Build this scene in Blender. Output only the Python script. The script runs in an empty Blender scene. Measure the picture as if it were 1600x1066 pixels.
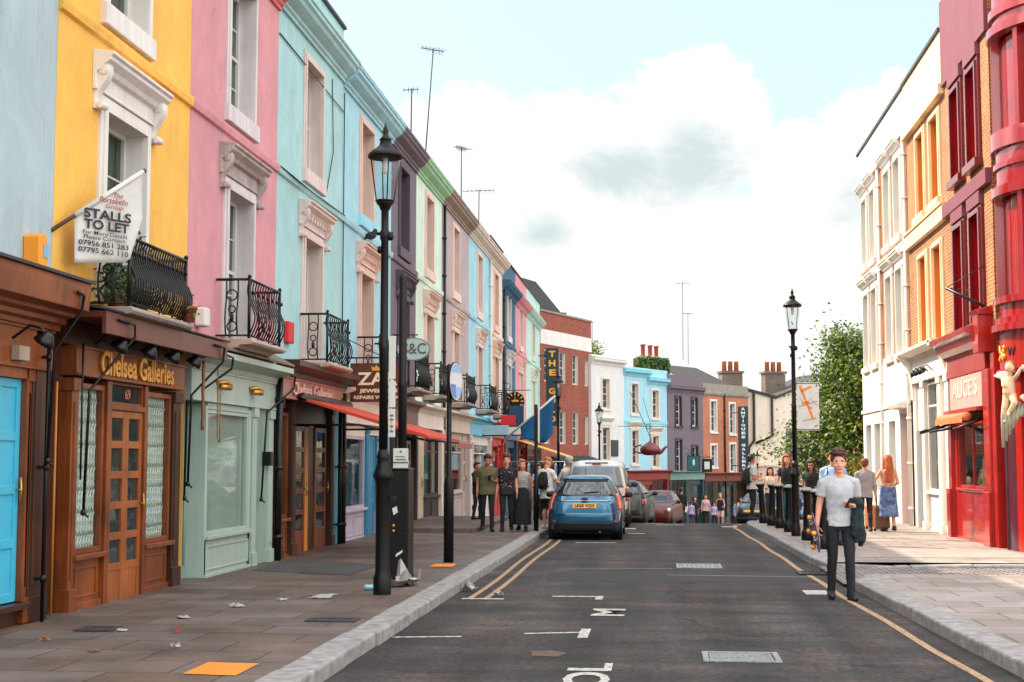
import bpy, bmesh, math, random
from mathutils import Vector, Matrix, noise as mnoise
from math import radians as R_, sin, cos, pi, atan, tan, sqrt
random.seed(7)
S = bpy.context.scene; COL = S.collection
# ------------------------------------------------------------------ camera
cam_d = bpy.data.cameras.new('camera'); cam = bpy.data.objects.new('camera', cam_d); COL.objects.link(cam)
cam_d.lens = 50; cam_d.sensor_width = 36; cam_d.clip_end = 3000; cam_d.clip_start = .1
cam.location = (0, 0, 1.7)
cam.rotation_euler = (pi/2 + R_(4.8106), 0, R_(5.889))
S.camera = cam
# ------------------------------------------------------------------ sun, sky, exposure
SUN_EL, SUN_AZ = R_(40.3), R_(-62)          # azimuth measured from +Y (street direction) clockwise: sun stands ahead and to the left
sun_d = bpy.data.lights.new('sun', 'SUN'); sun = bpy.data.objects.new('sun', sun_d); COL.objects.link(sun)
sun_d.energy = 2.9; sun_d.angle = R_(.5); sun_d.color = (1, .84, .64)
sdir = Vector((sin(SUN_AZ)*cos(SUN_EL), cos(SUN_AZ)*cos(SUN_EL), sin(SUN_EL)))
sun.rotation_euler = sdir.to_track_quat('Z', 'Y').to_euler()
S.view_settings.view_transform = 'Standard'; S.view_settings.look = 'None'
S.view_settings.exposure = 1.63; S.view_settings.gamma = 1
S.render.engine = 'CYCLES'
S.cycles.max_bounces = 8; S.cycles.diffuse_bounces = 4; S.cycles.glossy_bounces = 4; S.cycles.transparent_max_bounces = 12
S.cycles.use_denoising = True
S.cycles.caustics_reflective = False; S.cycles.caustics_refractive = False

W = bpy.data.worlds.new('World'); S.world = W; W.use_nodes = True
BACK_FILL = 2.6  # brightness added to the unseen cloud, lifting the shaded left fronts
nt = W.node_tree; N = nt.nodes; L = nt.links
bg = N['Background']; bg.inputs['Strength'].default_value = .12
sky = N.new('ShaderNodeTexSky'); sky.sky_type = 'NISHITA'; sky.sun_disc = False
sky.sun_elevation = SUN_EL; sky.sun_rotation = SUN_AZ; sky.altitude = 50; sky.air_density = 1.0; sky.dust_density = 1.2; sky.ozone_density = 1
def wm(op, a, b=None, clamp=False, nt=nt):
    n = nt.nodes.new('ShaderNodeMath'); n.operation = op; n.use_clamp = clamp
    for i, q in enumerate((a, b)):
        if q is None: continue
        if isinstance(q, (int, float)): n.inputs[i].default_value = q
        else: nt.links.new(q, n.inputs[i])
    return n.outputs[0]
tc = N.new('ShaderNodeTexCoord'); sx = N.new('ShaderNodeSeparateXYZ'); L.new(tc.outputs['Generated'], sx.inputs[0])
az = wm('ARCTAN2', sx.outputs[0], sx.outputs[1]); el = wm('ARCSINE', sx.outputs[2])
cb = N.new('ShaderNodeCombineXYZ'); L.new(wm('MULTIPLY', az, 1.0), cb.inputs[0]); L.new(wm('MULTIPLY', el, 1.35), cb.inputs[1])
def wnoise(scale, detail, rough, off, dist=0.0):
    mp = N.new('ShaderNodeMapping'); mp.inputs['Location'].default_value = off; L.new(cb.outputs[0], mp.inputs[0])
    n = N.new('ShaderNodeTexNoise'); n.inputs['Scale'].default_value = scale; n.inputs['Detail'].default_value = detail
    n.inputs['Roughness'].default_value = rough; n.inputs['Distortion'].default_value = dist; L.new(mp.outputs[0], n.inputs['Vector']); return n.outputs[0]
def smooth(x, lo, hi):
    m = N.new('ShaderNodeMapRange'); m.interpolation_type = 'SMOOTHSTEP'; L.new(x, m.inputs[0]); m.inputs[1].default_value = lo; m.inputs[2].default_value = hi; return m.outputs[0]
def blob(a0, e0, ra, re):
    p = wm('POWER', wm('DIVIDE', wm('SUBTRACT', az, a0), ra), 2); q = wm('POWER', wm('DIVIDE', wm('SUBTRACT', el, e0), re), 2)
    return wm('SUBTRACT', 1.0, wm('SQRT', wm('ADD', p, q)))
fb = wm('SUBTRACT', wnoise(15, 13, .68, (3.1, 1.7, 0), .35), .5)
fb2 = wm('SUBTRACT', wnoise(4.2, 7, .6, (.4, 5.2, 0), .3), .5)
turb = wm('ADD', wm('MULTIPLY', fb, 1.5), wm('MULTIPLY', fb2, .9))
def vmax(lst):
    d = None
    for q in lst: d = q if d is None else wm('MAXIMUM', d, q)
    return d
# cumulus banks: (azimuth, elevation, half width, half height)
d = vmax([blob(*b) for b in [(.025,.232,.075,.058),(-.045,.212,.12,.052),(-.14,.215,.07,.05),(.10,.205,.05,.04),(.168,.212,.085,.055),(.30,.20,.11,.07),(0,.10,.9,.105),(-.32,.16,.2,.1)]])
cover = smooth(wm('ADD', d, wm('MULTIPLY', turb, .95)), .03, .20)
# broken cloud out of view, behind and above the camera, brightened as fill light
fwd = wm('ADD', wm('MULTIPLY', sx.outputs[1], .97), wm('MULTIPLY', sx.outputs[2], .22))
back = smooth(fwd, .86, .45)
cover = wm('MAXIMUM', cover, wm('MULTIPLY', back, smooth(wm('ADD', wnoise(2.2, 6, .6, (7, 2, 0)), 0.), .38, .6)))
# grey undersides: thick cloud, seen below its bright rim
und = vmax([blob(*b) for b in [(.03,.207,.075,.046),(-.02,.205,.06,.03),(.175,.18,.08,.045),(-.082,.158,.045,.022),(.30,.16,.09,.05)]])
und = smooth(wm('ADD', und, wm('MULTIPLY', turb, 1.25)), .02, .95)
mixc = N.new('ShaderNodeMixRGB'); mixc.inputs[1].default_value = (3.0, 2.98, 2.92, 1); mixc.inputs[2].default_value = (1.86, 2.16, 2.2, 1); L.new(und, mixc.inputs[0])
vm_ = N.new('ShaderNodeVectorMath'); vm_.operation = 'SCALE'; L.new(mixc.outputs[0], vm_.inputs[0]); L.new(wm('ADD', wm('MULTIPLY', back, BACK_FILL), 1.0), vm_.inputs['Scale'])
# milky veil over the blue, thicker to the horizon
veil = wm('ADD', wm('MULTIPLY', smooth(el, .40, .05), .2), wm('MULTIPLY', fb2, .15))
mixv = N.new('ShaderNodeMixRGB'); L.new(wm('ADD', veil, .74, True), mixv.inputs[0])
L.new(sky.outputs[0], mixv.inputs[1]); mixv.inputs[2].default_value = (2.06, 2.48, 2.57, 1)
mix = N.new('ShaderNodeMixRGB'); L.new(cover, mix.inputs[0]); L.new(mixv.outputs[0], mix.inputs[1]); L.new(vm_.outputs[0], mix.inputs[2])
L.new(mix.outputs[0], bg.inputs['Color'])

# ------------------------------------------------------------------ helpers: colour + materials
def lin(c):
    return tuple(((v/255)/12.92 if v/255 <= .04045 else ((v/255+.055)/1.055)**2.4) for v in c)
MATS = {}
def _base(name):
    m = bpy.data.materials.new(name); m.use_nodes = True; n = m.node_tree; return m, n, n.nodes['Principled BSDF']
def mat(name, rgb, rough=.6, metal=0., var=.12, bump=.15, scale=2.0, bscale=45., streak=0., spec=.5, coat=0., edge=None):
    """painted / plain surface: colour with blotchy wear, optional vertical rain streaks and a fine bump"""
    if name in MATS: return MATS[name]
    m, n, p = _base(name); MATS[name] = m
    c = lin(rgb); tcn = n.nodes.new('ShaderNodeTexCoord'); ob = tcn.outputs['Object']
    nz = n.nodes.new('ShaderNodeTexNoise'); nz.inputs['Scale'].default_value = scale; nz.inputs['Detail'].default_value = 7; nz.inputs['Roughness'].default_value = .62; n.links.new(ob, nz.inputs['Vector'])
    mr = n.nodes.new('ShaderNodeMapRange'); mr.inputs[1].default_value = .3; mr.inputs[2].default_value = .7; mr.inputs[3].default_value = 1-var; mr.inputs[4].default_value = 1+var*.7; n.links.new(nz.outputs[0], mr.inputs[0])
    fac = mr.outputs[0]
    if streak:
        mp = n.nodes.new('ShaderNodeMapping'); mp.inputs['Scale'].default_value = (5, 5, .28); n.links.new(ob, mp.inputs[0])
        n2 = n.nodes.new('ShaderNodeTexNoise'); n2.inputs['Scale'].default_value = 1.6; n2.inputs['Detail'].default_value = 6; n2.inputs['Roughness'].default_value = .7; n.links.new(mp.outputs[0], n2.inputs['Vector'])
        m2 = n.nodes.new('ShaderNodeMapRange'); m2.inputs[1].default_value = .42; m2.inputs[2].default_value = .68; m2.inputs[3].default_value = 1; m2.inputs[4].default_value = 1-streak; n.links.new(n2.outputs[0], m2.inputs[0])
        fac = wm('MULTIPLY', fac, m2.outputs[0], nt=n)
    vm = n.nodes.new('ShaderNodeVectorMath'); vm.operation = 'SCALE'; vm.inputs[0].default_value = c; n.links.new(fac, vm.inputs['Scale'])
    n.links.new(vm.outputs[0], p.inputs['Base Color'])
    p.inputs['Roughness'].default_value = rough; p.inputs['Metallic'].default_value = metal; p.inputs['Specular IOR Level'].default_value = spec
    if coat: p.inputs['Coat Weight'].default_value = coat; p.inputs['Coat Roughness'].default_value = .04
    if bump:
        bn = n.nodes.new('ShaderNodeTexNoise'); bn.inputs['Scale'].default_value = bscale; bn.inputs['Detail'].default_value = 4; n.links.new(ob, bn.inputs['Vector'])
        bp = n.nodes.new('ShaderNodeBump'); bp.inputs['Strength'].default_value = bump; bp.inputs['Distance'].default_value = .01; n.links.new(bn.outputs[0], bp.inputs['Height']); n.links.new(bp.outputs[0], p.inputs['Normal'])
    return m
def stucco(name, rgb, grime=.36):
    """old painted render: faded patches, rain streaks in places, a few hairline cracks, uneven trowelled surface"""
    if name in MATS: return MATS[name]
    m, n, p = _base(name); MATS[name] = m; ob = n.nodes.new('ShaderNodeTexCoord').outputs['Object']
    def nz(sc, det, ro=.6, scl=None, dist=0.):
        v = ob
        if scl: mp = n.nodes.new('ShaderNodeMapping'); mp.inputs['Scale'].default_value = scl; n.links.new(ob, mp.inputs[0]); v = mp.outputs[0]
        q = n.nodes.new('ShaderNodeTexNoise'); q.inputs['Scale'].default_value = sc; q.inputs['Detail'].default_value = det; q.inputs['Roughness'].default_value = ro; q.inputs['Distortion'].default_value = dist; n.links.new(v, q.inputs['Vector']); return q.outputs[0]
    def rng(x, a, b, c, d):
        q = n.nodes.new('ShaderNodeMapRange'); n.links.new(x, q.inputs[0])
        for i, v in enumerate((a,b,c,d)): q.inputs[i+1].default_value = v
        return q.outputs[0]
    patch = rng(nz(.8, 9, .70, None, .6), .36, .64, .86, 1.08)
    streak = wm('MULTIPLY', rng(nz(1.7, 7, .75, (6,6,.22)), .46, .68, 0, 1, ), rng(nz(.9, 4), .44, .60, .1, 1), nt=n)
    fine = rng(nz(14, 5, .7), .3, .7, .955, 1.04)
    vo = n.nodes.new('ShaderNodeTexVoronoi'); vo.feature = 'DISTANCE_TO_EDGE'; vo.inputs['Scale'].default_value = .55
    wv = n.nodes.new('ShaderNodeTexNoise'); wv.inputs['Scale'].default_value = 3; wv.inputs['Detail'].default_value = 6; n.links.new(ob, wv.inputs['Vector'])
    vx = n.nodes.new('ShaderNodeVectorMath'); vx.operation = 'MULTIPLY_ADD'; n.links.new(wv.outputs['Color'], vx.inputs[0]); vx.inputs[1].default_value = (.5,.5,.5); n.links.new(ob, vx.inputs[2]); n.links.new(vx.outputs[0], vo.inputs['Vector'])
    crack = wm('MULTIPLY', rng(vo.outputs['Distance'], .0, .006, 1, 0), rng(nz(.8, 3), .5, .6, 0, 1), nt=n)
    f = wm('MULTIPLY', wm('MULTIPLY', patch, fine, nt=n), wm('SUBTRACT', 1.0, wm('MULTIPLY', crack, .3, nt=n), nt=n), nt=n)
    c = lin(rgb); vm = n.nodes.new('ShaderNodeVectorMath'); vm.operation = 'SCALE'; vm.inputs[0].default_value = c; n.links.new(f, vm.inputs['Scale'])
    mx = n.nodes.new('ShaderNodeMixRGB'); n.links.new(wm('MULTIPLY', streak, grime*2, nt=n), mx.inputs[0]); n.links.new(vm.outputs[0], mx.inputs[1]); g = sum(c)/3*.55; mx.inputs[2].default_value = ((c[0]*.5+g*.5)*.8,(c[1]*.5+g*.5)*.77,(c[2]*.5+g*.5)*.72,1); n.links.new(mx.outputs[0], p.inputs['Base Color'])
    p.inputs['Roughness'].default_value = .78
    bp = n.nodes.new('ShaderNodeBump'); bp.inputs['Strength'].default_value = .4; bp.inputs['Distance'].default_value = .012; n.links.new(wm('ADD', nz(7, 6, .6), wm('MULTIPLY', nz(40, 3), .3, nt=n), nt=n), bp.inputs['Height']); n.links.new(bp.outputs[0], p.inputs['Normal'])
    return m
def wood(name, rgb, rough=.45, var=.35):
    if name in MATS: return MATS[name]
    m, n, p = _base(name); MATS[name] = m; c = lin(rgb)
    tcn = n.nodes.new('ShaderNodeTexCoord'); mp = n.nodes.new('ShaderNodeMapping'); mp.inputs['Scale'].default_value = (14, 14, 1.1); n.links.new(tcn.outputs['Object'], mp.inputs[0])
    nz = n.nodes.new('ShaderNodeTexNoise'); nz.inputs['Scale'].default_value = 1.5; nz.inputs['Detail'].default_value = 8; nz.inputs['Roughness'].default_value = .65; nz.inputs['Distortion'].default_value = .6; n.links.new(mp.outputs[0], nz.inputs['Vector'])
    n2 = n.nodes.new('ShaderNodeTexNoise'); n2.inputs['Scale'].default_value = 1.4; n2.inputs['Detail'].default_value = 5; n.links.new(tcn.outputs['Object'], n2.inputs['Vector'])
    f = wm('MULTIPLY', wm('ADD', nz.outputs[0], .5, nt=n), wm('ADD', n2.outputs[0], .5, nt=n), nt=n)
    mr = n.nodes.new('ShaderNodeMapRange'); mr.inputs[1].default_value = .6; mr.inputs[2].default_value = 1.4; mr.inputs[3].default_value = max(.1,1-var*1.9); mr.inputs[4].default_value = 1+var*1.5; n.links.new(f, mr.inputs[0])
    vm = n.nodes.new('ShaderNodeVectorMath'); vm.operation = 'SCALE'; vm.inputs[0].default_value = c; n.links.new(mr.outputs[0], vm.inputs['Scale']); n.links.new(vm.outputs[0], p.inputs['Base Color'])
    p.inputs['Roughness'].default_value = rough
    bp = n.nodes.new('ShaderNodeBump'); bp.inputs['Strength'].default_value = .2; bp.inputs['Distance'].default_value = .005; n.links.new(nz.outputs[0], bp.inputs['Height']); n.links.new(bp.outputs[0], p.inputs['Normal'])
    return m
def brick(name, c1, c2, mortar, bw=.225, bh=.075, ms=.012, rough=.85, var=.25, flat=False, bump=.5, joints=.012, streak=.25):
    if name in MATS: return MATS[name]
    m, n, p = _base(name); MATS[name] = m
    tcn = n.nodes.new('ShaderNodeTexCoord'); sp = n.nodes.new('ShaderNodeSeparateXYZ'); n.links.new(tcn.outputs['Object'], sp.inputs[0])
    cbn = n.nodes.new('ShaderNodeCombineXYZ')
    if flat: n.links.new(sp.outputs[0], cbn.inputs[0]); n.links.new(sp.outputs[1], cbn.inputs[1])
    else: n.links.new(wm('ADD', sp.outputs[0], sp.outputs[1], nt=n), cbn.inputs[0]); n.links.new(sp.outputs[2], cbn.inputs[1])
    vec = cbn.outputs[0]
    wob = n.nodes.new('ShaderNodeTexNoise'); wob.inputs['Scale'].default_value = 2.5; wob.inputs['Detail'].default_value = 4; n.links.new(tcn.outputs['Object'], wob.inputs['Vector'])
    vs = n.nodes.new('ShaderNodeVectorMath'); vs.operation = 'SCALE'; n.links.new(wob.outputs['Color'], vs.inputs[0]); vs.inputs['Scale'].default_value = joints*1.6
    va = n.nodes.new('ShaderNodeVectorMath'); va.operation = 'ADD'; n.links.new(vec, va.inputs[0]); n.links.new(vs.outputs[0], va.inputs[1])
    b = n.nodes.new('ShaderNodeTexBrick'); n.links.new(va.outputs[0], b.inputs['Vector'])
    b.inputs['Scale'].default_value = 1; b.inputs['Brick Width'].default_value = bw; b.inputs['Row Height'].default_value = bh; b.inputs['Mortar Size'].default_value = ms; b.inputs['Mortar Smooth'].default_value = .25
    b.inputs['Color1'].default_value = (*lin(c1), 1); b.inputs['Color2'].default_value = (*lin(c2), 1); b.inputs['Mortar'].default_value = (*lin(mortar), 1); b.inputs['Bias'].default_value = -.1
    nz = n.nodes.new('ShaderNodeTexNoise'); nz.inputs['Scale'].default_value = 1.1; nz.inputs['Detail'].default_value = 8; nz.inputs['Roughness'].default_value = .65; n.links.new(tcn.outputs['Object'], nz.inputs['Vector'])
    mr = n.nodes.new('ShaderNodeMapRange'); mr.inputs[1].default_value = .3; mr.inputs[2].default_value = .7; mr.inputs[3].default_value = 1-var; mr.inputs[4].default_value = 1+var*.8; n.links.new(nz.outputs[0], mr.inputs[0])
    nf = n.nodes.new('ShaderNodeTexNoise'); nf.inputs['Scale'].default_value = 60; nf.inputs['Detail'].default_value = 3; n.links.new(tcn.outputs['Object'], nf.inputs['Vector'])
    f = wm('MULTIPLY', mr.outputs[0], wm('ADD', wm('MULTIPLY', nf.outputs[0], .5, nt=n), .75, nt=n), nt=n)
    vm = n.nodes.new('ShaderNodeVectorMath'); vm.operation = 'SCALE'; n.links.new(b.outputs['Color'], vm.inputs[0]); n.links.new(f, vm.inputs['Scale']); n.links.new(vm.outputs[0], p.inputs['Base Color'])
    p.inputs['Roughness'].default_value = rough
    bp = n.nodes.new('ShaderNodeBump'); bp.inputs['Strength'].default_value = bump; bp.inputs['Distance'].default_value = .01
    hh = wm('ADD', wm('SUBTRACT', 1.0, b.outputs['Fac'], nt=n), wm('MULTIPLY', nf.outputs[0], .35, nt=n), nt=n)
    n.links.new(hh, bp.inputs['Height']); n.links.new(bp.outputs[0], p.inputs['Normal'])
    return m
def glass_dark(name, rgb=(38, 46, 52), rough=.04):
    """upper-floor window pane: dark room behind, seen through reflections"""
    if name in MATS: return MATS[name]
    m, n, p = _base(name); MATS[name] = m
    p.inputs['Base Color'].default_value = (*lin(rgb), 1); p.inputs['Roughness'].default_value = rough; p.inputs['Specular IOR Level'].default_value = .9
    tcn = n.nodes.new('ShaderNodeTexCoord'); nz = n.nodes.new('ShaderNodeTexNoise'); nz.inputs['Scale'].default_value = 1.7; n.links.new(tcn.outputs['Object'], nz.inputs['Vector'])
    bp = n.nodes.new('ShaderNodeBump'); bp.inputs['Strength'].default_value = .12; bp.inputs['Distance'].default_value = .05; n.links.new(nz.outputs[0], bp.inputs['Height']); n.links.new(bp.outputs[0], p.inputs['Normal'])
    return m
def glass_thin(name, tint=(244, 248, 246), refl=.12):
    """see-through sheet glass with a fresnel reflection"""
    if name in MATS: return MATS[name]
    m = bpy.data.materials.new(name); m.use_nodes = True; n = m.node_tree; n.nodes.clear(); MATS[name] = m
    o = n.nodes.new('ShaderNodeOutputMaterial'); t = n.nodes.new('ShaderNodeBsdfTransparent'); t.inputs[0].default_value = (*lin(tint), 1)
    g = n.nodes.new('ShaderNodeBsdfGlossy'); g.inputs['Roughness'].default_value = .02
    lw = n.nodes.new('ShaderNodeLayerWeight'); lw.inputs[0].default_value = .5; fr = wm('ADD', .04, wm('MULTIPLY', wm('POWER', lw.outputs['Facing'], 4.5, nt=n), .9, nt=n), nt=n)
    mx = n.nodes.new('ShaderNodeMixShader'); n.links.new(wm('MULTIPLY', fr, .7, nt=n), mx.inputs[0]); n.links.new(t.outputs[0], mx.inputs[1]); n.links.new(g.outputs[0], mx.inputs[2]); n.links.new(mx.outputs[0], o.inputs[0])
    return m

# ------------------------------------------------------------------ helpers: meshes + objects
class MB:
    def __init__(s): s.v = []; s.f = []; s.m = []; s.sm = []; s.T = None
    def add(s, vs, fs, mi=0, smooth=False):
        o = len(s.v); T = s.T
        for q in vs: s.v.append(tuple(T @ Vector(q)) if T else tuple(q))
        for f in fs: s.f.append(tuple(i+o for i in f)); s.m.append(mi); s.sm.append(smooth)
    def box(s, x0, x1, y0, y1, z0, z1, mi=0):
        s.add([(x0,y0,z0),(x1,y0,z0),(x1,y1,z0),(x0,y1,z0),(x0,y0,z1),(x1,y0,z1),(x1,y1,z1),(x0,y1,z1)],
              [(0,3,2,1),(4,5,6,7),(0,1,5,4),(1,2,6,5),(2,3,7,6),(3,0,4,7)], mi)
    def quad(s, a, b, c, d, mi=0): s.add([a,b,c,d], [(0,1,2,3)], mi)
    def prism(s, poly, x0, x1, mi=0, axis='x', smooth=False):
        """polygon in the plane across the axis, swept along it: axis x -> poly (y,z); y -> (x,z); z -> (x,y)"""
        n = len(poly)
        def P(q, t): return (t,q[0],q[1]) if axis == 'x' else ((q[0],t,q[1]) if axis == 'y' else (q[0],q[1],t))
        s.add([P(q,x0) for q in poly]+[P(q,x1) for q in poly], [tuple(range(n))[::-1], tuple(range(n,2*n))]+[(i,(i+1)%n,n+(i+1)%n,n+i) for i in range(n)], mi, smooth)
    def tube(s, pts, r, n=8, mi=0, cap=True, smooth=True, closed=False):
        pts = [Vector(p) for p in pts]; k = len(pts); rs = r if isinstance(r, (list,tuple)) else [r]*k
        vs = []; up = None
        for i, p in enumerate(pts):
            a = pts[i-1] if i or closed else pts[i]; b = pts[(i+1)%k] if i < k-1 or closed else pts[i]
            t = (b-a).normalized()
            if up is None: up = Vector((0,0,1)) if abs(t.z) < .9 else Vector((1,0,0))
            u = (up - t*up.dot(t));
            if u.length < 1e-4: u = t.orthogonal()
            u.normalize(); w = t.cross(u); up = u
            for j in range(n):
                an = 2*pi*j/n; vs.append(p + (u*cos(an)+w*sin(an))*rs[i])
        fs = [(i*n+j, i*n+(j+1)%n, (i+1)*n+(j+1)%n, (i+1)*n+j) for i in range(k-1) for j in range(n)]
        if closed: fs += [((k-1)*n+j, (k-1)*n+(j+1)%n, (j+1)%n, j) for j in range(n)]
        elif cap: fs += [tuple(range(n))[::-1], tuple(range((k-1)*n, k*n))]
        s.add(vs, fs, mi, smooth)
    def lathe(s, prof, cx=0, cy=0, n=20, mi=0, smooth=True, a0=0, a1=2*pi, cap=True):
        full = abs(a1-a0-2*pi) < 1e-6; m = n if full else n+1; vs = []
        for r, z in prof:
            for j in range(m):
                an = a0+(a1-a0)*j/n; vs.append((cx+r*cos(an), cy+r*sin(an), z))
        fs = []
        for i in range(len(prof)-1):
            for j in range(n):
                a, b = i*m+j, i*m+(j+1)%m; fs.append((a, b, b+m, a+m))
        if cap and full:
            if prof[0][0] > 1e-4: fs.append(tuple(range(m))[::-1])
            if prof[-1][0] > 1e-4: fs.append(tuple(range((len(prof)-1)*m, len(prof)*m)))
        s.add(vs, fs, mi, smooth)
    def ball(s, c, r, n=10, mi=0):
        rx, ry, rz = r if isinstance(r, (tuple,list)) else (r,r,r); vs = [(c[0],c[1],c[2]-rz)]; k = max(4, n//2)
        for i in range(1,k):
            a = -pi/2+pi*i/k
            for j in range(n): vs.append((c[0]+rx*cos(a)*cos(2*pi*j/n), c[1]+ry*cos(a)*sin(2*pi*j/n), c[2]+rz*sin(a)))
        vs.append((c[0],c[1],c[2]+rz)); e = len(vs)-1
        fs = [(0,1+(j+1)%n,1+j) for j in range(n)]+[(e,1+(k-2)*n+j,1+(k-2)*n+(j+1)%n) for j in range(n)]
        fs += [(1+i*n+j,1+i*n+(j+1)%n,1+(i+1)*n+(j+1)%n,1+(i+1)*n+j) for i in range(k-2) for j in range(n)]
        s.add(vs, fs, mi, True)
    def mesh(s, name, mats):
        me = bpy.data.meshes.new(name); me.from_pydata(s.v, [], s.f)
        for m in (mats if isinstance(mats, (list,tuple)) else [mats]): me.materials.append(m)
        me.polygons.foreach_set('material_index', s.m); me.polygons.foreach_set('use_smooth', s.sm); me.update(); return me
    def build(s, name, mats, parent=None, bevel=0, loc=None, rot=None):
        o = bpy.data.objects.new(name, s.mesh(name, mats)); COL.objects.link(o)
        if parent: o.parent = parent
        if loc: o.location = loc
        if rot: o.rotation_euler = rot
        if bevel:
            b = o.modifiers.new('bevel', 'BEVEL'); b.width = bevel; b.segments = 2; b.limit_method = 'ANGLE'; b.angle_limit = R_(40)
        return o
def tag(o, label, cat, group=None):
    o['label'] = label; o['category'] = cat
    if group: o['group'] = group
    return o
def struct(o, kind='structure'): o['kind'] = kind; return o
def thing(name, label, cat, loc=(0,0,0), rotz=0, group=None, scale=None):
    o = bpy.data.objects.new(name, None); COL.objects.link(o); o.empty_display_size = .2
    o.location = loc; o.rotation_euler = (0,0,rotz)
    if scale: o.scale = (scale,)*3
    return tag(o, label, cat, group)
def box1(name, m, parent, *b, bevel=.006):
    q = MB(); q.box(*b); return q.build(name, m, parent, bevel=bevel)
def copy_thing(src, loc, rotz=0, label=None, scale=None):
    r = src.copy(); COL.objects.link(r); r.location = loc; r.rotation_euler = (0,0,rotz)
    if label: r['label'] = label
    if scale: r.scale = (scale,)*3
    def rec(a, b):
        for ch in a.children:
            c = ch.copy(); COL.objects.link(c); c.parent = b; rec(ch, c)
    rec(src, r); return r
def text(s, size, m, parent=None, loc=(0,0,0), rot=(pi/2,0,0), name='lettering', ext=.004, bold=0., shear=0., width=None, height=None, align='CENTER', space=1., sx=None):
    cu = bpy.data.curves.new('text', 'FONT'); cu.body = s; cu.size = size; cu.extrude = ext; cu.offset = bold; cu.shear = shear; cu.align_x = align; cu.align_y = 'CENTER'; cu.space_character = space; cu.resolution_u = 3
    t = bpy.data.objects.new('t', cu); COL.objects.link(t); dg = bpy.context.evaluated_depsgraph_get()
    me = bpy.data.meshes.new_from_object(t.evaluated_get(dg)); bpy.data.objects.remove(t); me.name = name
    if width or height or sx:
        xs = [v.co.x for v in me.vertices]; ys = [v.co.y for v in me.vertices]
        fx = sx or (width/(max(xs)-min(xs)) if width else 1); fy = height/(max(ys)-min(ys)) if height else 1
        for v in me.vertices: v.co.x *= fx; v.co.y *= fy
    me.materials.clear(); me.materials.append(m)
    o = bpy.data.objects.new(name, me); COL.objects.link(o); o.location = loc; o.rotation_euler = rot
    if parent: o.parent = parent
    return o
def gz(y):
    """height of the road along the street: level, then over a crest and down"""
    if y < 36: return 0.
    if y < 43.8: return -.0064*(y-36)**2/2
    return -.0064*7.8**2/2 - .05*(y-43.8)
def interp(tab, y):
    for (a, va), (b, vb) in zip(tab, tab[1:]):
        if y <= b: return va+(vb-va)*max(0,(y-a)/(b-a))
    return tab[-1][1]
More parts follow.
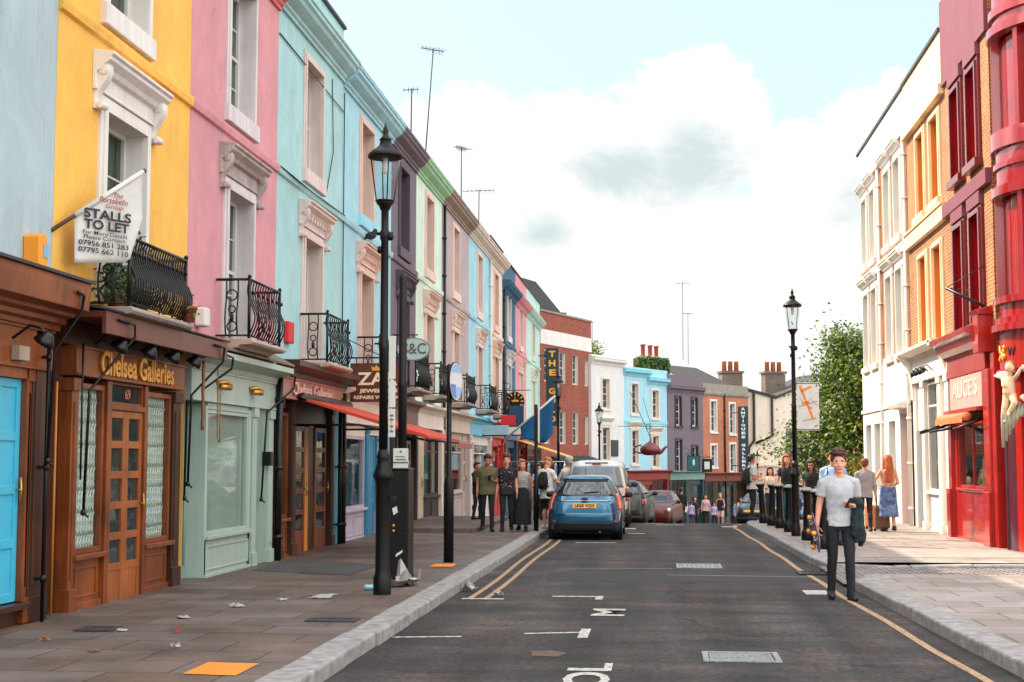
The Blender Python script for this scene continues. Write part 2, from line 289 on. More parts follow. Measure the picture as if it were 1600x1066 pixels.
# ================================================================== SETTING: ground, road, kerbs, pavements
KL = [(-20,-2.6),(34,-2.6),(46,-2.25),(58,-1.9),(70,-1.4),(80,0.6),(90,4.2),(100,8.5)]
KR = [(-20,3.3),(0,3.1),(12,2.80),(18.6,2.58),(22,2.50),(30,2.36),(36.6,2.2),(38.5,2.3),(41,2.7),(46,3.6),(60,5.2),(70,6.2),(80,8.5),(90,12),(100,16)]
def kl(y): return interp(KL, y)
def kr(y): return interp(KR, y)
def asphalt():
    m, n, p = _base('asphalt'); tcn = n.nodes.new('ShaderNodeTexCoord'); ob = tcn.outputs['Object']
    def nz(sc, det, ro=.6, vec=None):
        q = n.nodes.new('ShaderNodeTexNoise'); q.inputs['Scale'].default_value = sc; q.inputs['Detail'].default_value = det; q.inputs['Roughness'].default_value = ro; n.links.new(vec or ob, q.inputs['Vector']); return q.outputs[0]
    def rng(x, a, b, c, d):
        q = n.nodes.new('ShaderNodeMapRange'); n.links.new(x, q.inputs[0]); 
        for i, v in enumerate((a,b,c,d)): q.inputs[i+1].default_value = v
        return q.outputs[0]
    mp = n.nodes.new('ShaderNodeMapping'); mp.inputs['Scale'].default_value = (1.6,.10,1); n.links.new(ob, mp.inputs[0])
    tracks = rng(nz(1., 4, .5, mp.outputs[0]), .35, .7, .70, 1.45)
    mp2 = n.nodes.new('ShaderNodeMapping'); mp2.inputs['Scale'].default_value = (.22,1.2,1); n.links.new(ob, mp2.inputs[0])
    patches = rng(nz(1.2, 8, .65, mp2.outputs[0]), .4, .6, .72, 1.2)
    speck = rng(nz(16, 9, .9), .40, .62, .35, 2.1); blot = rng(nz(.9, 9, .78), .34, .66, .55, 1.5)
    chips = rng(nz(40, 3, .7), .66, .74, 0, .16)
    vo = n.nodes.new('ShaderNodeTexVoronoi'); vo.feature = 'DISTANCE_TO_EDGE'; vo.inputs['Scale'].default_value = .35
    wv = n.nodes.new('ShaderNodeTexNoise'); wv.inputs['Scale'].default_value = 1.8; wv.inputs['Detail'].default_value = 7; n.links.new(ob, wv.inputs['Vector'])
    vx = n.nodes.new('ShaderNodeVectorMath'); vx.operation = 'MULTIPLY_ADD'; n.links.new(wv.outputs['Color'], vx.inputs[0]); vx.inputs[1].default_value = (.9,.9,.9); n.links.new(ob, vx.inputs[2]); n.links.new(vx.outputs[0], vo.inputs['Vector'])
    crack = wm('SUBTRACT', 1.0, wm('MULTIPLY', rng(vo.outputs['Distance'], .0, .012, .75, 0), rng(nz(.5, 3), .46, .58, 0, 1), nt=n), nt=n)
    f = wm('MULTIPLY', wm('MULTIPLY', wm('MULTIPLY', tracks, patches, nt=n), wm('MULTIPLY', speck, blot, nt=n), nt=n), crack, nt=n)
    tint = n.nodes.new('ShaderNodeMixRGB'); n.links.new(rng(nz(.9, 6, .7), .38, .62, 0, 1), tint.inputs[0]); tint.inputs[1].default_value = (.036,.034,.035,1); tint.inputs[2].default_value = (.050,.038,.034,1)
    vm = n.nodes.new('ShaderNodeVectorMath'); vm.operation = 'SCALE'; n.links.new(tint.outputs[0], vm.inputs[0]); n.links.new(f, vm.inputs['Scale'])
    va = n.nodes.new('ShaderNodeVectorMath'); va.operation = 'ADD'; n.links.new(vm.outputs[0], va.inputs[0]); n.links.new(chips, va.inputs[1]); n.links.new(va.outputs[0], p.inputs['Base Color'])
    n.links.new(rng(blot, .6, 1.4, .72, .95), p.inputs['Roughness']); p.inputs['Specular IOR Level'].default_value = .3
    bp = n.nodes.new('ShaderNodeBump'); bp.inputs['Strength'].default_value = .7; bp.inputs['Distance'].default_value = .012; n.links.new(nz(120, 3, .7), bp.inputs['Height']); n.links.new(bp.outputs[0], p.inputs['Normal'])
    return m
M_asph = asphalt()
def worn_line(name, rgb, wear=.5):
    m = mat(name, rgb, .75, var=.2, scale=10, bump=.3, bscale=90); n = m.node_tree; p = n.nodes['Principled BSDF']; src = p.inputs['Base Color'].links[0].from_socket
    tcn = n.nodes.new('ShaderNodeTexCoord'); q = n.nodes.new('ShaderNodeTexNoise'); q.inputs['Scale'].default_value = 16; q.inputs['Detail'].default_value = 8; q.inputs['Roughness'].default_value = .8; n.links.new(tcn.outputs['Object'], q.inputs['Vector'])
    r = n.nodes.new('ShaderNodeMapRange'); n.links.new(q.outputs[0], r.inputs[0]); r.inputs[1].default_value = wear; r.inputs[2].default_value = wear+.16; mx = n.nodes.new('ShaderNodeMixRGB'); n.links.new(r.outputs[0], mx.inputs[0]); n.links.new(src, mx.inputs[1]); mx.inputs[2].default_value = (.055,.050,.048,1); n.links.new(mx.outputs[0], p.inputs['Base Color']); return m
M_ground = mat('earth', (92,88,80), .9, scale=.3)
M_granite = mat('granite_kerb', (146,142,140), .7, var=.45, scale=7, bump=.5, bscale=120)
M_flagL = brick('york_flagstones', (96,76,64), (106,96,90), (38,32,28), bw=.92, bh=.62, ms=.009, rough=.62, var=.5, flat=True, bump=.35, joints=.01)
M_flagR = brick('pale_flagstones', (138,126,118), (156,148,142), (60,54,50), bw=.78, bh=.62, ms=.009, rough=.75, var=.28, flat=True, bump=.3, joints=.01)
M_cob = brick('granite_setts', (150,142,138), (120,112,110), (40,36,34), bw=.21, bh=.13, ms=.02, rough=.7, var=.3, flat=True, bump=1., joints=.03)
M_white = worn_line('worn_white_line', (196,190,180), .47)
M_yellow = worn_line('worn_yellow_line', (182,146,108), .47)
def sheet(name, fl, fr, y0, y1, dz, m, n=None, nx=1, kind='structure', cross=0.):
    q = MB(); n = n or max(2, int((y1-y0)/1.2)); vs = []; fs = []
    for i in range(n+1):
        y = y0+(y1-y0)*i/n
        for j in range(nx+1):
            x = fl(y)+(fr(y)-fl(y))*j/nx; vs.append((x, y, gz(y)+dz))
    for i in range(n):
        for j in range(nx): a = i*(nx+1)+j; fs.append((a, a+1, a+nx+2, a+nx+1))
    q.add(vs, fs); return struct(q.build(name, m), kind)
# one ground sheet out to the horizon
q = MB(); ys = [-80,0,36,44,60,80,100,125,160,400,2200]; vs = []; fs = []
for y in ys: zz = gz(min(y,125))-.35; vs += [(-1500,y,zz),(1500,y,zz)]
q.add(vs, [(2*i,2*i+1,2*i+3,2*i+2) for i in range(len(ys)-1)]); struct(q.build('ground', M_ground))
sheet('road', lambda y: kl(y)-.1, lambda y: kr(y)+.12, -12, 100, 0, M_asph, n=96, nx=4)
sheet('pavement', lambda y: -7.2, lambda y: kl(y)-.28, -12, 92, .112, M_flagL, n=90)
def kerb_run(name, pts, w=.3, top=.125, side=1, seed=1):
    """granite kerb stones laid end to end along a line; side = which way the stone lies from the line"""
    rnd = random.Random(seed); q = MB(); path = [Vector(p) for p in pts]; seg = 0; d = 0
    L_ = [0]
    for a, b in zip(path, path[1:]): L_.append(L_[-1]+(b-a).length)
    def at(s):
        for i in range(len(path)-1):
            if s <= L_[i+1] or i == len(path)-2: t = (s-L_[i])/(L_[i+1]-L_[i]); return path[i].lerp(path[i+1], t)
    s = 0
    while s < L_[-1]-.2:
        l = min(rnd.uniform(.75,1.35), L_[-1]-s); a = at(s+.006); b = at(s+l-.006); t = (b-a); t.z = 0; t.normalize(); nrm = Vector((-t.y, t.x, 0))*side
        ww = w+rnd.uniform(-.012,.012); dz = rnd.uniform(-.006,.006); o = rnd.uniform(-.008,.008)
        A, B = a+nrm*o, b+nrm*o; C_, D_ = b+nrm*ww, a+nrm*ww
        za, zb = a.z+top+dz, b.z+top+dz
        q.add([(A.x,A.y,a.z-.3),(B.x,B.y,b.z-.3),(C_.x,C_.y,b.z-.3),(D_.x,D_.y,a.z-.3),(A.x,A.y,za),(B.x,B.y,zb),(C_.x,C_.y,zb),(D_.x,D_.y,za)],
              [(0,3,2,1),(4,5,6,7),(0,1,5,4),(1,2,6,5),(2,3,7,6),(3,0,4,7)])
        s += l
    o = q.build(name, M_granite, bevel=.022); return struct(o)
kerb_run('kerb', [(kl(y), y, gz(y)) for y in [-10,10,22,34,40,46,58,70,80]], side=1, seed=3)
kerb_run('kerb', [(kr(y), y, gz(y)) for y in [-10,0,12,18.6,19.9]]+[(2.72,20.35,0),(3.1,20.55,0)], side=-1, seed=4)
kerb_run('kerb', [(3.6,22.75,-.07),(2.75,22.8,-.06),(2.52,23.2,-.01),(2.47,23.9,0)]+[(kr(y), y, gz(y)) for y in [25,28,30,33,36.6,38.5,41,46,60,70]], side=-1, seed=5)
kerb_run('kerb', [(14,22.75,0),(9,22.75,0),(5.2,22.75,-.02),(3.62,22.75,-.06)], side=-1, w=.26, seed=6)
kerb_run('kerb', [(5.3,20.6,.02),(9,20.75,.02),(14,20.8,.02)], side=-1, w=.28, seed=8)
sheet('pavement', lambda y: kr(y)+.27, lambda y: 14, -12, 20.62, .114, M_flagR, n=30)
sheet('pavement', lambda y: max(kr(y)+.28, 2.78), lambda y: 14, 22.99, 24, .113, M_flagR, n=3)
sheet('pavement', lambda y: kr(y)+.28, lambda y: 14, 24, 72, .113, M_flagR, n=50)
q = MB(); q.quad((2.46,19.7,.045),(14,20.5,.062),(14,22.8,.062),(2.48,22.95,.045)); struct(q.build('cobbled_crossing', M_cob))
M_tarp = mat('tarmac_patch', (70,66,66), .85, var=.3, scale=3, bump=.4, bscale=120)
def decal(name, pts, m, z=.004):
    q = MB(); q.add([(x, y, gz(y)+z) for x, y in pts], [tuple(range(len(pts)))]); return struct(q.build(name, m))
decal('tarmac_patch', [(-5.9,20.3),(-4.3,19.6),(-4.2,21.6),(-5.9,22.6)], M_tarp, .117)
decal('tarmac_patch', [(3.2,24.0),(6.1,24.2),(6.1,26.4),(3.0,26.2)], mat('pale_patch', (150,138,130), .85, var=.2, scale=4), .118)
# painted lines
for x in (-2.34,-2.14): sheet('yellow_line', lambda y: x-.035+.02*sin(y*.7), lambda y: x+.035+.02*sin(y*.7), 17.7, 32, .004, M_yellow, n=24)
sheet('yellow_line', lambda y: kr(y)-.35+.015*sin(y*1.3), lambda y: kr(y)-.27+.015*sin(y*1.3), 4, 40, .004, M_yellow, n=50)
def rect(name, x0, x1, y0, y1, m, sk=0): return decal(name, [(x0,y0),(x1,y0+sk),(x1,y1+sk),(x0,y1)], m, .0045)
rect('white_line', -2.44,-1.92,17.55,17.68, M_white); rect('white_line', -1.35,-.80,17.97,18.09, M_white); rect('white_line', -.80,-.71,17.65,18.12, M_white)
rect('white_line', -1.34,-.80,14.10,14.18, M_white, .15); rect('white_line', -.80,-.70,13.85,14.6, M_white); rect('white_line', -2.57,-1.92,13.68,13.76, M_white, .12)
rect('white_line', 1.85,2.16,18.6,19.2, M_white)
rect('white_line', -.10,.62,38.6,38.95, M_white); rect('white_line', -.45,.1,40.6,41.1, M_white); rect('white_line', -.75,-.35,33.5,33.75, M_white); rect('white_line', -1.75,-.9,29.7,29.85, M_white); rect('white_line', 1.6,2.0,37.2,37.8, M_white)
rect('white_line', -.9,-.6,35.8,36.3, M_white)
for s_, y_, l_ in (('M', 16.2, .75), ('POL', 11.25, 1.75)):
    o = text(s_, .5, M_white, None, (-.56, y_, .0048), (0,0,pi/2), 'road_lettering', ext=0, bold=.012, width=l_, height=.37); struct(o)
decal('tarmac_patch', [(-1.6,20.2),(2.3,20.6),(2.3,22.2),(-.2,22.4),(-1.7,21.9)], mat('fresh_tar_patch', (42,40,42), .8, var=.4, scale=3, bump=.6, bscale=60), .002)
rect('white_line', .1,2.2,21.5,21.56, worn_line('ghost_line', (170,164,156), .44), -.15); rect('white_line', -1.6,.2,22.5,22.55, MATS['ghost_line'], .3)
# tactile orange slabs let into the pavement
M_or = mat('orange_slab', (226,132,36), .7, var=.12, scale=6, bump=.4, bscale=60)
decal('orange_slab', [(-3.55,10.47),(-3.13,10.42),(-3.13,11.04),(-3.55,11.09)], M_or, .118)
decal('orange_slab', [(-3.45,21.3),(-3.1,21.3),(-3.1,21.9),(-3.45,21.9)], M_or, .118)
decal('orange_stain', [(-1.12,12.55),(-.9,12.5),(-.82,12.75),(-.98,12.95),(-1.15,12.85)], mat('ochre_stain', (92,72,56), .9, var=.4, scale=9), .0042)
# ================================================================== BUILDINGS: shared pieces (house space: x along the front, y into the house, z up)
M_glass = glass_dark('window_glass'); M_glass2 = glass_dark('window_glass_pale', (96,106,112)); M_shopglass = glass_thin('shop_glass'); M_pane = glass_thin('window_pane', (214,222,220))
M_iron = mat('black_iron', (11,11,12), .38, metal=.0, var=.3, scale=8, bump=.25, bscale=30, spec=.4)
M_lead = mat('dark_lead', (58,56,60), .7, var=.3, scale=3)
M_whitep = mat('white_paint', (222,217,210), .55, var=.07, scale=2.5, streak=.12)
M_creamp = mat('cream_paint', (226,206,190), .6, var=.08, scale=2.5, streak=.12)
M_sash = mat('white_sash', (205,203,198), .45, var=.08)
M_roof = mat('slate_roof', (52,50,52), .8, var=.35, scale=4, bump=.5, bscale=20)
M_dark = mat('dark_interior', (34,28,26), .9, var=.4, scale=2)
M_stone = mat('grey_stone', (150,140,130), .8, var=.25, scale=3, streak=.25)
def wall_grid(q, x0, x1, z0, z1, holes, y=0., depth=.3, mi=0, mr=None):
    """a wall face at y with openings, each opening lined with reveals going depth inwards"""
    xs = sorted({x0,x1,*[h[0] for h in holes],*[h[1] for h in holes]}); zs = sorted({z0,z1,*[h[2] for h in holes],*[h[3] for h in holes]})
    idx = {}; vs = []
    def V(x, z):
        if (x,z) not in idx: idx[(x,z)] = len(vs); vs.append((x,y,z))
        return idx[(x,z)]
    fs = []
    for a, b in zip(xs, xs[1:]):
        for c, d in zip(zs, zs[1:]):
            mx, mz = (a+b)/2, (c+d)/2
            if any(h[0] < mx < h[1] and h[2] < mz < h[3] for h in holes): continue
            fs.append((V(a,c),V(b,c),V(b,d),V(a,d)))
    q.add(vs, fs, mi); mr = mi if mr is None else mr
    for a, b, c, d in holes:
        e = y+depth
        q.quad((a,y,c),(a,y,d),(a,e,d),(a,e,c),mr); q.quad((b,y,d),(b,y,c),(b,e,c),(b,e,d),mr)
        q.quad((a,y,d),(b,y,d),(b,e,d),(a,e,d),mr); q.quad((b,y,c),(a,y,c),(a,e,c),(b,e,c),mr)
def sash(parent, x0, x1, z0, z1, y, m=None, g=None, cols=2, rt=2, rb=2, fw=.055, part='window', curtain=None):
    """sliding sash window: box frame, two sashes with glazing bars, glass as a sub-part"""
    m = m or M_sash; g = g or M_glass; q = MB(); zm = (z0+z1)/2
    for a, b, c, d in ((x0,x0+fw,z0,z1),(x1-fw,x1,z0,z1),(x0+fw,x1-fw,z1-fw,z1),(x0+fw,x1-fw,z0,z0+fw*1.4)): q.box(a,b,y,y+.09,c,d)
    q.box(x0+fw,x1-fw,y+.012,y+.075,zm-.025,zm+.025)
    xi0, xi1 = x0+fw, x1-fw
    for k in range(1,cols): xx = xi0+(xi1-xi0)*k/cols; q.box(xx-.012,xx+.012,y+.03,y+.06,z0+fw*1.4,zm-.025); q.box(xx-.012,xx+.012,y+.03,y+.06,zm+.025,z1-fw)
    for (a, b, r) in ((z0+fw,zm,rb),(zm,z1-fw,rt)):
        for k in range(1,r): zz = a+(b-a)*k/r; q.box(xi0,xi1,y+.033,y+.057,zz-.011,zz+.011)
    w = q.build(part, m, parent)
    p = MB(); p.box(xi0+.001,xi1-.001,y+.042,y+.05,z0+fw*1.4+.001,z1-fw-.001); p.build('glass', g, w)
    if curtain is not None:
        rn = random.Random(int(abs(x0*37+z0*91+curtain*13))); k = MB(); wd = xi1-xi0
        for a, b in ((xi0, xi0+wd*rn.uniform(.2,.5)),(xi1-wd*rn.uniform(.15,.4), xi1)):
            n_ = 14; vs = [];
            for i in range(n_+1): xx = a+(b-a)*i/n_; yy = y+.13+.02*sin(i*1.9+rn.random()*.4); vs += [(xx,yy,z0+.04),(xx,yy,z1-.04)]
            k.add(vs, [(2*i,2*i+2,2*i+3,2*i+1) for i in range(n_)], 0, True)
        k.build('curtain', [mat('net_curtain',(196,190,180),.9,var=.15),mat('sage_curtain',(120,140,120),.9,var=.2),mat('dusty_curtain',(160,140,130),.9,var=.2)][int(curtain)%3], w)
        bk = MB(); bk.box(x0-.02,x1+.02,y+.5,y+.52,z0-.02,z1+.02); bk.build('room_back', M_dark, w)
    return w
def architrave(q, x0, x1, z0, z1, w=.16, t=.05, mi=0, foot=False):
    """moulded frame round an opening (two steps)"""
    i_ = w*.55; z2 = z1+w
    q.box(x0-w, x0-i_, -t*.6, .02, z0, z2, mi); q.box(x1+i_, x1+w, -t*.6, .02, z0, z2, mi); q.box(x0-i_, x1+i_, -t*.6, .02, z1+i_, z2, mi)
    q.box(x0-i_, x0-.002, -t, .019, z0, z1+i_, mi); q.box(x1+.002, x1+i_, -t, .019, z0, z1+i_, mi); q.box(x0-.002, x1+.002, -t, .019, z1+.002, z1+i_, mi)
def hood(parent, xc, hw, z, m, style=1, br=True):
    """window hood: frieze, moulded cornice shelf and a pair of scrolled brackets (sub-parts)"""
    q = MB(); q.prism([(0,z),(-.06,z),(-.06,z+.03),(-.045,z+.04),(-.045,z+.2),(-.10,z+.22),(-.13,z+.27),(-.17,z+.30),(-.21,z+.33),(-.21,z+.37),(-.245,z+.385),(-.245,z+.42),(0,z+.45)], xc-hw, xc+hw)
    if style == 2:
        for k in range(7): x = xc-hw*.62+hw*1.24*k/6; q.box(x-.035, x+.035, -.115, -.04, z+.13, z+.215)
    h = q.build('window_hood', m, parent, bevel=.008)
    if br:
        for s in (-1,1):
            b = MB(); xx = xc+s*(hw-.10); prof = []
            for k in range(15):
                t = k/14; prof.append((-.05-.12*(1-t)**1.3-.035*sin(t*2*pi*1.0), z+.29-.5*t))
            b.prism([(0,z+.29)]+prof+[(0,z-.21)], xx-.07, xx+.07)
            b.tube([(xx-.085,-.115,z+.22),(xx+.085,-.115,z+.22)], .06, 10); b.tube([(xx-.08,-.085,z-.17),(xx+.08,-.085,z-.17)], .045, 10)
            b.build('bracket', m, h, bevel=.006)
    return h
def balcony(parent, xc, hw, z, m_slab, proj=.48, h=.84, nb=18, yb=0., panels=True):
    q = MB(); q.prism([(0,z-.13),(-proj*.7,z-.13),(-proj*.8,z-.09),(-proj-.06,z-.08),(-proj-.09,z-.045),(-proj-.06,z-.0),(0,z)], xc-hw-.08, xc+hw+.08)
    b = q.build('balcony', m_slab, parent, bevel=.01); r = MB()
    def belly(t): return .0 + .085*sin(min(1,t/.62)*pi)**1.2 if t < .62 else -.028*sin((t-.62)/.38*pi)
    for zz, rr in ((z+.05,.014),(z+h,.02)):
        r.tube([(xc-hw,-.02,zz),(xc-hw,-proj,zz),(xc+hw,-proj,zz),(xc+hw,-.02,zz)], rr, 6)
    for k in range(nb):
        x = xc-hw+2*hw*k/(nb-1)
        r.tube([(x,-proj-belly(t/9),z+.05+(h-.05)*t/9) for t in range(10)], .0125, 5)
        if k % 2: r.ball((x,-proj-.03,z+h*.78),(.022,.022,.03),6)
    for s in (-1,1):
        for k in range(1,4 if not panels else 3):
            yy = -proj*k/(4 if not panels else 3)
            r.tube([(xc+s*hw+s*belly(t/9)*.6,yy,z+.05+(h-.05)*t/9) for t in range(10)], .0125, 5)
        if panels:      # cast ornament at the ends
            for zz, rr in ((.18,.07),(.42,.05),(.62,.075)):
                r.tube([(xc+s*hw,-proj*.5+rr*cos(a*pi/5),z+zz+rr*sin(a*pi/5)) for a in range(10)], .011, 5, closed=True)
            r.ball((xc+s*hw,-proj*.5,z+.3),(.025,.03,.07),6)
        r.tube([(xc+s*hw,-proj,z),(xc+s*hw,-proj,z+h+.02)], .022, 6); r.ball((xc+s*hw,-proj,z+h+.04),.03,8)
    r.build('railing', M_iron, b)
    return b
def cornice_prof(z, p=.32): return [(0,z),(-.05,z),(-.05,z+.05),(-.09,z+.08),(-.09,z+.13),(-.16,z+.17),(-.24,z+.22),(-.27,z+.28),(-p,z+.31),(-p,z+.37),(-p-.03,z+.39),(-p-.03,z+.43),(0,z+.46)]
def drainpipe(parent, x, z0, z1, m=None, r=.045, y=-.07):
    q = MB(); q.tube([(x,y,z0),(x,y,z1)], r, 10)
    zz = z0+.4
    while zz < z1: q.tube([(x,y,zz),(x,y,zz+.07)], r*1.35, 10); q.box(x-r*1.8,x+r*1.8,y,0,zz+.02,zz+.05); zz += 1.1
    return q.build('drainpipe', m or M_iron, parent)
def shell(parent, w, z0, z1, m, depth=8, holes=(), y=0., rd=.3, mr=None, base=-3.5, name='wall', shop_top=3.1, roof=True):
    """upper storeys as a wall with openings, plus party walls, back and roof, and the dark shop room below"""
    q = MB(); e = .003
    wall_grid(q, e, w-e, z0, z1, holes, y, rd, 0, 1 if mr else 0)
    q.quad((e,y,base),(e,y,z1),(e,depth,z1),(e,depth,base)); q.quad((w-e,y,base),(w-e,depth,base),(w-e,depth,z1),(w-e,y,z1)); q.quad((e,depth,base),(e,depth,z1),(w-e,depth,z1),(w-e,depth,base))
    q.quad((e,y,z1),(w-e,y,z1),(w-e,.35,z1),(e,.35,z1)); q.quad((e,.35,z1),(w-e,.35,z1),(w-e,.35,z1-.5),(e,.35,z1-.5))
    o = q.build(name, [m]+([mr] if mr else []), parent)
    if roof: r = MB(); r.quad((e*2,.36,z1-.5),(w-e*2,.36,z1-.5),(w-e*2,depth-.01,z1-.2),(e*2,depth-.01,z1-.2)); r.build('roof', M_roof, parent)
    return o
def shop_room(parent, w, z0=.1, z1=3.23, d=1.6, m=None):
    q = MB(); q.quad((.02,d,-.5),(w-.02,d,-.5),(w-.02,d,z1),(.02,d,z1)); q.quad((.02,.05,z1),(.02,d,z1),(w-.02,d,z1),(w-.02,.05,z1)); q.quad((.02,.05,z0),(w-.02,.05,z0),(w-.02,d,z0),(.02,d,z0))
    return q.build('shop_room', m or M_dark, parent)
def left_house(name_, label, y0, y1, col, trim, top=9.9, hoodm=None, corn=None, bal=True, hstyle=1, sill=None, sashm=None, cz=9.12, par=None, coping=True, xc=None, group='terraced houses with shops', win_reveal=None, glass=None, strip=True, hw=.62):
    w = y1-y0; t = thing('terraced_house', label, 'house', (-6.2,y0,0), pi/2, group)
    xc = xc if xc is not None else w/2; mw = stucco('render_'+name_, col)
    A = (xc-hw, xc+hw, 3.46, 5.62); B = (xc-hw, xc+hw, 6.86, 8.82)
    shell(t, w, 3.24, top, mw, holes=[A,B], mr=trim, rd=.34)
    q = MB(); q.prism([(0,6.40),(-.045,6.42),(-.06,6.50),(-.06,6.54),(0,6.56)], .004, w-.004); q.build('string_course', mw, t)
    q = MB(); q.prism(cornice_prof(cz), .004, w-.004); c = q.build('cornice', corn or mw, t)
    if coping: q = MB(); q.box(.004, w-.004, -.06, .4, top+.002, top+.07); q.build('coping', M_lead, t, bevel=.01)
    q = MB(); architrave(q, *A, w=.17, t=.06); q.build('window_surround', trim, t, bevel=.005)
    q = MB(); architrave(q, *B, w=.15, t=.05); q.build('window_surround', trim, t, bevel=.005)
    q = MB(); q.box(xc-hw-.17, xc+hw+.17, -.08, .3, 6.60, 6.855); q.build('window_sill', sill or trim, t, bevel=.012)
    hood(t, xc, hw+.36, 5.80, hoodm or trim, hstyle)
    ci = int(y0*7)%3; sash(t, A[0], A[1], A[2], A[3], .22, sashm, glass or M_pane, 2, 2, 3, curtain=ci); sash(t, B[0], B[1], B[2], B[3], .22, sashm, glass or M_pane, 2, 2, 2, curtain=ci+1)
    if bal: balcony(t, xc, hw+.3, 3.42, trim if bal is True else bal)
    return t, w, xc, mw
# ================================================================== LEFT TERRACE
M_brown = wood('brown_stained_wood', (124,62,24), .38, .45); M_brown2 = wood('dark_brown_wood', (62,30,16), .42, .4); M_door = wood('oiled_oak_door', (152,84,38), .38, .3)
M_gold = mat('gold_leaf', (232,164,62), .35, metal=.25, var=.25, scale=12, bump=.1); M_redbox = mat('red_plastic', (206,28,44), .4, var=.06)
M_lattice = mat('white_lattice_steel', (236,238,230), .5, var=.1); M_brass = mat('brass', (196,150,70), .3, metal=.8, var=.2)
M_chrome = mat('brushed_steel', (190,188,184), .25, metal=.9, var=.1, bump=.05)
M_canopy = mat('maroon_metal', (98,48,36), .4, var=.25, scale=4, bump=.2, bscale=18)
def shopwin(parent, x0, x1, z0, z1, m, y=0., fw=.06, mull=(), trans=(), sill=True, g=None, name='shop_window'):
    q = MB()
    q.box(x0,x0+fw,y,y+.1,z0,z1); q.box(x1-fw,x1,y,y+.1,z0,z1); q.box(x0+fw,x1-fw,y,y+.1,z1-fw,z1); q.box(x0+fw,x1-fw,y,y+.1,z0,z0+fw)
    for xx in mull: q.box(xx-.022,xx+.022,y+.02,y+.08,z0+fw,z1-fw)
    for zz in trans: q.box(x0+fw,x1-fw,y+.022,y+.078,zz-.022,zz+.022)
    w = q.build(name, m, parent, bevel=.004)
    p = MB(); p.box(x0+fw+.001,x1-fw-.001,y+.045,y+.053,z0+fw+.001,z1-fw-.001); p.build('glass', g or M_shopglass, w)
    if sill: s = MB(); s.box(x0-.05,x1+.05,y-.07,y+.1,z0-.06,z0-.002); s.build('sill', m, w, bevel=.01)
    return w
def lattice(parent, x0, x1, z0, z1, y, n, m):
    """folding security gate behind the glass: uprights and scissor links"""
    q = MB(); dx = (x1-x0)/n
    for k in range(n+1): q.box(x0+k*dx-.014,x0+k*dx+.014,y-.008,y+.008,z0,z1)
    rows = 7; dz = (z1-z0)/rows
    for r in range(rows):
        for k in range(n):
            a, b = x0+k*dx, x0+(k+1)*dx; c = z0+r*dz
            q.tube([(a,y-.014,c+dz*.1),(b,y-.014,c+dz*.5)],.009,4); q.tube([(a,y-.014,c+dz*.9),(b,y-.014,c+dz*.5)],.009,4)
    return q.build('folding_grille', m, parent)
def stall(parent, x0, x1, z0, z1, m, y=0., pan=1):
    q = MB(); q.box(x0,x1,y+.02,y+.2,z0,z1); dx = (x1-x0)/pan
    for k in range(pan):
        a, b = x0+k*dx+.09, x0+(k+1)*dx-.09; c, d = z0+.14, z1-.08
        for bb in ((a,b,c,c+.025),(a,b,d-.025,d),(a,a+.025,c+.025,d-.025),(b-.025,b,c+.025,d-.025)): q.box(bb[0],bb[1],y+.004,y+.03,bb[2],bb[3])
    q.box(x0,x1,y-.012,y+.02,z0,z0+.09)
    return q.build('stall_riser', m, parent, bevel=.005)
def fascia(parent, x0, x1, z0, z1, m, proj=.1, mc=None, cp=.3, ch=.2, y=0.):
    q = MB(); q.box(x0,x1,y-proj,y+.25,z0,z1)
    for zz in (z0,z1-.03): q.box(x0,x1,y-proj-.025,y-proj+.002,zz,zz+.03)
    f = q.build('fascia', m, parent, bevel=.004)
    if ch:
        c = MB(); c.prism([(y+.2,z1+.002),(y-proj-.03,z1+.002),(y-proj-.05,z1+ch*.3),(y-cp*.75,z1+ch*.45),(y-cp,z1+ch*.6),(y-cp,z1+ch*.95),(y+.2,z1+ch)], x0, x1)
        c.build('shop_cornice', mc or m, parent, bevel=.004)
    return f
def pilaster(parent, x0, x1, z0, z1, m, y=-.08, d=.3):
    q = MB(); q.box(x0,x1,y,y+d,z0,z1); q.box(x0-.02,x1+.02,y-.03,y+d-.01,z0+.001,z0+.25); q.box(x0-.02,x1+.02,y-.03,y+d-.01,z1-.14,z1-.001)
    q.box(x0+.05,x1-.05,y-.014,y+.01,z0+.35,z1-.25); return q.build('pilaster', m, parent, bevel=.006)
def panel_door(parent, x0, x1, z0, z1, m, y=.05, rows=5, cols=2, glazed=None, name='door', handle=True, kick=0.):
    q = MB(); q.box(x0,x1,y+.02,y+.06,z0,z1) if not glazed else None
    st = .085; dx = (x1-x0-st*(cols+1))/cols; dz = (z1-z0-kick-st*(rows+1))/rows
    for k in range(cols+1): q.box(x0+k*(dx+st),x0+k*(dx+st)+st,y,y+.055,z0,z1)
    for r in range(rows+1):
        zz = z0+kick+r*(dz+st) if r or not kick else z0+kick
        for c in range(cols): a = x0+st+c*(dx+st); q.box(a,a+dx,y+.002,y+.053,zz,zz+(st if r or not kick else st))
    if kick:
        for c in range(cols): a = x0+st+c*(dx+st); q.box(a,a+dx,y+.012,y+.045,z0,z0+kick)
    d = q.build(name, m, parent, bevel=.004)
    if glazed: g = MB(); g.box(x0+.01,x1-.01,y+.024,y+.03,z0+kick,z1-.01); g.build('glass', glazed, d)
    if handle: h = MB(); h.tube([(x1-.05,y-.045,(z0+z1)/2-.12),(x1-.05,y-.055,(z0+z1)/2),(x1-.05,y-.045,(z0+z1)/2+.12)],.012,6); h.tube([(x1-.05,y,(z0+z1)/2),(x1-.05,y-.055,(z0+z1)/2)],.01,6); h.build('handle', M_brass, d)
    return d
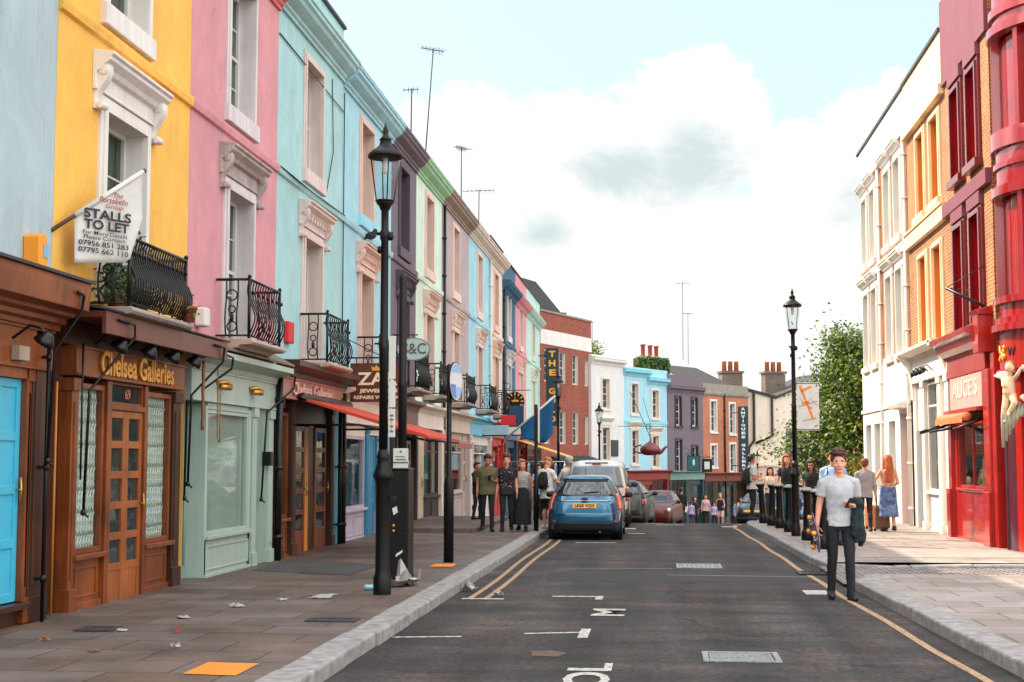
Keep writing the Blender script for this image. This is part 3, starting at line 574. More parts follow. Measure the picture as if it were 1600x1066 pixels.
def sign_lamp(parent, x, z, proj=.45, m=None, y=-.1):
    q = MB(); q.tube([(x,y,z),(x,y-proj*.5,z+.12),(x,y-proj*.85,z+.09),(x,y-proj,z)],.014,6)
    l = q.build('sign_lamp', m or M_iron, parent); s = MB(); s.T = Matrix.Translation((x,y-proj,z))@Matrix.Rotation(R_(35),4,'X')
    s.lathe([(.02,.06),(.05,.04),(.09,-.02),(.105,-.07),(.095,-.07),(.07,-.02)],0,0,12); s.build('shade', m or M_iron, l); return l
def crank_rod(parent, pts, r=.017):
    q = MB(); q.tube(pts, r, 6); e = Vector(pts[-1]); q.ball(e,.035,8); q.tube([e,e+Vector((0,-.06,-.05))],.012,6); return q.build('awning_rod', M_iron, parent)

# ---- house 0: pale blue, brown shop with the blue panelled door
mw0 = stucco('render_paleblue', (170,188,194))
t0 = thing('terraced_house', 'pale blue rendered house at the left edge with a bright blue panelled shop door', 'house', (-6.2,9.0,0), pi/2, 'terraced houses with shops')
shell(t0, 4.95, 3.3, 9.9, mw0, holes=[(1.6,2.9,3.5,5.6),(1.6,2.9,6.86,8.82)], mr=M_whitep)
sash(t0,1.6,2.9,3.5,5.6,.22); sash(t0,1.6,2.9,6.86,8.82,.22); hood(t0, 2.25, 1.05, 5.9, M_whitep)
q = MB(); q.prism(cornice_prof(9.12),.004,4.94); q.build('cornice', mw0, t0)
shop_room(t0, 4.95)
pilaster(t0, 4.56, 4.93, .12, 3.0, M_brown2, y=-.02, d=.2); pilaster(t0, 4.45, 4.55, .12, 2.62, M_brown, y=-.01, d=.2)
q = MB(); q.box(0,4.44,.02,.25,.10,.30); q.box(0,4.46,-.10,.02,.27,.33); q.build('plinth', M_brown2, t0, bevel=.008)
q = MB(); q.box(3.36,3.46,-.03,.1,.335,2.6); q.box(4.40,4.449,-.03,.1,.335,2.5); q.box(3.462,4.398,-.03,.1,2.5,2.6); q.box(4.449,4.449+.001,-.02,.1,.34,2.5); q.build('door_frame', M_brown, t0, bevel=.005)
Mbd = mat('blue_gloss_paint', (66,178,208), .35, var=.08, scale=3, bump=.08)
panel_door(t0, 3.465, 4.395, .34, 2.495, Mbd, y=.03, rows=4, cols=2)
q = MB(); q.box(.1,3.3,.03,.12,.34,2.6); q.build('shop_screen', M_brown, t0)
fascia(t0, .0, 4.93, 2.6, 3.02, M_brown, .05, ch=0)
q = MB(); q.prism([(.2,3.02),(-.10,3.02),(-.10,3.07),(-.16,3.09),(-.16,3.14),(-.25,3.16),(-.25,3.2),(-.40,3.22),(-.42,3.42),(-.42,3.5),(.2,3.56)], .0, 4.98); q.build('shop_cornice', M_brown, t0, bevel=.005)
q = MB(); q.prism([(.0,3.562),(-.44,3.502),(-.46,3.50),(-.46,3.53),(.0,3.60)], -.01, 5.0); q.build('lead_flashing', M_lead, t0)
sign_lamp(t0, 3.9, 2.86, .34); box1('junction_box', mat('grey_box',(168,150,134),.6), t0, 3.98,4.2,-.14,-.052,2.66,2.8)
q = MB(); q.tube([(4.86,-.13,.15),(4.86,-.13,2.5)],.014,8); q.build('yellow_pole', mat('yellow_pole',(176,106,28),.5), t0)
drainpipe(t0, 4.70, .1, 3.0, M_iron, .02, -.11)
crank_rod(t0, [(4.6,-.44,3.38),(4.75,-.44,3.36),(4.75,-.42,3.2),(4.72,-.16,2.8),(4.66,-.14,1.7)])
al = thing('alarm_box', 'orange and blue burglar alarm box fixed to the pale blue wall', 'alarm', (-6.2,13.35,3.62), pi/2)
q = MB(); q.prism([(-.07,.0),(.06,-.06),(.14,.04),(.14,.24),(.05,.33),(-.08,.28)], -.17, -.002, axis='y'); q.build('case', mat('orange_plastic',(240,150,30),.4,var=.05), al, bevel=.012)
q = MB(); q.prism([(-.05,-.06),(.05,-.1),(.13,.02),(.06,-.0)], -.16, -.004, axis='y'); q.build('strobe', mat('dark_blue_lens',(30,44,66),.2), al)
box1('badge', mat('pale_blue_badge',(120,170,206),.4), al, .02,.12,-.178,-.171,.08,.22)

# ---- house 1: yellow
M_tr1 = mat('white_surround', (226,220,214), .6, var=.08, scale=2, streak=.14)
t1, w1, xc1, mw1 = left_house('yellow', 'warm yellow rendered house with cast iron balcony and white scrolled window hood', 13.95, 18.15, (242,184,80), M_tr1, hstyle=1, bal=False, xc=1.9)
balcony(t1, 1.78, .92, 3.36, M_stone, .5, .76, 25)
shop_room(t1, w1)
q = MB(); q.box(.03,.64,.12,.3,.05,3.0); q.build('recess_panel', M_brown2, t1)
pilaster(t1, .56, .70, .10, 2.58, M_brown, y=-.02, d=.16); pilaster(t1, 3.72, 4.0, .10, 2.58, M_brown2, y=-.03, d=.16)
w_ = shopwin(t1, .72, 1.50, .70, 2.54, M_brown, y=.0); shopwin(t1, 2.82, 3.70, .70, 2.54, M_brown, y=.0)
lattice(t1, .79, 1.43, .76, 2.48, .085, 8, M_lattice); lattice(t1, 2.89, 3.63, .76, 2.48, .085, 9, M_lattice)
q = MB(); q.box(.79,1.43,.13,.14,.76,2.5); q.build('display_blind', mat('pale_blind',(222,232,226),.8,var=.35,scale=3), t1); q = MB(); q.box(2.89,3.63,.13,.14,.76,2.5); q.build('display_blind', mat('pale_blind',(222,232,226)), t1)
stall(t1, .72, 1.50, .09, .64, M_brown); stall(t1, 2.82, 3.70, .09, .64, M_brown)
q = MB(); q.box(1.52,1.64,-.03,.12,.09,2.6); q.box(2.70,2.80,-.03,.12,.09,2.6); q.box(1.642,2.698,-.03,.12,2.28,2.34); q.build('door_frame', M_brown, t1, bevel=.005)
panel_door(t1, 1.645, 2.165, .11, 2.275, M_door, y=.0, rows=5, cols=1, glazed=M_glass, kick=.34, handle=False); panel_door(t1, 2.172, 2.695, .11, 2.275, M_door, y=.0, rows=5, cols=1, glazed=M_glass, kick=.34)
shopwin(t1, 1.645, 2.695, 2.342, 2.60, M_brown, y=.0, fw=.03, sill=False, g=M_glass, name='transom_window')
text('69', .17, mat('pale_red_number',(206,120,110),.5), t1, (2.28,.035,2.47), name='house_number')
fascia(t1, .56, 4.02, 2.605, 2.93, M_brown, .06, ch=0)
q = MB(); q.box(.4,4.1,.02,.2,2.935,3.2); q.build('canopy_shade_board', M_brown2, t1)  # dark board added to stand for the shade under the canopy
text('Chelsea Galleries', .26, M_gold, t1, (2.35,-.078,2.77), name='gold_lettering', ext=.012, bold=.006, width=2.35, height=.27)
q = MB(); q.box(.35,4.55,-.46,-.41,3.03,3.27); q.box(.35,4.55,-.409,.0,3.2,3.268); q.build('canopy', M_canopy, t1, bevel=.006)
q = MB(); q.prism([(.0,3.36),(-.48,3.275),(-.49,3.295),(.0,3.40)], .33, 4.58); q.build('lead_flashing', M_lead, t1)
for x in (1.0,1.9,2.7,3.5): sign_lamp(t1, x, 2.97, .3, y=-.08)
crank_rod(t1, [(.65,-.48,3.2),(1.05,-.5,3.19),(1.07,-.5,3.05),(.72,-.14,2.45),(.66,-.13,1.15)]); crank_rod(t1, [(3.95,-.48,3.2),(4.3,-.5,3.19),(4.3,-.48,3.0),(4.06,-.14,2.55),(4.04,-.12,1.4)])
q = MB(); q.tube([(.62,-.1,2.95),(.63,-.1,1.5)],.012,5); q.build('hanging_chain', M_iron, t1); q = MB(); q.tube([(4.05+.012*sin(k*2.1),-.30,3.0-k*.075) for k in range(13)],.022,6); q.build('hanging_chain', mat('rusty_chain',(132,82,42),.6,var=.4,scale=30), t1)
# balcony plants
def frond_plant(loc, label, n, l, m, rnd, name='potted_plant', cat='plant', up=.8, w=.02, group=None):
    t = thing(name, label, cat, loc, 0, group); q = MB()
    for k in range(n):
        a = rnd.uniform(0,2*pi); e = rnd.uniform(.3,1.3)*up; L_ = l*rnd.uniform(.6,1.1); pts = []
        for i in range(6):
            s = i/5; pts.append(Vector((cos(a)*L_*s*cos(e)*(1+.2*s), sin(a)*L_*s*cos(e), L_*s*sin(e)-.45*L_*s*s)))
        d = Vector((-sin(a),cos(a),0))*w
        for i in range(5):
            f0, f1 = 1-.8*(i/5), 1-.8*((i+1)/5); q.quad(pts[i]-d*f0, pts[i]+d*f0, pts[i+1]+d*f1, pts[i+1]-d*f1)
    q.build('foliage', m, t); p = MB(); p.lathe([(.07,-.2),(.10,-.02),(.11,-.02),(.11,.0),(.09,.0),(.08,-.04)],0,0,12); p.build('pot', mat('terracotta',(140,74,48),.8), t); return t
M_leafd = mat('dark_leaf', (52,74,34), .5, var=.35, scale=8); M_leafy = mat('yellow_leaf', (120,112,40), .5, var=.3, scale=8)
rnd = random.Random(3)
frond_plant((-6.3,16.3,3.78), 'spiky palm rising above the rail of the balcony on the yellow house', 70, .62, M_leafy, rnd, w=.012, up=1.0)
def bush(loc, label, r, n, m, sz=.07):
    t = thing('potted_plant', label, 'plant', loc); q = MB()
    for k in range(n):
        p = Vector((rnd.gauss(0,.45)*r[0], rnd.gauss(0,.45)*r[1], r[2]*(.15+abs(rnd.gauss(0,.42))))); d = Vector((rnd.uniform(-1,1),rnd.uniform(-1,1),rnd.uniform(-.5,1))).normalized(); e = d.orthogonal().normalized(); q.add([p,p+d*sz*.5+e*sz*.3,p+d*sz,p+d*sz*.5-e*sz*.3],[(0,1,2,3)])
    q.build('foliage', m, t); p = MB(); p.lathe([(.07,0),(.10,.16),(.11,.16),(.11,.19),(.09,.19)],0,0,12); p.build('pot', mat('terracotta',(140,74,48),.8), t)
bush((-6.0,15.25,3.37), 'dark bushy plant low behind the balcony rail of the yellow house', (.2,.45,.6), 420, M_leafd)
bush((-5.98,15.9,3.37), 'leafy shrub in the middle of the balcony on the yellow house', (.2,.5,.7), 460, M_leafd)
bush((-5.66,16.66,3.37), 'small trailing plant on the corner of the stone balcony slab, yellow house', (.1,.12,.3), 160, M_leafy, .05)

# stalls-to-let flag
fl = thing('banner_flag', 'white triangular letting flag on a sloping pole in front of the yellow house', 'flag', (-6.2,14.0,4.04), 0)
A_ = Vector((0,0,0)); 
P0 = Vector((0,-.08,.02)); P1 = Vector((.62,.86,.82))      # pole end points out from the wall
q = MB(); q.tube([P0,P1],.022,8); q.ball(P1,.03,8); q.build('pole', mat('brown_pole',(96,66,48),.5), fl)
Mfl = mat('flag_canvas', (206,203,196), .8, var=.1, scale=5, bump=.3, bscale=25)
s0, s1 = P0.lerp(P1,.24), P0.lerp(P1,.985); ex = (s1-s0); exh = Vector((ex.x,ex.y,0)); Lh = exh.length; exh.normalize(); rise = ex.z
zb = s0.z-.50; q = MB(); nu, nv = 12, 10; vs = []
nrm = Vector((exh.y,-exh.x,0))
for i in range(nu+1):
    u = i/nu; top_ = s0+ex*u; bot = Vector((top_.x,top_.y,zb+.10*u))
    if u > .82: bot = Vector((top_.x,top_.y, zb+.082+(u-.82)/.18*.5))
    for j in range(nv+1):
        v = j/nv; p = top_.lerp(bot,v); p = p+nrm*(.02*sin(u*5+v*2)*v); vs.append(p)
fs = [(i*(nv+1)+j,(i+1)*(nv+1)+j,(i+1)*(nv+1)+j+1,i*(nv+1)+j+1) for i in range(nu) for j in range(nv)]
q.add(vs, fs, 0, True); q.tube([s0,s1],.027,8); o = q.build('cloth', Mfl, fl); sm_ = o.modifiers.new('thick','SOLIDIFY'); sm_.thickness = .004; sm_.offset = 0
fz = math.atan2(exh.y, exh.x)
Mred = mat('dark_red_ink',(150,36,40),.6); Mblk = mat('black_ink',(20,20,24),.6)
def fl_text(s, u, z, w_, h_, m, shear=0, bold=.002):
    p = s0+Vector((exh.x,exh.y,0))*(u*Lh)+nrm*.030; return text(s, .2, m, fl, (p.x,p.y,z), (pi/2,0,fz), 'lettering', .0004, bold*.45, shear, w_, h_)
for s_, u_, z_, w_, h_, m_, sh_, bo_ in (('The',.60,4.42,.12,.055,Mred,.25,.004),('Portobello',.54,4.355,.36,.058,Mred,.25,.004),('Group',.55,4.29,.22,.06,Mred,.25,.004),('STALLS',.46,4.185,.59,.105,Mblk,0,.014),('TO LET',.45,4.07,.56,.105,Mblk,0,.014),
        ('For More Details',.43,3.985,.55,.042,Mblk,0,.003),('Please Contact:',.43,3.935,.53,.042,Mblk,0,.003),('07956 851 283',.415,3.868,.62,.056,Mblk,0,.008),('07795 662 110',.41,3.795,.62,.056,Mblk,0,.008)):
    fl_text(s_, u_, z_-3.93, w_, h_, m_, sh_, bo_)

# ---- house 2: pink, mint green shop
M_tr2 = mat('greyed_white_surround', (214,206,206), .6, var=.12, scale=2, streak=.2)
t2, w2, xc2, mw2 = left_house('pink', 'pink rendered house with a small black balcony above the mint green shop', 18.15, 22.5, (208,144,152), M_tr2, hoodm=mat('weathered_hood',(178,164,160),.75,var=.25,scale=4,streak=.3), corn=mat('coral_cornice',(206,110,108),.7,streak=.2), bal=False, xc=2.28)
balcony(t2, 2.0, .80, 3.40, mat('weathered_slab',(176,152,138),.8,var=.25,scale=4), .5, .84, 14)
shop_room(t2, w2)
M_mint = mat('mint_green_paint', (168,186,174), .45, var=.08, scale=2.2, bump=.12, streak=.12); M_mintd = mat('mint_wall_paint', (136,160,146), .55, var=.1, scale=2.2, streak=.15)
q = MB(); q.box(.05,.82,.23,.4,.0,3.0); q.build('recess_panel', M_mintd, t2)
q = MB(); q.box(.825,.9,-.03,.4,.11,2.46); q.box(2.87,3.0,-.03,.25,.11,2.46); q.box(.901,2.869,-.03,.25,2.41,2.5); q.build('bay_frame', M_mint, t2, bevel=.006)
shopwin(t2, .902, 2.868, .68, 2.405, M_mint, y=-.02, fw=.05)
q = MB(); n = 46
for k in range(n): a = .96+1.85*k/n; q.box(a,a+.022,.055,.07,.72,2.38)
q.build('slatted_shutter', mat('pale_shutter',(204,214,204),.45,var=.12), t2)
q = MB(); q.box(.95,2.85,.09,.10,.72,2.38); q.build('display_blind', mat('mint_grey_blind',(184,202,190),.6,var=.2,scale=3), t2)
stall(t2, .83, 2.99, .06, .615, M_mint, y=-.05, pan=1)
pilaster(t2, 3.02, 3.22, .06, 2.5, M_mint, y=-.06); q = MB(); q.box(3.24,4.1,.0,.2,.06,2.5); q.build('side_panel', M_mintd, t2); pilaster(t2, 3.95, 4.2, .06, 2.5, M_mint, y=-.05)
fascia(t2, .1, 4.32, 2.505, 2.95, M_mint, .06, ch=.24, cp=.34)
q = MB(); q.prism([(.0,3.36),(-.33,3.21),(-.35,3.21),(-.35,3.24),(0,3.42)], .08, 4.33); q.build('lead_flashing', mat('mossy_lead',(112,98,84),.85,var=.3,scale=4), t2)
for x in (1.15,2.75):
    q = MB(); q.tube([(x,-.07,2.78),(x+.12,-.16,2.8),(x+.26,-.2,2.76)],.03,6); q.tube([(x+.02,-.12,2.73),(x+.22,-.2,2.73)],.045,6); q.build('sign_lamp', M_brass, t2)
crank_rod(t2, [(.55,-.4,3.12),(.75,-.42,3.1),(.75,-.4,2.95),(.4,.1,2.5),(.36,.1,1.2)]); crank_rod(t2, [(3.9,-.4,3.05),(4.1,-.42,3.05),(4.1,-.4,2.85),(3.62,-.1,2.45),(3.5,-.06,1.1)])
q = MB(); q.tube([(.18,.12,0),(.18,.12,3.0)],.03,8); q.tube([(.55,.16,.3),(.55,.16,2.4)],.018,6); q.build('cable_conduit', mat('mint_pipe',(150,182,160),.5), t2)
drainpipe(t2, 4.28, .05, 3.1, M_iron, .055, -.12)
box1('wall_lantern', M_iron, t2, 3.72,3.86,-.14,-.001,1.62,1.84)
q = MB(); q.tube([(.62,-.25,3.0),(.64,-.25,2.0),(.7,-.26,1.95),(.74,-.25,2.6)],.010,5); q.build('hanging_chain', mat('rusty_chain',(132,82,42)), t2)
bx = thing('vent_box', 'small white box fixed low on the pink wall beside the balcony plants', 'box', (-6.2,18.55,3.5), pi/2); box1('case', M_whitep, bx, -.08,.14,-.16,-.001,.0,.26, bevel=.03)
# ---- house 3: teal, brown shop with red awning
M_tr3 = mat('aged_white_surround', (216,198,190), .6, var=.1, scale=2, streak=.2)
t3, w3, xc3, mw3 = left_house('teal', 'teal green rendered house with raised parapet above a red shop awning', 22.5, 27.35, (160,204,206), M_tr3, top=10.28, hstyle=2, bal=False, xc=2.42, cz=9.2)
balcony(t3, 2.4, .82, 3.40, mat('weathered_slab',(176,152,138),.8), .5, .84, 12)
shop_room(t3, w3)
fascia(t3, .12, 4.75, 2.72, 3.08, mat('faded_brown_sign',(170,120,104),.6,var=.2,scale=4), .12, mc=M_brown2, ch=.28, cp=.4)
text('Chelsea Galleries', .22, mat('faded_pink_letters',(226,180,170),.6), t3, (2.1,-.15,2.9), name='faded_lettering', bold=.004, width=2.9, height=.22, ext=.008)
M_orange = mat('orange_door_paint', (222,140,40), .5, var=.1)
for (a, b) in ((.2,.42),(1.05,1.3),(3.95,4.15)): pilaster(t3, a, b, .06, 2.7, M_brown2, y=-.05)
shopwin(t3, .45, 1.03, .75, 2.5, M_brown, y=.02, mull=()); stall(t3, .45, 1.03, .06, .68, M_brown)
panel_door(t3, 1.35, 2.2, .1, 2.3, M_brown, y=.02, rows=5, cols=1, glazed=M_glass, kick=.3)
q = MB(); q.box(2.22,2.55,.05,.1,.1,2.3); q.build('orange_shutter', M_orange, t3)
panel_door(t3, 2.95, 3.8, .1, 2.3, M_brown, y=.02, rows=5, cols=1, glazed=M_glass, kick=.3); q = MB(); q.box(2.57,2.93,.05,.12,.1,2.4); q.box(3.82,3.94,.05,.12,.1,2.4); q.box(1.32,3.94,.04,.12,2.35,2.7); q.build('door_frame', M_brown2, t3)
drainpipe(t3, 4.62, .05, 3.0, M_iron, .06, -.12); drainpipe(t3, 4.45, .05, 2.9, M_iron, .04, -.10)
q = MB(); q.box(4.2,4.82,.03,.2,.05,2.7); q.build('side_panel', mat('teal_gloss',(96,176,196),.4), t3)
M_awn = mat('orange_red_canvas', (188,62,32), .8, var=.12, scale=3, bump=.3, bscale=30)
q = MB(); q.prism([(-.14,2.78),(-2.35,2.13),(-2.38,2.10),(-2.38,2.06),(-2.33,2.07),(-.14,2.74)], .95, 4.6); a_ = q.build('awning', M_awn, t3, bevel=.004)
q = MB(); q.tube([(.95,-2.36,2.05),(4.6,-2.36,2.05)],.03,8)
for x in (1.0,4.55): q.tube([(x,-.1,2.3),(x,-1.2,2.3),(x,-2.3,2.05)],.018,6)
q.build('awning_arms', M_iron, a_)
q = MB(); q.tube([(.95,-.22,2.75),(4.6,-.22,2.75)],.09,10); q.build('awning_roller', M_brown2, a_)
bx = thing('alarm_box', 'red square alarm box on the teal wall beside the balcony', 'alarm', (-6.2,23.05,3.66), pi/2); box1('case', M_redbox, bx, 0,.34,-.1,-.001,0,.36, bevel=.02)
q = MB(); q.tube([(4.83,-.03,3.1),(4.83,-.03,9.0)],.012,5); q.tube([(3.8,-.02,9.0),(3.9,-.03,7.6),(3.4,-.02,6.7)],.010,5); q.tube([(0.01,-.06,6.52),(2.,-.09,6.47),(4.83,-.06,6.53)],.014,5); q.build('wall_cable', M_iron, t3)
q = MB(); q.tube([(0,-.02,8.75),(2.,-.03,8.68),(4.8,-.03,8.6)],.012,5); q.build('wall_cable', M_iron, t3)
# ---- house 4: sky blue, jeweller
M_tr4 = mat('peach_white_surround', (222,190,174), .6, var=.1, scale=2, streak=.18)
t4, w4, xc4, mw4 = left_house('skyblue', 'bright sky blue house with a bird on its window hood, above the jeweller', 27.35, 32.5, (158,208,222), M_tr4, hstyle=2, xc=2.3, sill=mat('skyblue_sill',(150,212,230),.7,streak=.15), cz=9.12, bal=False)
balcony(t4, 2.25, .82, 3.40, mat('weathered_slab',(176,152,138),.8), .5, .84, 12)
shop_room(t4, w4)
M_mauve = mat('mauve_panel', (190,180,196), .55, var=.12, scale=2, streak=.15); M_blued = mat('blue_door_paint', (58,134,168), .4, var=.1)
fascia(t4, .05, 5.1, 2.45, 2.95, M_creamp, .06, mc=M_creamp, ch=.2, cp=.28)
shopwin(t4, .38, 2.45, .72, 2.2, M_mauve, y=.02); stall(t4, .38, 2.45, .03, .66, M_mauve, pan=2); pilaster(t4, .08, .34, .03, 2.44, M_blued, y=-.03); pilaster(t4, 2.5, 2.75, .03, 2.44, M_blued, y=-.03)
q = MB(); q.box(.36,2.47,.02,.14,2.205,2.44); q.box(2.78,4.95,.02,.14,2.25,2.44); q.build('shop_head', M_creamp, t4)
panel_door(t4, 2.8, 3.75, .08, 2.24, M_blued, y=.06, rows=3, cols=2); shopwin(t4, 3.8, 4.9, .72, 2.24, M_blued, y=.02); stall(t4, 3.8, 4.9, .03, .66, M_mauve)
box1('notice', mat('orange_notice',(200,110,60),.6), t4, 2.86,3.0,.03,.055,1.3,1.55)
# sign boards
def swing_sign(name, label, loc, w, h, m, edge, build, d=.05, bracket=True, rz=0.):
    t = thing(name, label, 'sign', loc, rz); q = MB(); q.box(0,w,-d/2,d/2,0,h); q.build('board', m, t, bevel=.006)
    e = MB(); 
    for b in ((-.012,w+.012,-.012,.03),(-.012,w+.012,h-.03,h+.012)): e.box(b[0],b[1],-d/2-.008,d/2+.008,b[2],b[3])
    for b in ((-.012,.03),(w-.03,w+.012)): e.box(b[0],b[1],-d/2-.008,d/2+.008,.031,h-.031)
    e.build('frame', edge, t)
    if bracket: g = MB(); g.tube([(-.12,0,h+.12),(w+.02,0,h+.12)],.016,6); g.tube([(.1,0,h+.12),(.1,0,h)],.01,5); g.tube([(w-.1,0,h+.12),(w-.1,0,h)],.01,5); g.tube([(-.1,0,h+.5),(w*.6,0,h+.12)],.01,5); g.build('bracket', M_iron, t)
    build(t); return t
M_signbrown = mat('chocolate_sign', (92,40,26), .45, var=.12); M_creaml = mat('cream_letters', (238,212,180), .5)
def jew(t):
    y = -.036; text('ZAR', .34, M_creaml, t, (.53,y,.43), bold=.008, width=.80, height=.25); text('JEWELLERS', .12, M_creaml, t, (.56,y,.205), bold=.005, width=.76, height=.095); text('REPAIRS WELCOME', .1, M_creaml, t, (.55,y,.075), bold=.003, width=.98, height=.07)
    q = MB(); q.prism([(.43,.60),(.41,.70),(.47,.655),(.51,.715),(.55,.655),(.61,.70),(.59,.60)], y-.004, y+.006, axis='y'); q.build('crown_emblem', M_gold, t)
swing_sign('hanging_sign', 'brown hanging jeweller sign with a gold crown and cream lettering', (-6.02,27.5,2.86), 1.1, .74, M_signbrown, M_signbrown, jew)
def pigeon(loc, label):
    t = thing('pigeon', label, 'bird', loc, R_(60)); q = MB()
    q.ball((0,0,.11),(.085,.14,.085),12); q.ball((0,-.12,.2),(.05,.05,.055),10); q.tube([(0,-.06,.13),(0,-.115,.19)],[.07,.045],8); q.tube([(0,.1,.1),(0,.24,.06)],[.05,.025],8); q.tube([(0,-.165,.2),(0,-.19,.192)],[.015,.003],6); q.tube([(-.03,0,.04),(-.03,-.01,0)],.008,5); q.tube([(.03,0,.04),(.03,-.01,0)],.008,5)
    q.build('body', mat('dark_feathers',(40,40,46),.6,var=.3,scale=20), t)
pigeon((-6.03,29.35,6.335), 'dark pigeon perched on the window hood of the sky blue house')

# ---- houses 5-12: the rest of the terrace, with simpler but complete shopfronts
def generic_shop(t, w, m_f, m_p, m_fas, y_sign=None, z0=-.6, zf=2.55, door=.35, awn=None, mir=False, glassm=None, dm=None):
    shop_room(t, w, z0=-.5); a, b = .28, w-.28
    fascia(t, .05, w-.05, zf, zf+.42, m_fas, .08, mc=m_fas, ch=.2, cp=.3)
    pilaster(t, .06, .28, z0, zf-.002, m_p); pilaster(t, w-.28, w-.06, z0, zf-.002, m_p)
    dw = .95; dx0 = a+.05 if not mir else b-.05-dw
    wx0, wx1 = (dx0+dw+.1, b-.03) if not mir else (a+.03, dx0-.1)
    panel_door(t, dx0, dx0+dw, .08, 2.2, dm or m_f, y=.05, rows=3, cols=2, glazed=glassm or M_glass, kick=.5)
    q = MB(); q.box(dx0-.08,dx0-.002,0,.12,z0,2.3); q.box(dx0+dw+.002,dx0+dw+.08,0,.12,z0,2.3); q.box(dx0-.08,dx0+dw+.08,0.001,.12,2.302,zf-.002); q.box(dx0,dx0+dw,.02,.2,z0,.078); q.build('door_frame', m_p, t)
    shopwin(t, wx0, wx1, .75, 2.3, m_f, y=.02, mull=[(wx0+wx1)/2], trans=[1.95]); stall(t, wx0, wx1, z0, .68, m_f, pan=2); q = MB(); q.box(wx0,wx1,.02,.12,2.302,zf-.002); q.build('shop_head', m_f, t)
    if awn:
        mm, z_, pr = awn; q = MB(); q.prism([(-.1,z_),(-pr,z_-pr*.32),(-pr-.02,z_-pr*.32-.12),(-pr+.01,z_-pr*.32-.12),(-pr+.01,z_-pr*.32-.03),(-.1,z_-.035)], .25, w-.25); q.build('awning', mm, t)
specs = [
 ('greypurple','dark grey purple house with dark window hood, behind the tall street lamp', 32.5,35.95,(110,98,112),(78,66,80),(70,58,66),(60,50,56),(116,92,92)),
 ('paleminty','pale mint white house between the grey purple and the mauve house', 35.95,40.3,(206,228,216),(224,196,182),(60,40,44),(226,214,196),(226,216,206)),
 ('mauve','mauve grey house beside the pale mint house, tallest aerial above', 40.3,46.2,(178,160,164),(228,204,192),(196,176,168),(188,172,166),(206,186,170)),
 ('lightblue','light blue house with white shopfront panels and blue pier', 46.2,52.0,(158,206,220),(228,204,190),(226,218,208),(226,216,204),(110,190,214)),
 ('cream','cream house with a red shopfront further down the terrace', 52.0,56.3,(226,206,190),(220,186,166),(176,40,30),(196,46,34),(196,60,44)),
 ('darkblue','dark petrol blue house with white framed windows', 56.3,61.5,(44,92,122),(214,206,198),(34,66,90),(30,60,84),(40,90,116)),
 ('salmon','narrow salmon pink house next to the dark blue one', 61.5,66.6,(216,142,150),(226,196,190),(170,40,36),(180,60,50),(190,70,60)),
 ('minty','pale mint green house adjoining the red brick building', 66.6,74.4,(186,216,204),(220,206,192),(70,50,44),(80,60,50),(120,80,50))]
LH = {}
for i, (nm, lb, a, b, wc, tcl, fc, pc, fa) in enumerate(specs):
    mt = mat('trim_'+nm, tcl, .6, var=.1, scale=2, streak=.15)
    tt, w, xc, mw = left_house(nm, lb, a, b, wc, mt, top=9.9 if i not in (4,) else 10.0, hstyle=2 if i < 4 else 1, bal=M_stone if i in (0,1,2,3,4) else False, hw=.6, cz=9.12 if i < 5 else 8.5,
                               corn={'paleminty': mat('mint_cornice',(150,200,160),.7,var=.15,streak=.2), 'mauve': mat('brown_cornice',(150,130,120),.7,var=.2,streak=.2), 'lightblue': mat('cream_cornice',(222,204,192),.7,streak=.2)}.get(nm), xc=w_/2 if False else (b-a)/2-.1)
    generic_shop(tt, w, mat('shop_'+nm, fc, .5, var=.12), mat('pier_'+nm, pc, .5, var=.12), mat('fascia_'+nm, fa, .6, var=.12), mir=(i%2 == 0), awn={'greypurple': (mat('rust_canvas',(150,92,80),.8), 2.6, 1.5), 'salmon': (mat('yellow_canvas',(214,170,96),.8), 2.6, 2.2)}.get(nm),
                 dm=mat('cream_door',(226,216,176),.5) if nm in ('greypurple','paleminty') else None)
    LH[nm] = tt
drainpipe(LH['mauve'], .15, 0, 9.1); drainpipe(LH['darkblue'], .12, 0, 8.8); drainpipe(LH['lightblue'], 5.6, 0, 9.1, mat('pale_pipe',(190,200,200),.5))
# raised step in front of the pale mint and mauve shops
q = MB(); q.box(-6.18,-4.05,31.4,38.2,-.2,.22); struct(q.build('pavement', M_flagL, bevel=.02))
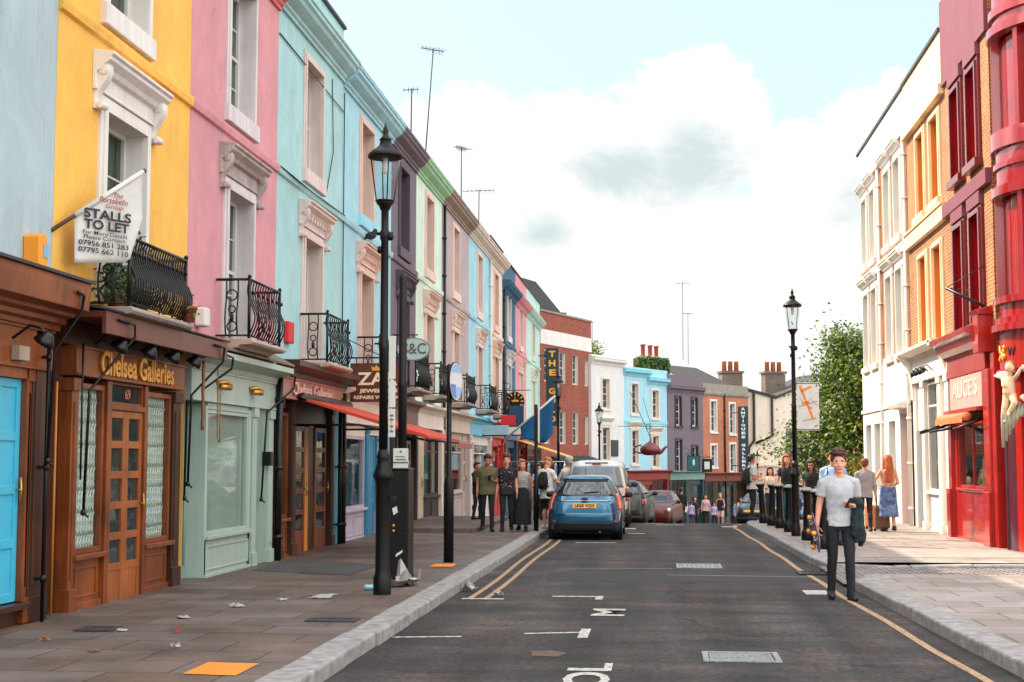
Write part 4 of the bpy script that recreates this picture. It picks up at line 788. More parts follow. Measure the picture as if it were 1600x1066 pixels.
# ================================================================== FAR BEND OF THE STREET (left side curving right)
def far_house(name, label, P, th, w, ztop, m, holes, trim, glass=None, depth=8, sashm=None, group='houses on the bend down the hill', rd=.2, sur=True, cols=2):
    t = thing(name, label, 'house', (P[0],P[1],0), pi/2-R_(th), group)
    shell(t, w, .9, ztop, m, holes=holes, mr=trim, rd=rd, depth=depth)
    if sur:
        for h in holes: q = MB(); architrave(q, *h, w=.13, t=.05); q.box(h[0]-.16,h[1]+.16,-.09,.1,h[2]-.14,h[2]-.003); q.build('window_surround', trim, t)
    for h in holes: sash(t, *h, .13, sashm, glass, cols, 2, 2, fw=.06)
    return t
def far_shop(t, w, zf, m, mf, splits=2, dm=None):
    shop_room(t, w, z0=zf-3.4, z1=zf+.3); fascia(t, .05, w-.05, zf, zf+.4, mf, .12, ch=.18, cp=.35)
    pilaster(t, .05, .3, zf-3.3, zf-.002, m); pilaster(t, w-.3, w-.05, zf-3.3, zf-.002, m); ww = (w-.66)/splits
    for k in range(splits):
        a = .33+k*ww
        if k == splits//2: panel_door(t, a+.06, a+ww-.06, zf-3.3, zf-.3, dm or m, y=.1, rows=4, cols=2, glazed=M_glass, kick=.4, handle=False); q = MB(); q.box(a,a+.055,0,.15,zf-3.3,zf-.01); q.box(a+ww-.055,a+ww,0,.15,zf-3.3,zf-.01); q.box(a+.056,a+ww-.056,.02,.15,zf-.3,zf-.01); q.build('door_frame', m, t)
        else: shopwin(t, a, a+ww, zf-2.4, zf-.05, m, y=.02, mull=[a+ww/2]); stall(t, a, a+ww, zf-3.3, zf-2.47, m)
M_redbrick = brick('deep_red_brick', (150,58,36), (122,42,28), (150,104,84), bump=.4, var=.22)
tg = far_house('brick_building', 'tall dark red brick building with a white band and a vertical gold lettered sign', (-6.2,74.5), 19.6, 7.1, 9.6, M_redbrick,
     [(.55,1.2,5.9,7.6),(2.55,3.35,5.9,7.6),(4.35,5.15,5.9,7.6),(.55,1.2,2.6,4.4),(2.55,3.35,2.6,4.4),(4.35,5.15,2.6,4.4),(6.1,6.6,5.9,7.4),(6.1,6.6,2.6,4.2)], M_creamp, sur=False, group='houses on the bend down the hill')
q = MB(); q.box(.0,7.1,-.03,.02,7.88,8.66); q.build('white_band', M_whitep, tg); q = MB(); q.box(-.02,7.12,-.06,.4,9.603,9.7); q.build('coping', M_stone, tg)
q = MB(); q.add([(-2.4,.8,9.3),(6.3,.8,9.3),(6.3,7.5,9.3),(-2.4,7.5,9.3),(-2.4,1.7,11.65),(3.2,1.7,11.6),(3.2,6.2,11.6),(-2.4,6.2,11.65)], [(0,1,5,4),(1,2,6,5),(2,3,7,6),(3,0,4,7),(4,5,6,7)]); q.build('hipped_roof', M_roof, tg)
q = MB(); q.lathe([(.0,0),(.25,.04),(.42,.14),(.45,.2)],4.6,.9,14); q.T = None; dsh = q.build('satellite_dish', M_stone, tg, loc=(0,0,9.75))
far_shop(tg, 7.1, .95, M_brown2, mat('dark_green_fascia',(24,50,44),.5), 3)
M_dgreen = mat('dark_green_canvas', (22,48,46), .8, var=.2)
q = MB(); q.prism([(-.1,1.95),(-1.5,1.35),(-1.52,1.15),(-1.49,1.15),(-1.48,1.30),(-.1,1.88)], 1.2, 6.9); q.build('awning', M_dgreen, tg)
t_ = far_house('terraced_house', 'narrow white painted house on the bend with one window per floor', (-3.8,80.7), 25, 4.15, 7.75, M_whitep if False else mat('white_render',(220,216,214),.7,var=.08,streak=.15), [(1.3,2.2,4.7,6.4),(1.3,2.2,1.7,3.6)], M_creamp)
q = MB(); q.prism(cornice_prof(7.2,.25), .0, 4.15); q.build('cornice', M_whitep, t_); hood(t_, 1.75, .75, 3.75, M_whitep, br=False); far_shop(t_, 4.15, .7, M_iron, M_iron, 2)
q = MB(); q.box(2.4,3.3,-.05,-.003,1.95,2.9); q.build('wall_plaque', mat('black_plaque',(30,32,36),.5), t_)
t_ = far_house('terraced_house', 'sky blue house on the bend behind the hanging teapot, red shopfront below', (-2.1,84.4), 28, 5.65, 7.3, mat('render_sky',(158,204,216),.7,var=.07,streak=.12), [(1.0,1.8,4.5,6.3),(3.6,4.4,4.3,6.0),(1.0,1.8,1.5,3.5),(3.6,4.4,1.3,3.2)], M_creamp)
q = MB(); q.prism(cornice_prof(6.75,.22), .0, 3.2); q.prism(cornice_prof(6.35,.22), 3.0, 5.65); q.box(.003,5.64,-.04,.02,3.95,4.08); q.build('cornice', mat('sky_trim',(136,198,214),.7), t_); hood(t_, 1.4, .7, 3.6, M_creamp, br=False); hood(t_, 4.0, .7, 3.3, M_creamp, br=False)
M_redshop = mat('shaded_scarlet_shop', (140,26,20), .5, var=.12); far_shop(t_, 5.65, .55, M_redshop, M_redshop, 3)  # shop red darkened, shade down the hill is in the colour
t_ = far_house('terraced_house', 'dull purple grey house on the bend with dark window surrounds and chimney pots', (.55,89.3), 30, 4.6, 7.1, mat('render_purplegrey',(112,98,108),.75,var=.1,streak=.15), [(1.0,1.7,3.9,5.7),(3.1,3.8,3.9,5.7),(1.0,1.7,.95,3.0),(3.1,3.8,1.2,2.6)], mat('dark_trim',(58,48,54),.6), sashm=M_whitep)
q = MB(); q.prism(cornice_prof(6.0,.2), .0, 4.6); q.build('cornice', mat('render_purplegrey',(112,98,108)), t_); far_shop(t_, 4.6, .5, mat('shaded_teal_shop',(26,62,64),.5), mat('sage_fascia',(120,150,140),.6), 2)  # shop teal darkened to carry the shadow on the far shopfronts
ch = MB(); ch.box(1.2,3.8,2.2,3.2,6.2,8.3); ch.build('chimney', brick('chimney_brick',(120,84,66),(98,66,54),(130,110,96)), t_)
for x in (1.6,2.5,3.3): q = MB(); q.lathe([(.17,0),(.19,.1),(.15,.2),(.14,.75),(.18,.8),(.18,.9)],x,2.7,10); q.build('chimney_pot', mat('red_clay_pot',(150,66,46),.8), t_, loc=(0,0,8.3))
hd = thing('box_hedge', 'clipped green box hedge on the flat roof between the blue and purple houses', 'hedge', (-.3,89.0,6.7), pi/2-R_(30)); q = MB(); rr = random.Random(5)
for k in range(1500):
    p = Vector((rr.uniform(0,2.6), rr.uniform(.3,1.3), rr.uniform(0,1.5))); f = rr.choice((0,1,2))
    if f == 0: p.y = .3
    elif f == 1: p.z = 1.5
    else: p.x = rr.choice((0.,2.6))
    d = Vector((rr.uniform(-1,1),rr.uniform(-1,1),rr.uniform(-1,1))).normalized()*.09; e = d.orthogonal().normalized()*.07; q.quad(p-d,p+e,p+d,p-e)
q.build('foliage', mat('hedge_leaf',(74,108,44),.6,var=.4,scale=6), hd); box1('branches', mat('hedge_core',(40,62,24),.9), hd, .06,2.54,.36,1.25,-.3,1.44)
M_orbrick = brick('orange_brick', (196,104,66), (170,84,54), (180,140,116), bump=.35, var=.18)
t_ = far_house('terraced_house', 'orange brick house on the bend with white sash windows and a tall vertical sign', (2.85,93.3), 32, 6.1, 6.75, M_orbrick, [(1.0,1.7,3.6,5.6),(3.5,4.2,3.5,5.5),(1.0,1.7,1.3,2.7),(3.5,4.2,.95,2.8)], M_whitep, sashm=M_whitep)
q = MB(); q.prism([(0,5.95),(-.08,6.0),(-.12,6.1),(-.12,6.2),(0,6.25)], 0, 6.1); q.box(.003,6.09,-.02,.0,6.25,6.74); q.build('cornice', M_stone, t_); far_shop(t_, 6.1, .35, mat('shaded_green_grey_shop',(30,38,34),.5), mat('brown_red_fascia',(120,50,36),.6), 3); drainpipe(t_, 2.75, -2, 6.2, r=.06)  # shopfront colour darkened to include the shade on it
# pitched roofs behind and chimneys
q = MB(); q.add([(.1,.4,6.5),(6,.4,6.5),(6,4,8.2),(.1,4,8.2)], [(0,1,2,3)]); q.build('pitched_roof', M_roof, t_)
te = thing('gabled_house', 'cream white gabled house side wall behind the tree, with black drainpipes', 'house', (5.9,98.9,0), pi/2-R_(74), 'houses on the bend down the hill')
M_endw = mat('cream_render_end', (226,210,190), .75, var=.08, scale=.8, streak=.15)
q = MB(); wall_grid(q, 0, 13, -4, 5.6, [(2.9,4.3,1.7,3.9),(3.3,3.9,4.6,5.2),(9,10.2,1.5,3.5)], 0, .2); q.add([(0,0,5.6),(13,0,5.6),(13,0,7.2),(7,0,7.8),(2.2,0,5.95),(0,0,6.6)], [(0,1,2,3,4,5)]); q.box(.01,12.9,.5,8,-4,5.5); te_w = q.build('wall', M_endw, te)
for h in ((2.9,4.3,1.7,3.9),(3.3,3.9,4.6,5.2),(9,10.2,1.5,3.5)): sash(te, *h, .1, M_whitep, M_glass, 3, 2, 2, fw=.05)
q = MB(); q.prism([(-.3,6.63),(2.2,5.98),(7,7.83),(13.4,7.2),(13.4,7.4),(7,8.0),(2.2,6.15),(-.3,6.8)], -.15, 8, axis='y'); q.build('roof', M_roof, te)
q = MB(); q.prism([(0,-4),(2.0,-4),(2.0,1.3),(0,1.3)], -1.2, -.001, axis='y'); q.prism([(0,1.3),(2.0,1.3),(2.0,1.42),(0,1.42)], -1.3, -.002, axis='y'); q.build('lean_to', mat('pink_cream_render',(218,186,164),.75,var=.1), te)
q = MB(); q.tube([(.6,-.12,6.4),(.6,-.12,3.1),(.2,-.14,2.6),(.1,-.14,1.4)],.09,8); q.tube([(1.9,-.12,6.0),(1.9,-.12,3.4),(.7,-.12,2.9)],.09,8); q.build('drainpipe', M_iron, te)
for (x, y, z) in ((-.6,3,6.0),(2.6,3,6.0)):
    q = MB(); q.box(x,x+1.5,y,y+.9,z-1,z+1.9); q.box(x-.1,x+1.6,y-.1,y+1.0,z+1.9,z+2.05); c = q.build('chimney', brick('sooty_brick',(112,96,84),(90,76,68),(120,108,98)), te)
    for k in range(3): p = MB(); p.lathe([(.18,z+2.05),(.16,z+2.7),(.2,z+2.75)],x+.3+k*.45,y+.45,10); p.build('pot', mat('orange_pot',(176,98,62),.8), c)
# ================================================================== RIGHT TERRACE
M_yelbrick = brick('london_stock_brick', (166,100,52), (134,78,40), (172,142,110), bump=.5, var=.3)
M_rw = mat('right_white_stucco', (226,218,208), .65, var=.06, scale=1.5, streak=.12)
M_rcream = mat('right_cream_stucco', (232,206,164), .65, var=.07, scale=1.5, streak=.14)
M_orangew = mat('orange_window_paint', (190,112,40), .5, var=.1); M_redw = mat('red_gloss_paint', (150,16,18), .16, var=.22, scale=1.8, bump=.25, bscale=4, coat=.9)
M_redf = mat('red_shop_gloss', (162,26,16), .25, var=.25, scale=2.2, bump=.15, bscale=7, coat=.5); M_mauver = mat('dusty_rose_stucco', (124,62,76), .6, var=.12, scale=1.5, streak=.2)
M_crimson = mat('crimson_gloss', (108,14,22), .25, var=.15, coat=.3)
def right_house(label, yfar, ynear, mup, mr, holes, name='terraced_house', ztop=11., zsplit=4.15, group='houses on the right with shops below'):
    w = yfar-ynear; t = thing(name, label, 'house', (6.2,yfar,0), -pi/2, group)
    shell(t, w, zsplit, ztop, mup, holes=holes, mr=mr, rd=.32); return t, w
for (lb, yf, yn, dxs) in (('far white fronted house on the right beside the tree, hooded window pairs over brick', 44.0, 39.95, (.55,2.15)), ('white fronted brick house with hooded window pairs, second from the tree', 39.95, 35.75, (.75,2.4))):
    H = [(x,x+.95,a,b) for x in dxs for a, b in ((4.45,6.6),(7.45,9.45))]
    t, w = right_house(lb, yf, yn, M_yelbrick, M_rw, H)
    q = MB(); q.box(.002,w-.002,-.05,.0,9.95,11.003); q.box(.002,w-.002,-.12,.0,9.85,9.95); q.build('parapet_band', M_rw, t, bevel=.006); q = MB(); q.box(.002,w-.002,-.09,.0,6.95,7.2); q.build('string_course', M_rw, t, bevel=.006)
    q = MB(); q.box(-.01,w+.01,-.1,.4,11.005,11.08); q.build('coping', M_lead, t)
    for h in H: q = MB(); architrave(q, *h, w=.11, t=.07); q.box(h[0]-.14,h[1]+.14,-.13,.2,h[2]-.16,h[2]-.002); q.build('window_surround', M_rw, t, bevel=.005)
    for h in H: hood(t, (h[0]+h[1])/2, .64, h[3]+.02, M_rw, br=False); sash(t, *h, .22, M_sash, M_pane, curtain=0); q = MB(); q.box(h[0]+.03,h[1]-.03,.42,.43,h[2],h[3]); q.build('white_blind', mat('white_blind',(196,192,184),.8,var=.1), t)
    g = [(dxs[0]-.05,dxs[0]+1.05,.85,2.75)] + ([(dxs[1],dxs[1]+1.1,.85,2.75)] if yf > 42 else [(2.55,3.75,.1,2.9)])
    q = MB(); wall_grid(q, .003, w-.003, -2, 4.35, g, -.04, .3); q.quad((.003,-.04,4.35),(w-.003,-.04,4.35),(w-.003,.01,4.35),(.003,.01,4.35)); q.build('ground_floor_wall', M_rw, t)
    q = MB(); q.box(.0,w,-.09,-.038,3.1,3.2); q.build('string_course', M_rw, t)
    sash(t, *g[0], .12, M_whitep, M_glass2, 3, 2, 2)
    if yf > 42: sash(t, *g[1], .12, M_whitep, M_glass2, 3, 2, 2)
    else:
        panel_door(t, 2.56, 3.74, .1, 2.3, mat('crimson_door',(150,36,30),.4), y=.2, rows=4, cols=2); q = MB(); q.box(2.56,3.74,.2,.26,2.302,2.89); q.build('fanlight', M_glass, t)
        h2 = MB(); h2.prism([(-.04,3.0),(-.3,3.02),(-.34,3.1),(-.3,3.14),(-.04,3.2)],2.4,3.9); h2.build('door_hood', M_rw, t)
    drainpipe(t, w-.12, -1, 9.8, M_rw if yf < 42 else M_rw, .05)
# house with orange windows, white shop
H = [(1.45,2.40,7.45,9.35),(3.15,4.15,7.45,9.35),(1.45,2.40,4.3,6.45),(3.15,4.15,4.3,6.45)]
t, w = right_house('stock brick house with orange painted windows above a white shopfront', 35.75, 31.0, M_yelbrick, M_orangew, H, ztop=11.)
q = MB(); q.box(.002,w-.002,-.07,.0,9.85,11.003); q.box(.002,w-.002,-.14,.0,9.62,9.85); q.build('parapet_band', M_rcream, t, bevel=.006); q = MB(); q.box(.002,w-.002,-.12,.0,6.86,7.2); q.box(.002,w-.002,-.16,.0,7.2,7.25); q.build('string_course', M_rcream, t, bevel=.006)
q = MB(); q.box(.0,w,-.12,.4,11.005,11.08); q.build('coping', M_lead, t)
for h in H: q = MB(); architrave(q, *h, w=.13, t=.07); q.box(h[0]-.2,h[1]+.2,-.14,.2,h[2]-.16,h[2]-.002); q.build('window_surround', M_rcream, t, bevel=.005)
for h in H:
    s_ = sash(t, *h, .2, M_orangew, mat('orange_pane_glass',(214,138,48),.12,var=.1,bump=0), 1, 1, 1, fw=.08)  # panes given a flat orange colour
shop_room(t, w, z1=4.0); fascia(t, .35, 4.7, 3.55, 4.12, M_rw, .08, mc=M_rw, ch=.2, cp=.42)
for x in (.3,4.45):
    q = MB(); pr = [(0,4.3),(-.42,4.3),(-.42,4.18)]+[(-.42+.36*sin(k/8*pi/2),4.18-1.0*(1-cos(k/8*pi/2))) for k in range(1,9)]+[(0,3.1)]; q.prism(pr, x-.12, x+.12); q.build('console_bracket', M_rw, t, bevel=.006)
shopwin(t, 1.95, 3.45, 1.0, 3.5, M_rw, y=.0, trans=[2.95]); stall(t, 1.95, 3.45, .05, .93, M_rw); pilaster(t, 3.5, 3.85, .05, 3.54, M_rw); pilaster(t, 1.6, 1.92, .05, 3.54, M_rw); pilaster(t, 4.35, 4.7, .05, 3.54, M_rw); q = MB(); q.box(3.86,4.34,.02,.2,.05,3.54); q.build('side_panel', M_rw, t)
panel_door(t, .5, 1.5, .08, 2.4, mat('slate_blue_door',(110,126,140),.45), y=.12, rows=3, cols=2); q = MB(); q.box(.18,.49,-.02,.2,.05,3.54); q.box(.49,1.59,.04,.2,2.41,3.54); q.box(1.505,1.595,.0,.2,.05,2.4); q.build('door_frame', M_rw, t)
for x in (2.2,2.7,3.2): sign_lamp(t, x, 3.72, .25)
q = MB(); q.box(2.05,3.4,.35,.38,1.05,1.1); q.box(2.05,3.4,.35,.5,1.75,1.78); q.box(2.05,3.4,.35,.5,2.4,2.43)
rr = random.Random(11)
for zz in (1.1,1.78,2.43):
    for k in range(9): x = 2.1+k*.145; h_ = rr.uniform(.12,.4); q.lathe([(.04,zz),(.05,zz+h_*.6),(.02,zz+h_)],x,.42,8,1+k%3)
q.build('display_shelves', [M_whitep, M_redw, mat('teal_ware',(80,150,140),.4), M_gold], t)
# red house with red windows
H = [(.92,1.70,7.5,9.32),(2.48,3.24,7.5,9.32),(.92,1.70,4.35,6.45),(2.48,3.24,4.35,6.45)]
t, w = right_house('brick house with red windows, rose parapet, curved red corner bay and red shop', 31.0, 26.9, M_yelbrick, M_redw, H, ztop=11.6)
q = MB(); q.box(.002,w-.002,-.07,.0,9.75,11.603); q.box(.75,1.9,-.1,.0,9.5,9.75); q.box(2.3,3.42,-.1,.0,9.5,9.75); q.build('parapet_band', M_mauver, t, bevel=.006); q = MB(); q.box(.002,w-.002,-.12,.0,6.86,7.15); q.box(.75,1.9,-.1,.0,6.6,6.86); q.box(2.3,3.42,-.1,.0,6.6,6.86); q.build('string_course', M_mauver, t, bevel=.006)
for h in H: q = MB(); architrave(q, *h, w=.17, t=.1); q.box(h[0]-.2,h[1]+.2,-.16,.2,h[2]-.16,h[2]-.002); q.build('window_surround', M_crimson, t, bevel=.006)
for h in H: sash(t, *h, .2, M_redw, mat('red_board',(136,18,16),.35,var=.1), 1, 1, 1, fw=.08)
shop_room(t, w, z1=3.9)
q = MB(); q.box(0,3.55,-.1,.2,3.42,3.78); q.prism([(.1,3.782),(-.13,3.782),(-.16,3.86),(-.30,3.95),(-.34,4.08),(-.44,4.12),(-.46,4.22),(.1,4.34)], -.02, 3.5); q.build('fascia', M_redf, t, bevel=.006)
q = MB(); q.box(3.42,3.86,-.28,.1,3.72,4.42); q.prism([(-.28,4.42),(-.34,4.5),(.1,4.62),(.1,4.42)],3.38,3.9); q.build('console_bracket', M_redf, t, bevel=.01)
Mpink = mat('faded_pink_sign', (222,150,142), .6, var=.15, scale=4)
q = MB(); q.box(.25,3.2,-.09,.1,2.74,3.40); q.build('sign_panel', Mpink, t, bevel=.006); text('ALICE\'S', .4, mat('pale_sign_letters',(236,204,190),.6), t, (1.7,-.096,3.12), name='faded_lettering', width=2.3, height=.34, ext=.008)
q = MB(); q.box(.15,3.3,-.22,.0,2.66,2.73); q.build('sign_shelf', M_redf, t)
Maw = mat('sun_faded_orange_canvas', (222,120,78), .8, var=.12); q = MB()
q.tube([(.1,-.28,2.56),(2.75,-.28,2.56)],.085,12)
for k in range(22): x = .1+k*.12; q.prism([(-.375,2.55),(-.375,2.44),(-.365,2.44),(-.365,2.55)], x, x+.1)
aw = q.build('rolled_awning', Maw, t); q = MB(); q.tube([(.3,-.05,2.5),(.4,-.55,2.3),(1.3,-.3,2.36)],.03,6); q.tube([(2.9,-.05,2.5),(2.6,-.5,2.3),(1.7,-.3,2.36)],.03,6); q.tube([(.1,-.3,2.42),(-.25,-.62,2.3)],.04,6); q.build('awning_arms', M_iron, aw)
shopwin(t, .6, 3.12, 1.15, 2.48, M_redf, y=-.02, mull=[1.86]); 
q = MB(); q.box(.65,3.05,.35,.8,1.1,1.14); 
for k in range(26): x = .75+rr.random()*2.2; y_ = .4+rr.random()*.3; h_ = rr.uniform(.15,.75); q.lathe([(.05,1.14),(.08,1.14+h_*.4),(.03,1.14+h_*.8),(.04,1.14+h_)],x,y_,8,1+k%4)
q.build('window_display', [M_whitep, M_gold, mat('teal_ware',(80,150,140)), M_whitep, M_brass], t)
q = MB(); q.box(.62,3.1,.9,.92,1.1,2.5); q.build('display_blind', mat('cream_backdrop',(190,170,140),.8,var=.4,scale=5), t)
q = MB(); q.box(.36,3.4,-.04,.15,.03,1.085); q.box(.3,3.5,-.07,.1,.03,.16); q.build('stall_riser', M_redf, t, bevel=.008)
q = MB(); q.box(.36,.58,-.05,.15,1.087,2.65); q.box(.05,.359,-.12,.15,.03,2.65); q.box(.02,.34,-.17,-.118,.03,1.12); q.build('shop_pier', M_redf, t, bevel=.01); q = MB(); q.box(3.14,3.40,-.05,.15,1.087,2.65); q.box(3.399,3.85,-.12,.2,.03,3.41); q.box(3.38,3.88,-.17,-.118,.03,1.12); q.build('shop_pier', M_redf, t, bevel=.01)
q = MB(); q.box(3.852,4.13,-.07,.6,.03,3.7); q.build('corner_pier', M_redf, t, bevel=.01)
# curved corner bay (house space: x runs towards the camera, y into the block)
cx_, cy_, r_ = 4.72, 1.36, 1.40
def arc(q, r0, r1, a0, a1, z0, z1, mi=0, n=None):
    n = n or max(3, int((a1-a0)/R_(4))); q.lathe([(r1,z0),(r1,z1)],cx_,cy_,n,mi,True,a0,a1); q.lathe([(r0,z1),(r0,z0)],cx_,cy_,n,mi,True,a0,a1)
    for z in (z0,z1): q.lathe([(r0,z),(r1,z)],cx_,cy_,n,mi,False,a0,a1)
    for a in (a0,a1): q.quad(*[(cx_+r*cos(a),cy_+r*sin(a),z) for r, z in ((r0,z0),(r1,z0),(r1,z1),(r0,z1))],mi)
Aw0, Aw1 = R_(-112), R_(20)
b = MB(); b.lathe([(r_-.16,3.6),(r_-.16,11.6)],cx_,cy_,40,0,True,Aw0,Aw1)
for z0_, z1_, dr in ((3.95,4.55,.0),(6.55,7.6,.0),(9.5,11.6,.0)): arc(b, r_-.2, r_+dr, Aw0, Aw1, z0_, z1_)
for z0_, z1_, dr in ((4.5,4.62,.1),(6.45,6.62,.09),(6.95,7.05,.05),(7.3,7.62,.08),(9.4,9.56,.10),(9.75,9.9,.06),(4.0,4.12,.16),(4.12,4.24,.10)): arc(b, r_-.1, r_+dr, Aw0, Aw1, z0_, z1_)
for z0_, z1_ in ((4.62,6.45),(7.62,9.4)):
    arc(b, r_-.2, r_-.0, Aw0, R_(-101), z0_, z1_); arc(b, r_-.18, r_+.03, R_(-101), R_(-95), z0_, z1_); arc(b, r_-.2, r_, R_(-14), R_(20), z0_, z1_)
    arc(b, r_-.2, r_+.03, R_(-60), R_(-56), z0_, z1_)
bay = b.build('corner_bay', M_redw, t)
b = MB(); arc(b, r_-.2, r_-.02, Aw0, R_(-96), -.2, 3.6); arc(b, r_-.25, r_-.06, R_(-96), R_(-74), -.2, 3.0); b.build('bay_pier', mat('dark_magenta_gloss',(72,10,34),.3,var=.2,coat=.3), bay)
b = MB(); arc(b, r_-.2, r_+.02, Aw0, R_(20), 3.3, 3.95); arc(b, r_-.2, r_+.08, Aw0, R_(20), 3.24, 3.32); arc(b, r_-.2, r_-.04, R_(-74), R_(-66), -.2, 3.24); arc(b, r_-.2, r_-.04, R_(-66), R_(20), -.2, .9); b.build('bay_fascia', M_redf, bay)
b = MB(); b.lathe([(r_-.12,.9),(r_-.12,3.24)],cx_,cy_,24,0,True,R_(-66),R_(20)); b.build('curved_shop_window', M_glass, bay)
q = MB(); q.box(cx_+.0,cx_+.12,cy_+r_*.2,14,-.5,11.6) if False else q.box(cx_+.9,cx_+1.3,cy_+.6,14,-.5,11.6); q.box(4.09,cx_+.9,1.0,14,11.2,11.55); q.build('side_wall', M_redw, t)
for k, (s_, a) in enumerate((('W',-72),)):
    aa = R_(a); text('W', .22, mat('dark_letter',(60,20,30),.5), bay, (cx_+(r_+.03)*cos(aa), cy_+(r_+.03)*sin(aa), 3.62), (pi/2,0,aa+pi/2), 'lettering', .006)
q = MB()
for k in range(14):
    aa = R_(-93+rr.uniform(0,12)); zz = 3.62+rr.uniform(-.12,.12); q.ball((cx_+(r_+.03)*cos(aa),cy_+(r_+.03)*sin(aa),zz),(.035,.035,.05),6)
q.build('gilt_relief', M_gold, bay)
q = MB(); q.tube([(3.6,.0,4.55),(3.2,-.7,5.0)],.03,6); q.tube([(3.2,-.7,5.0),(3.5,-.02,5.4)],.008,4); q.tube([(3.2,-.7,5.0),(2.0,-.02,5.1)],.008,4)
fp = thing('flagpole', 'bare dark pole slanting out from the red house wall above the shop cornice', 'pole', (6.2,31.0,0), -pi/2); q.build('pole', M_iron, fp)
# ================================================================== TREE
def tree(name, label, loc, h, rad, ntr, nleaf, mats, seed, trunk_r=.2, crown_z=(.25,1.), group=None, lsize=.16, spread=.13):
    t = thing(name, label, 'tree', loc, 0, group); rn = random.Random(seed); q = MB(); tips = []
    q.tube([(0,0,-1),(rn.uniform(-.1,.1),0,h*.2),(rn.uniform(-.2,.2),.1,h*.45),(0,0,h*.9)],[trunk_r*1.3,trunk_r,trunk_r*.7,trunk_r*.15],8)
    for k in range(ntr):
        z0_ = h*rn.uniform(crown_z[0],.85); a = rn.uniform(0,2*pi); fr = 1-((z0_/h-crown_z[0])/(1-crown_z[0]))
        L_ = rad*(.35+.75*fr)*rn.uniform(.7,1.15); up = rn.uniform(.25,.9); p0 = Vector((0,0,z0_)); p1 = p0+Vector((cos(a)*L_*.5,sin(a)*L_*.5,L_*up*.35)); p2 = p0+Vector((cos(a)*L_,sin(a)*L_,L_*up*.8)); q.tube([p0,p1,p2],[trunk_r*.35,trunk_r*.22,trunk_r*.06],5)
        tips += [p1,p2,p1.lerp(p2,.5),p0.lerp(p1,.7)]
        for m_ in range(3):
            s = rn.uniform(.4,1); b0 = p1.lerp(p2,s); b1 = b0+Vector((rn.uniform(-1,1),rn.uniform(-1,1),rn.uniform(-.3,.9)))*L_*.35; q.tube([b0,b1],[trunk_r*.1,trunk_r*.03],4); tips += [b1, b0.lerp(b1,.6)]
    q.build('trunk', mat('bark',(78,64,52),.9,var=.3,scale=5,bump=.6,bscale=20), t)
    c = MB()
    for k in range(nleaf):
        p = rn.choice(tips)+Vector((rn.gauss(0,1),rn.gauss(0,1),rn.gauss(0,1)))*rad*spread; s = lsize*rn.uniform(.55,1.25)
        d = Vector((rn.uniform(-1,1),rn.uniform(-1,1),rn.uniform(-1.2,.4))).normalized(); e = d.cross(Vector((rn.uniform(-1,1),rn.uniform(-1,1),1))).normalized()
        c.add([p, p+d*s*.4+e*s*.32, p+d*s, p+d*s*.4-e*s*.32], [(0,1,2),(0,2,3)], rn.choices(range(len(mats)),[4,3,3][:len(mats)])[0])
    c.build('crown', mats, t); return t
def leafmat(name, rgb, tr=.35):
    if name in MATS: return MATS[name]
    m = mat(name, rgb, .5, var=.35, scale=3, bump=0); n = m.node_tree; p = n.nodes['Principled BSDF']; o = n.nodes['Material Output']
    tl = n.nodes.new('ShaderNodeBsdfTranslucent'); tl.inputs[0].default_value = (*[min(1,v*1.7) for v in lin(rgb)],1); mx = n.nodes.new('ShaderNodeMixShader'); mx.inputs[0].default_value = tr
    n.links.new(p.outputs[0], mx.inputs[1]); n.links.new(tl.outputs[0], mx.inputs[2]); n.links.new(mx.outputs[0], o.inputs['Surface']); return m
ML = [leafmat('leaf_green',(70,92,36)), leafmat('leaf_dark',(44,66,28)), leafmat('leaf_bright',(118,132,48))]
tree('street_tree', 'large leafy green tree standing behind the right hand street lamp', (8.15,54,-.7), 7.0, 3.0, 85, 40000, ML, 21, .22, (.14,1.), 'trees behind the right pavement', .17, .115)
tree('street_tree', 'smaller yellow green tree at the corner of the far white house', (8.2,49.5,-.4), 4.4, 1.7, 60, 16000, [leafmat('leaf_yellow',(140,128,40)),leafmat('leaf_gold',(120,104,40)),ML[0]], 22, .12, (.12,1.), 'trees behind the right pavement', .13, .15)
tree('roof_shrub', 'small shrub tree growing on the roof terrace behind the white and blue houses', (-4.6,92,7.0), 2.6, 1.2, 18, 1600, [ML[2],ML[0]], 23, .05, (.1,1.), None, .16)
tree('climbing_shrub', 'pale shrubbery low against the cream gable wall', (9.6,88,-2.6), 5.0, 2.4, 30, 4000, [leafmat('leaf_pale',(150,140,96)),ML[0]], 24, .08, (.1,1.), None, .2)
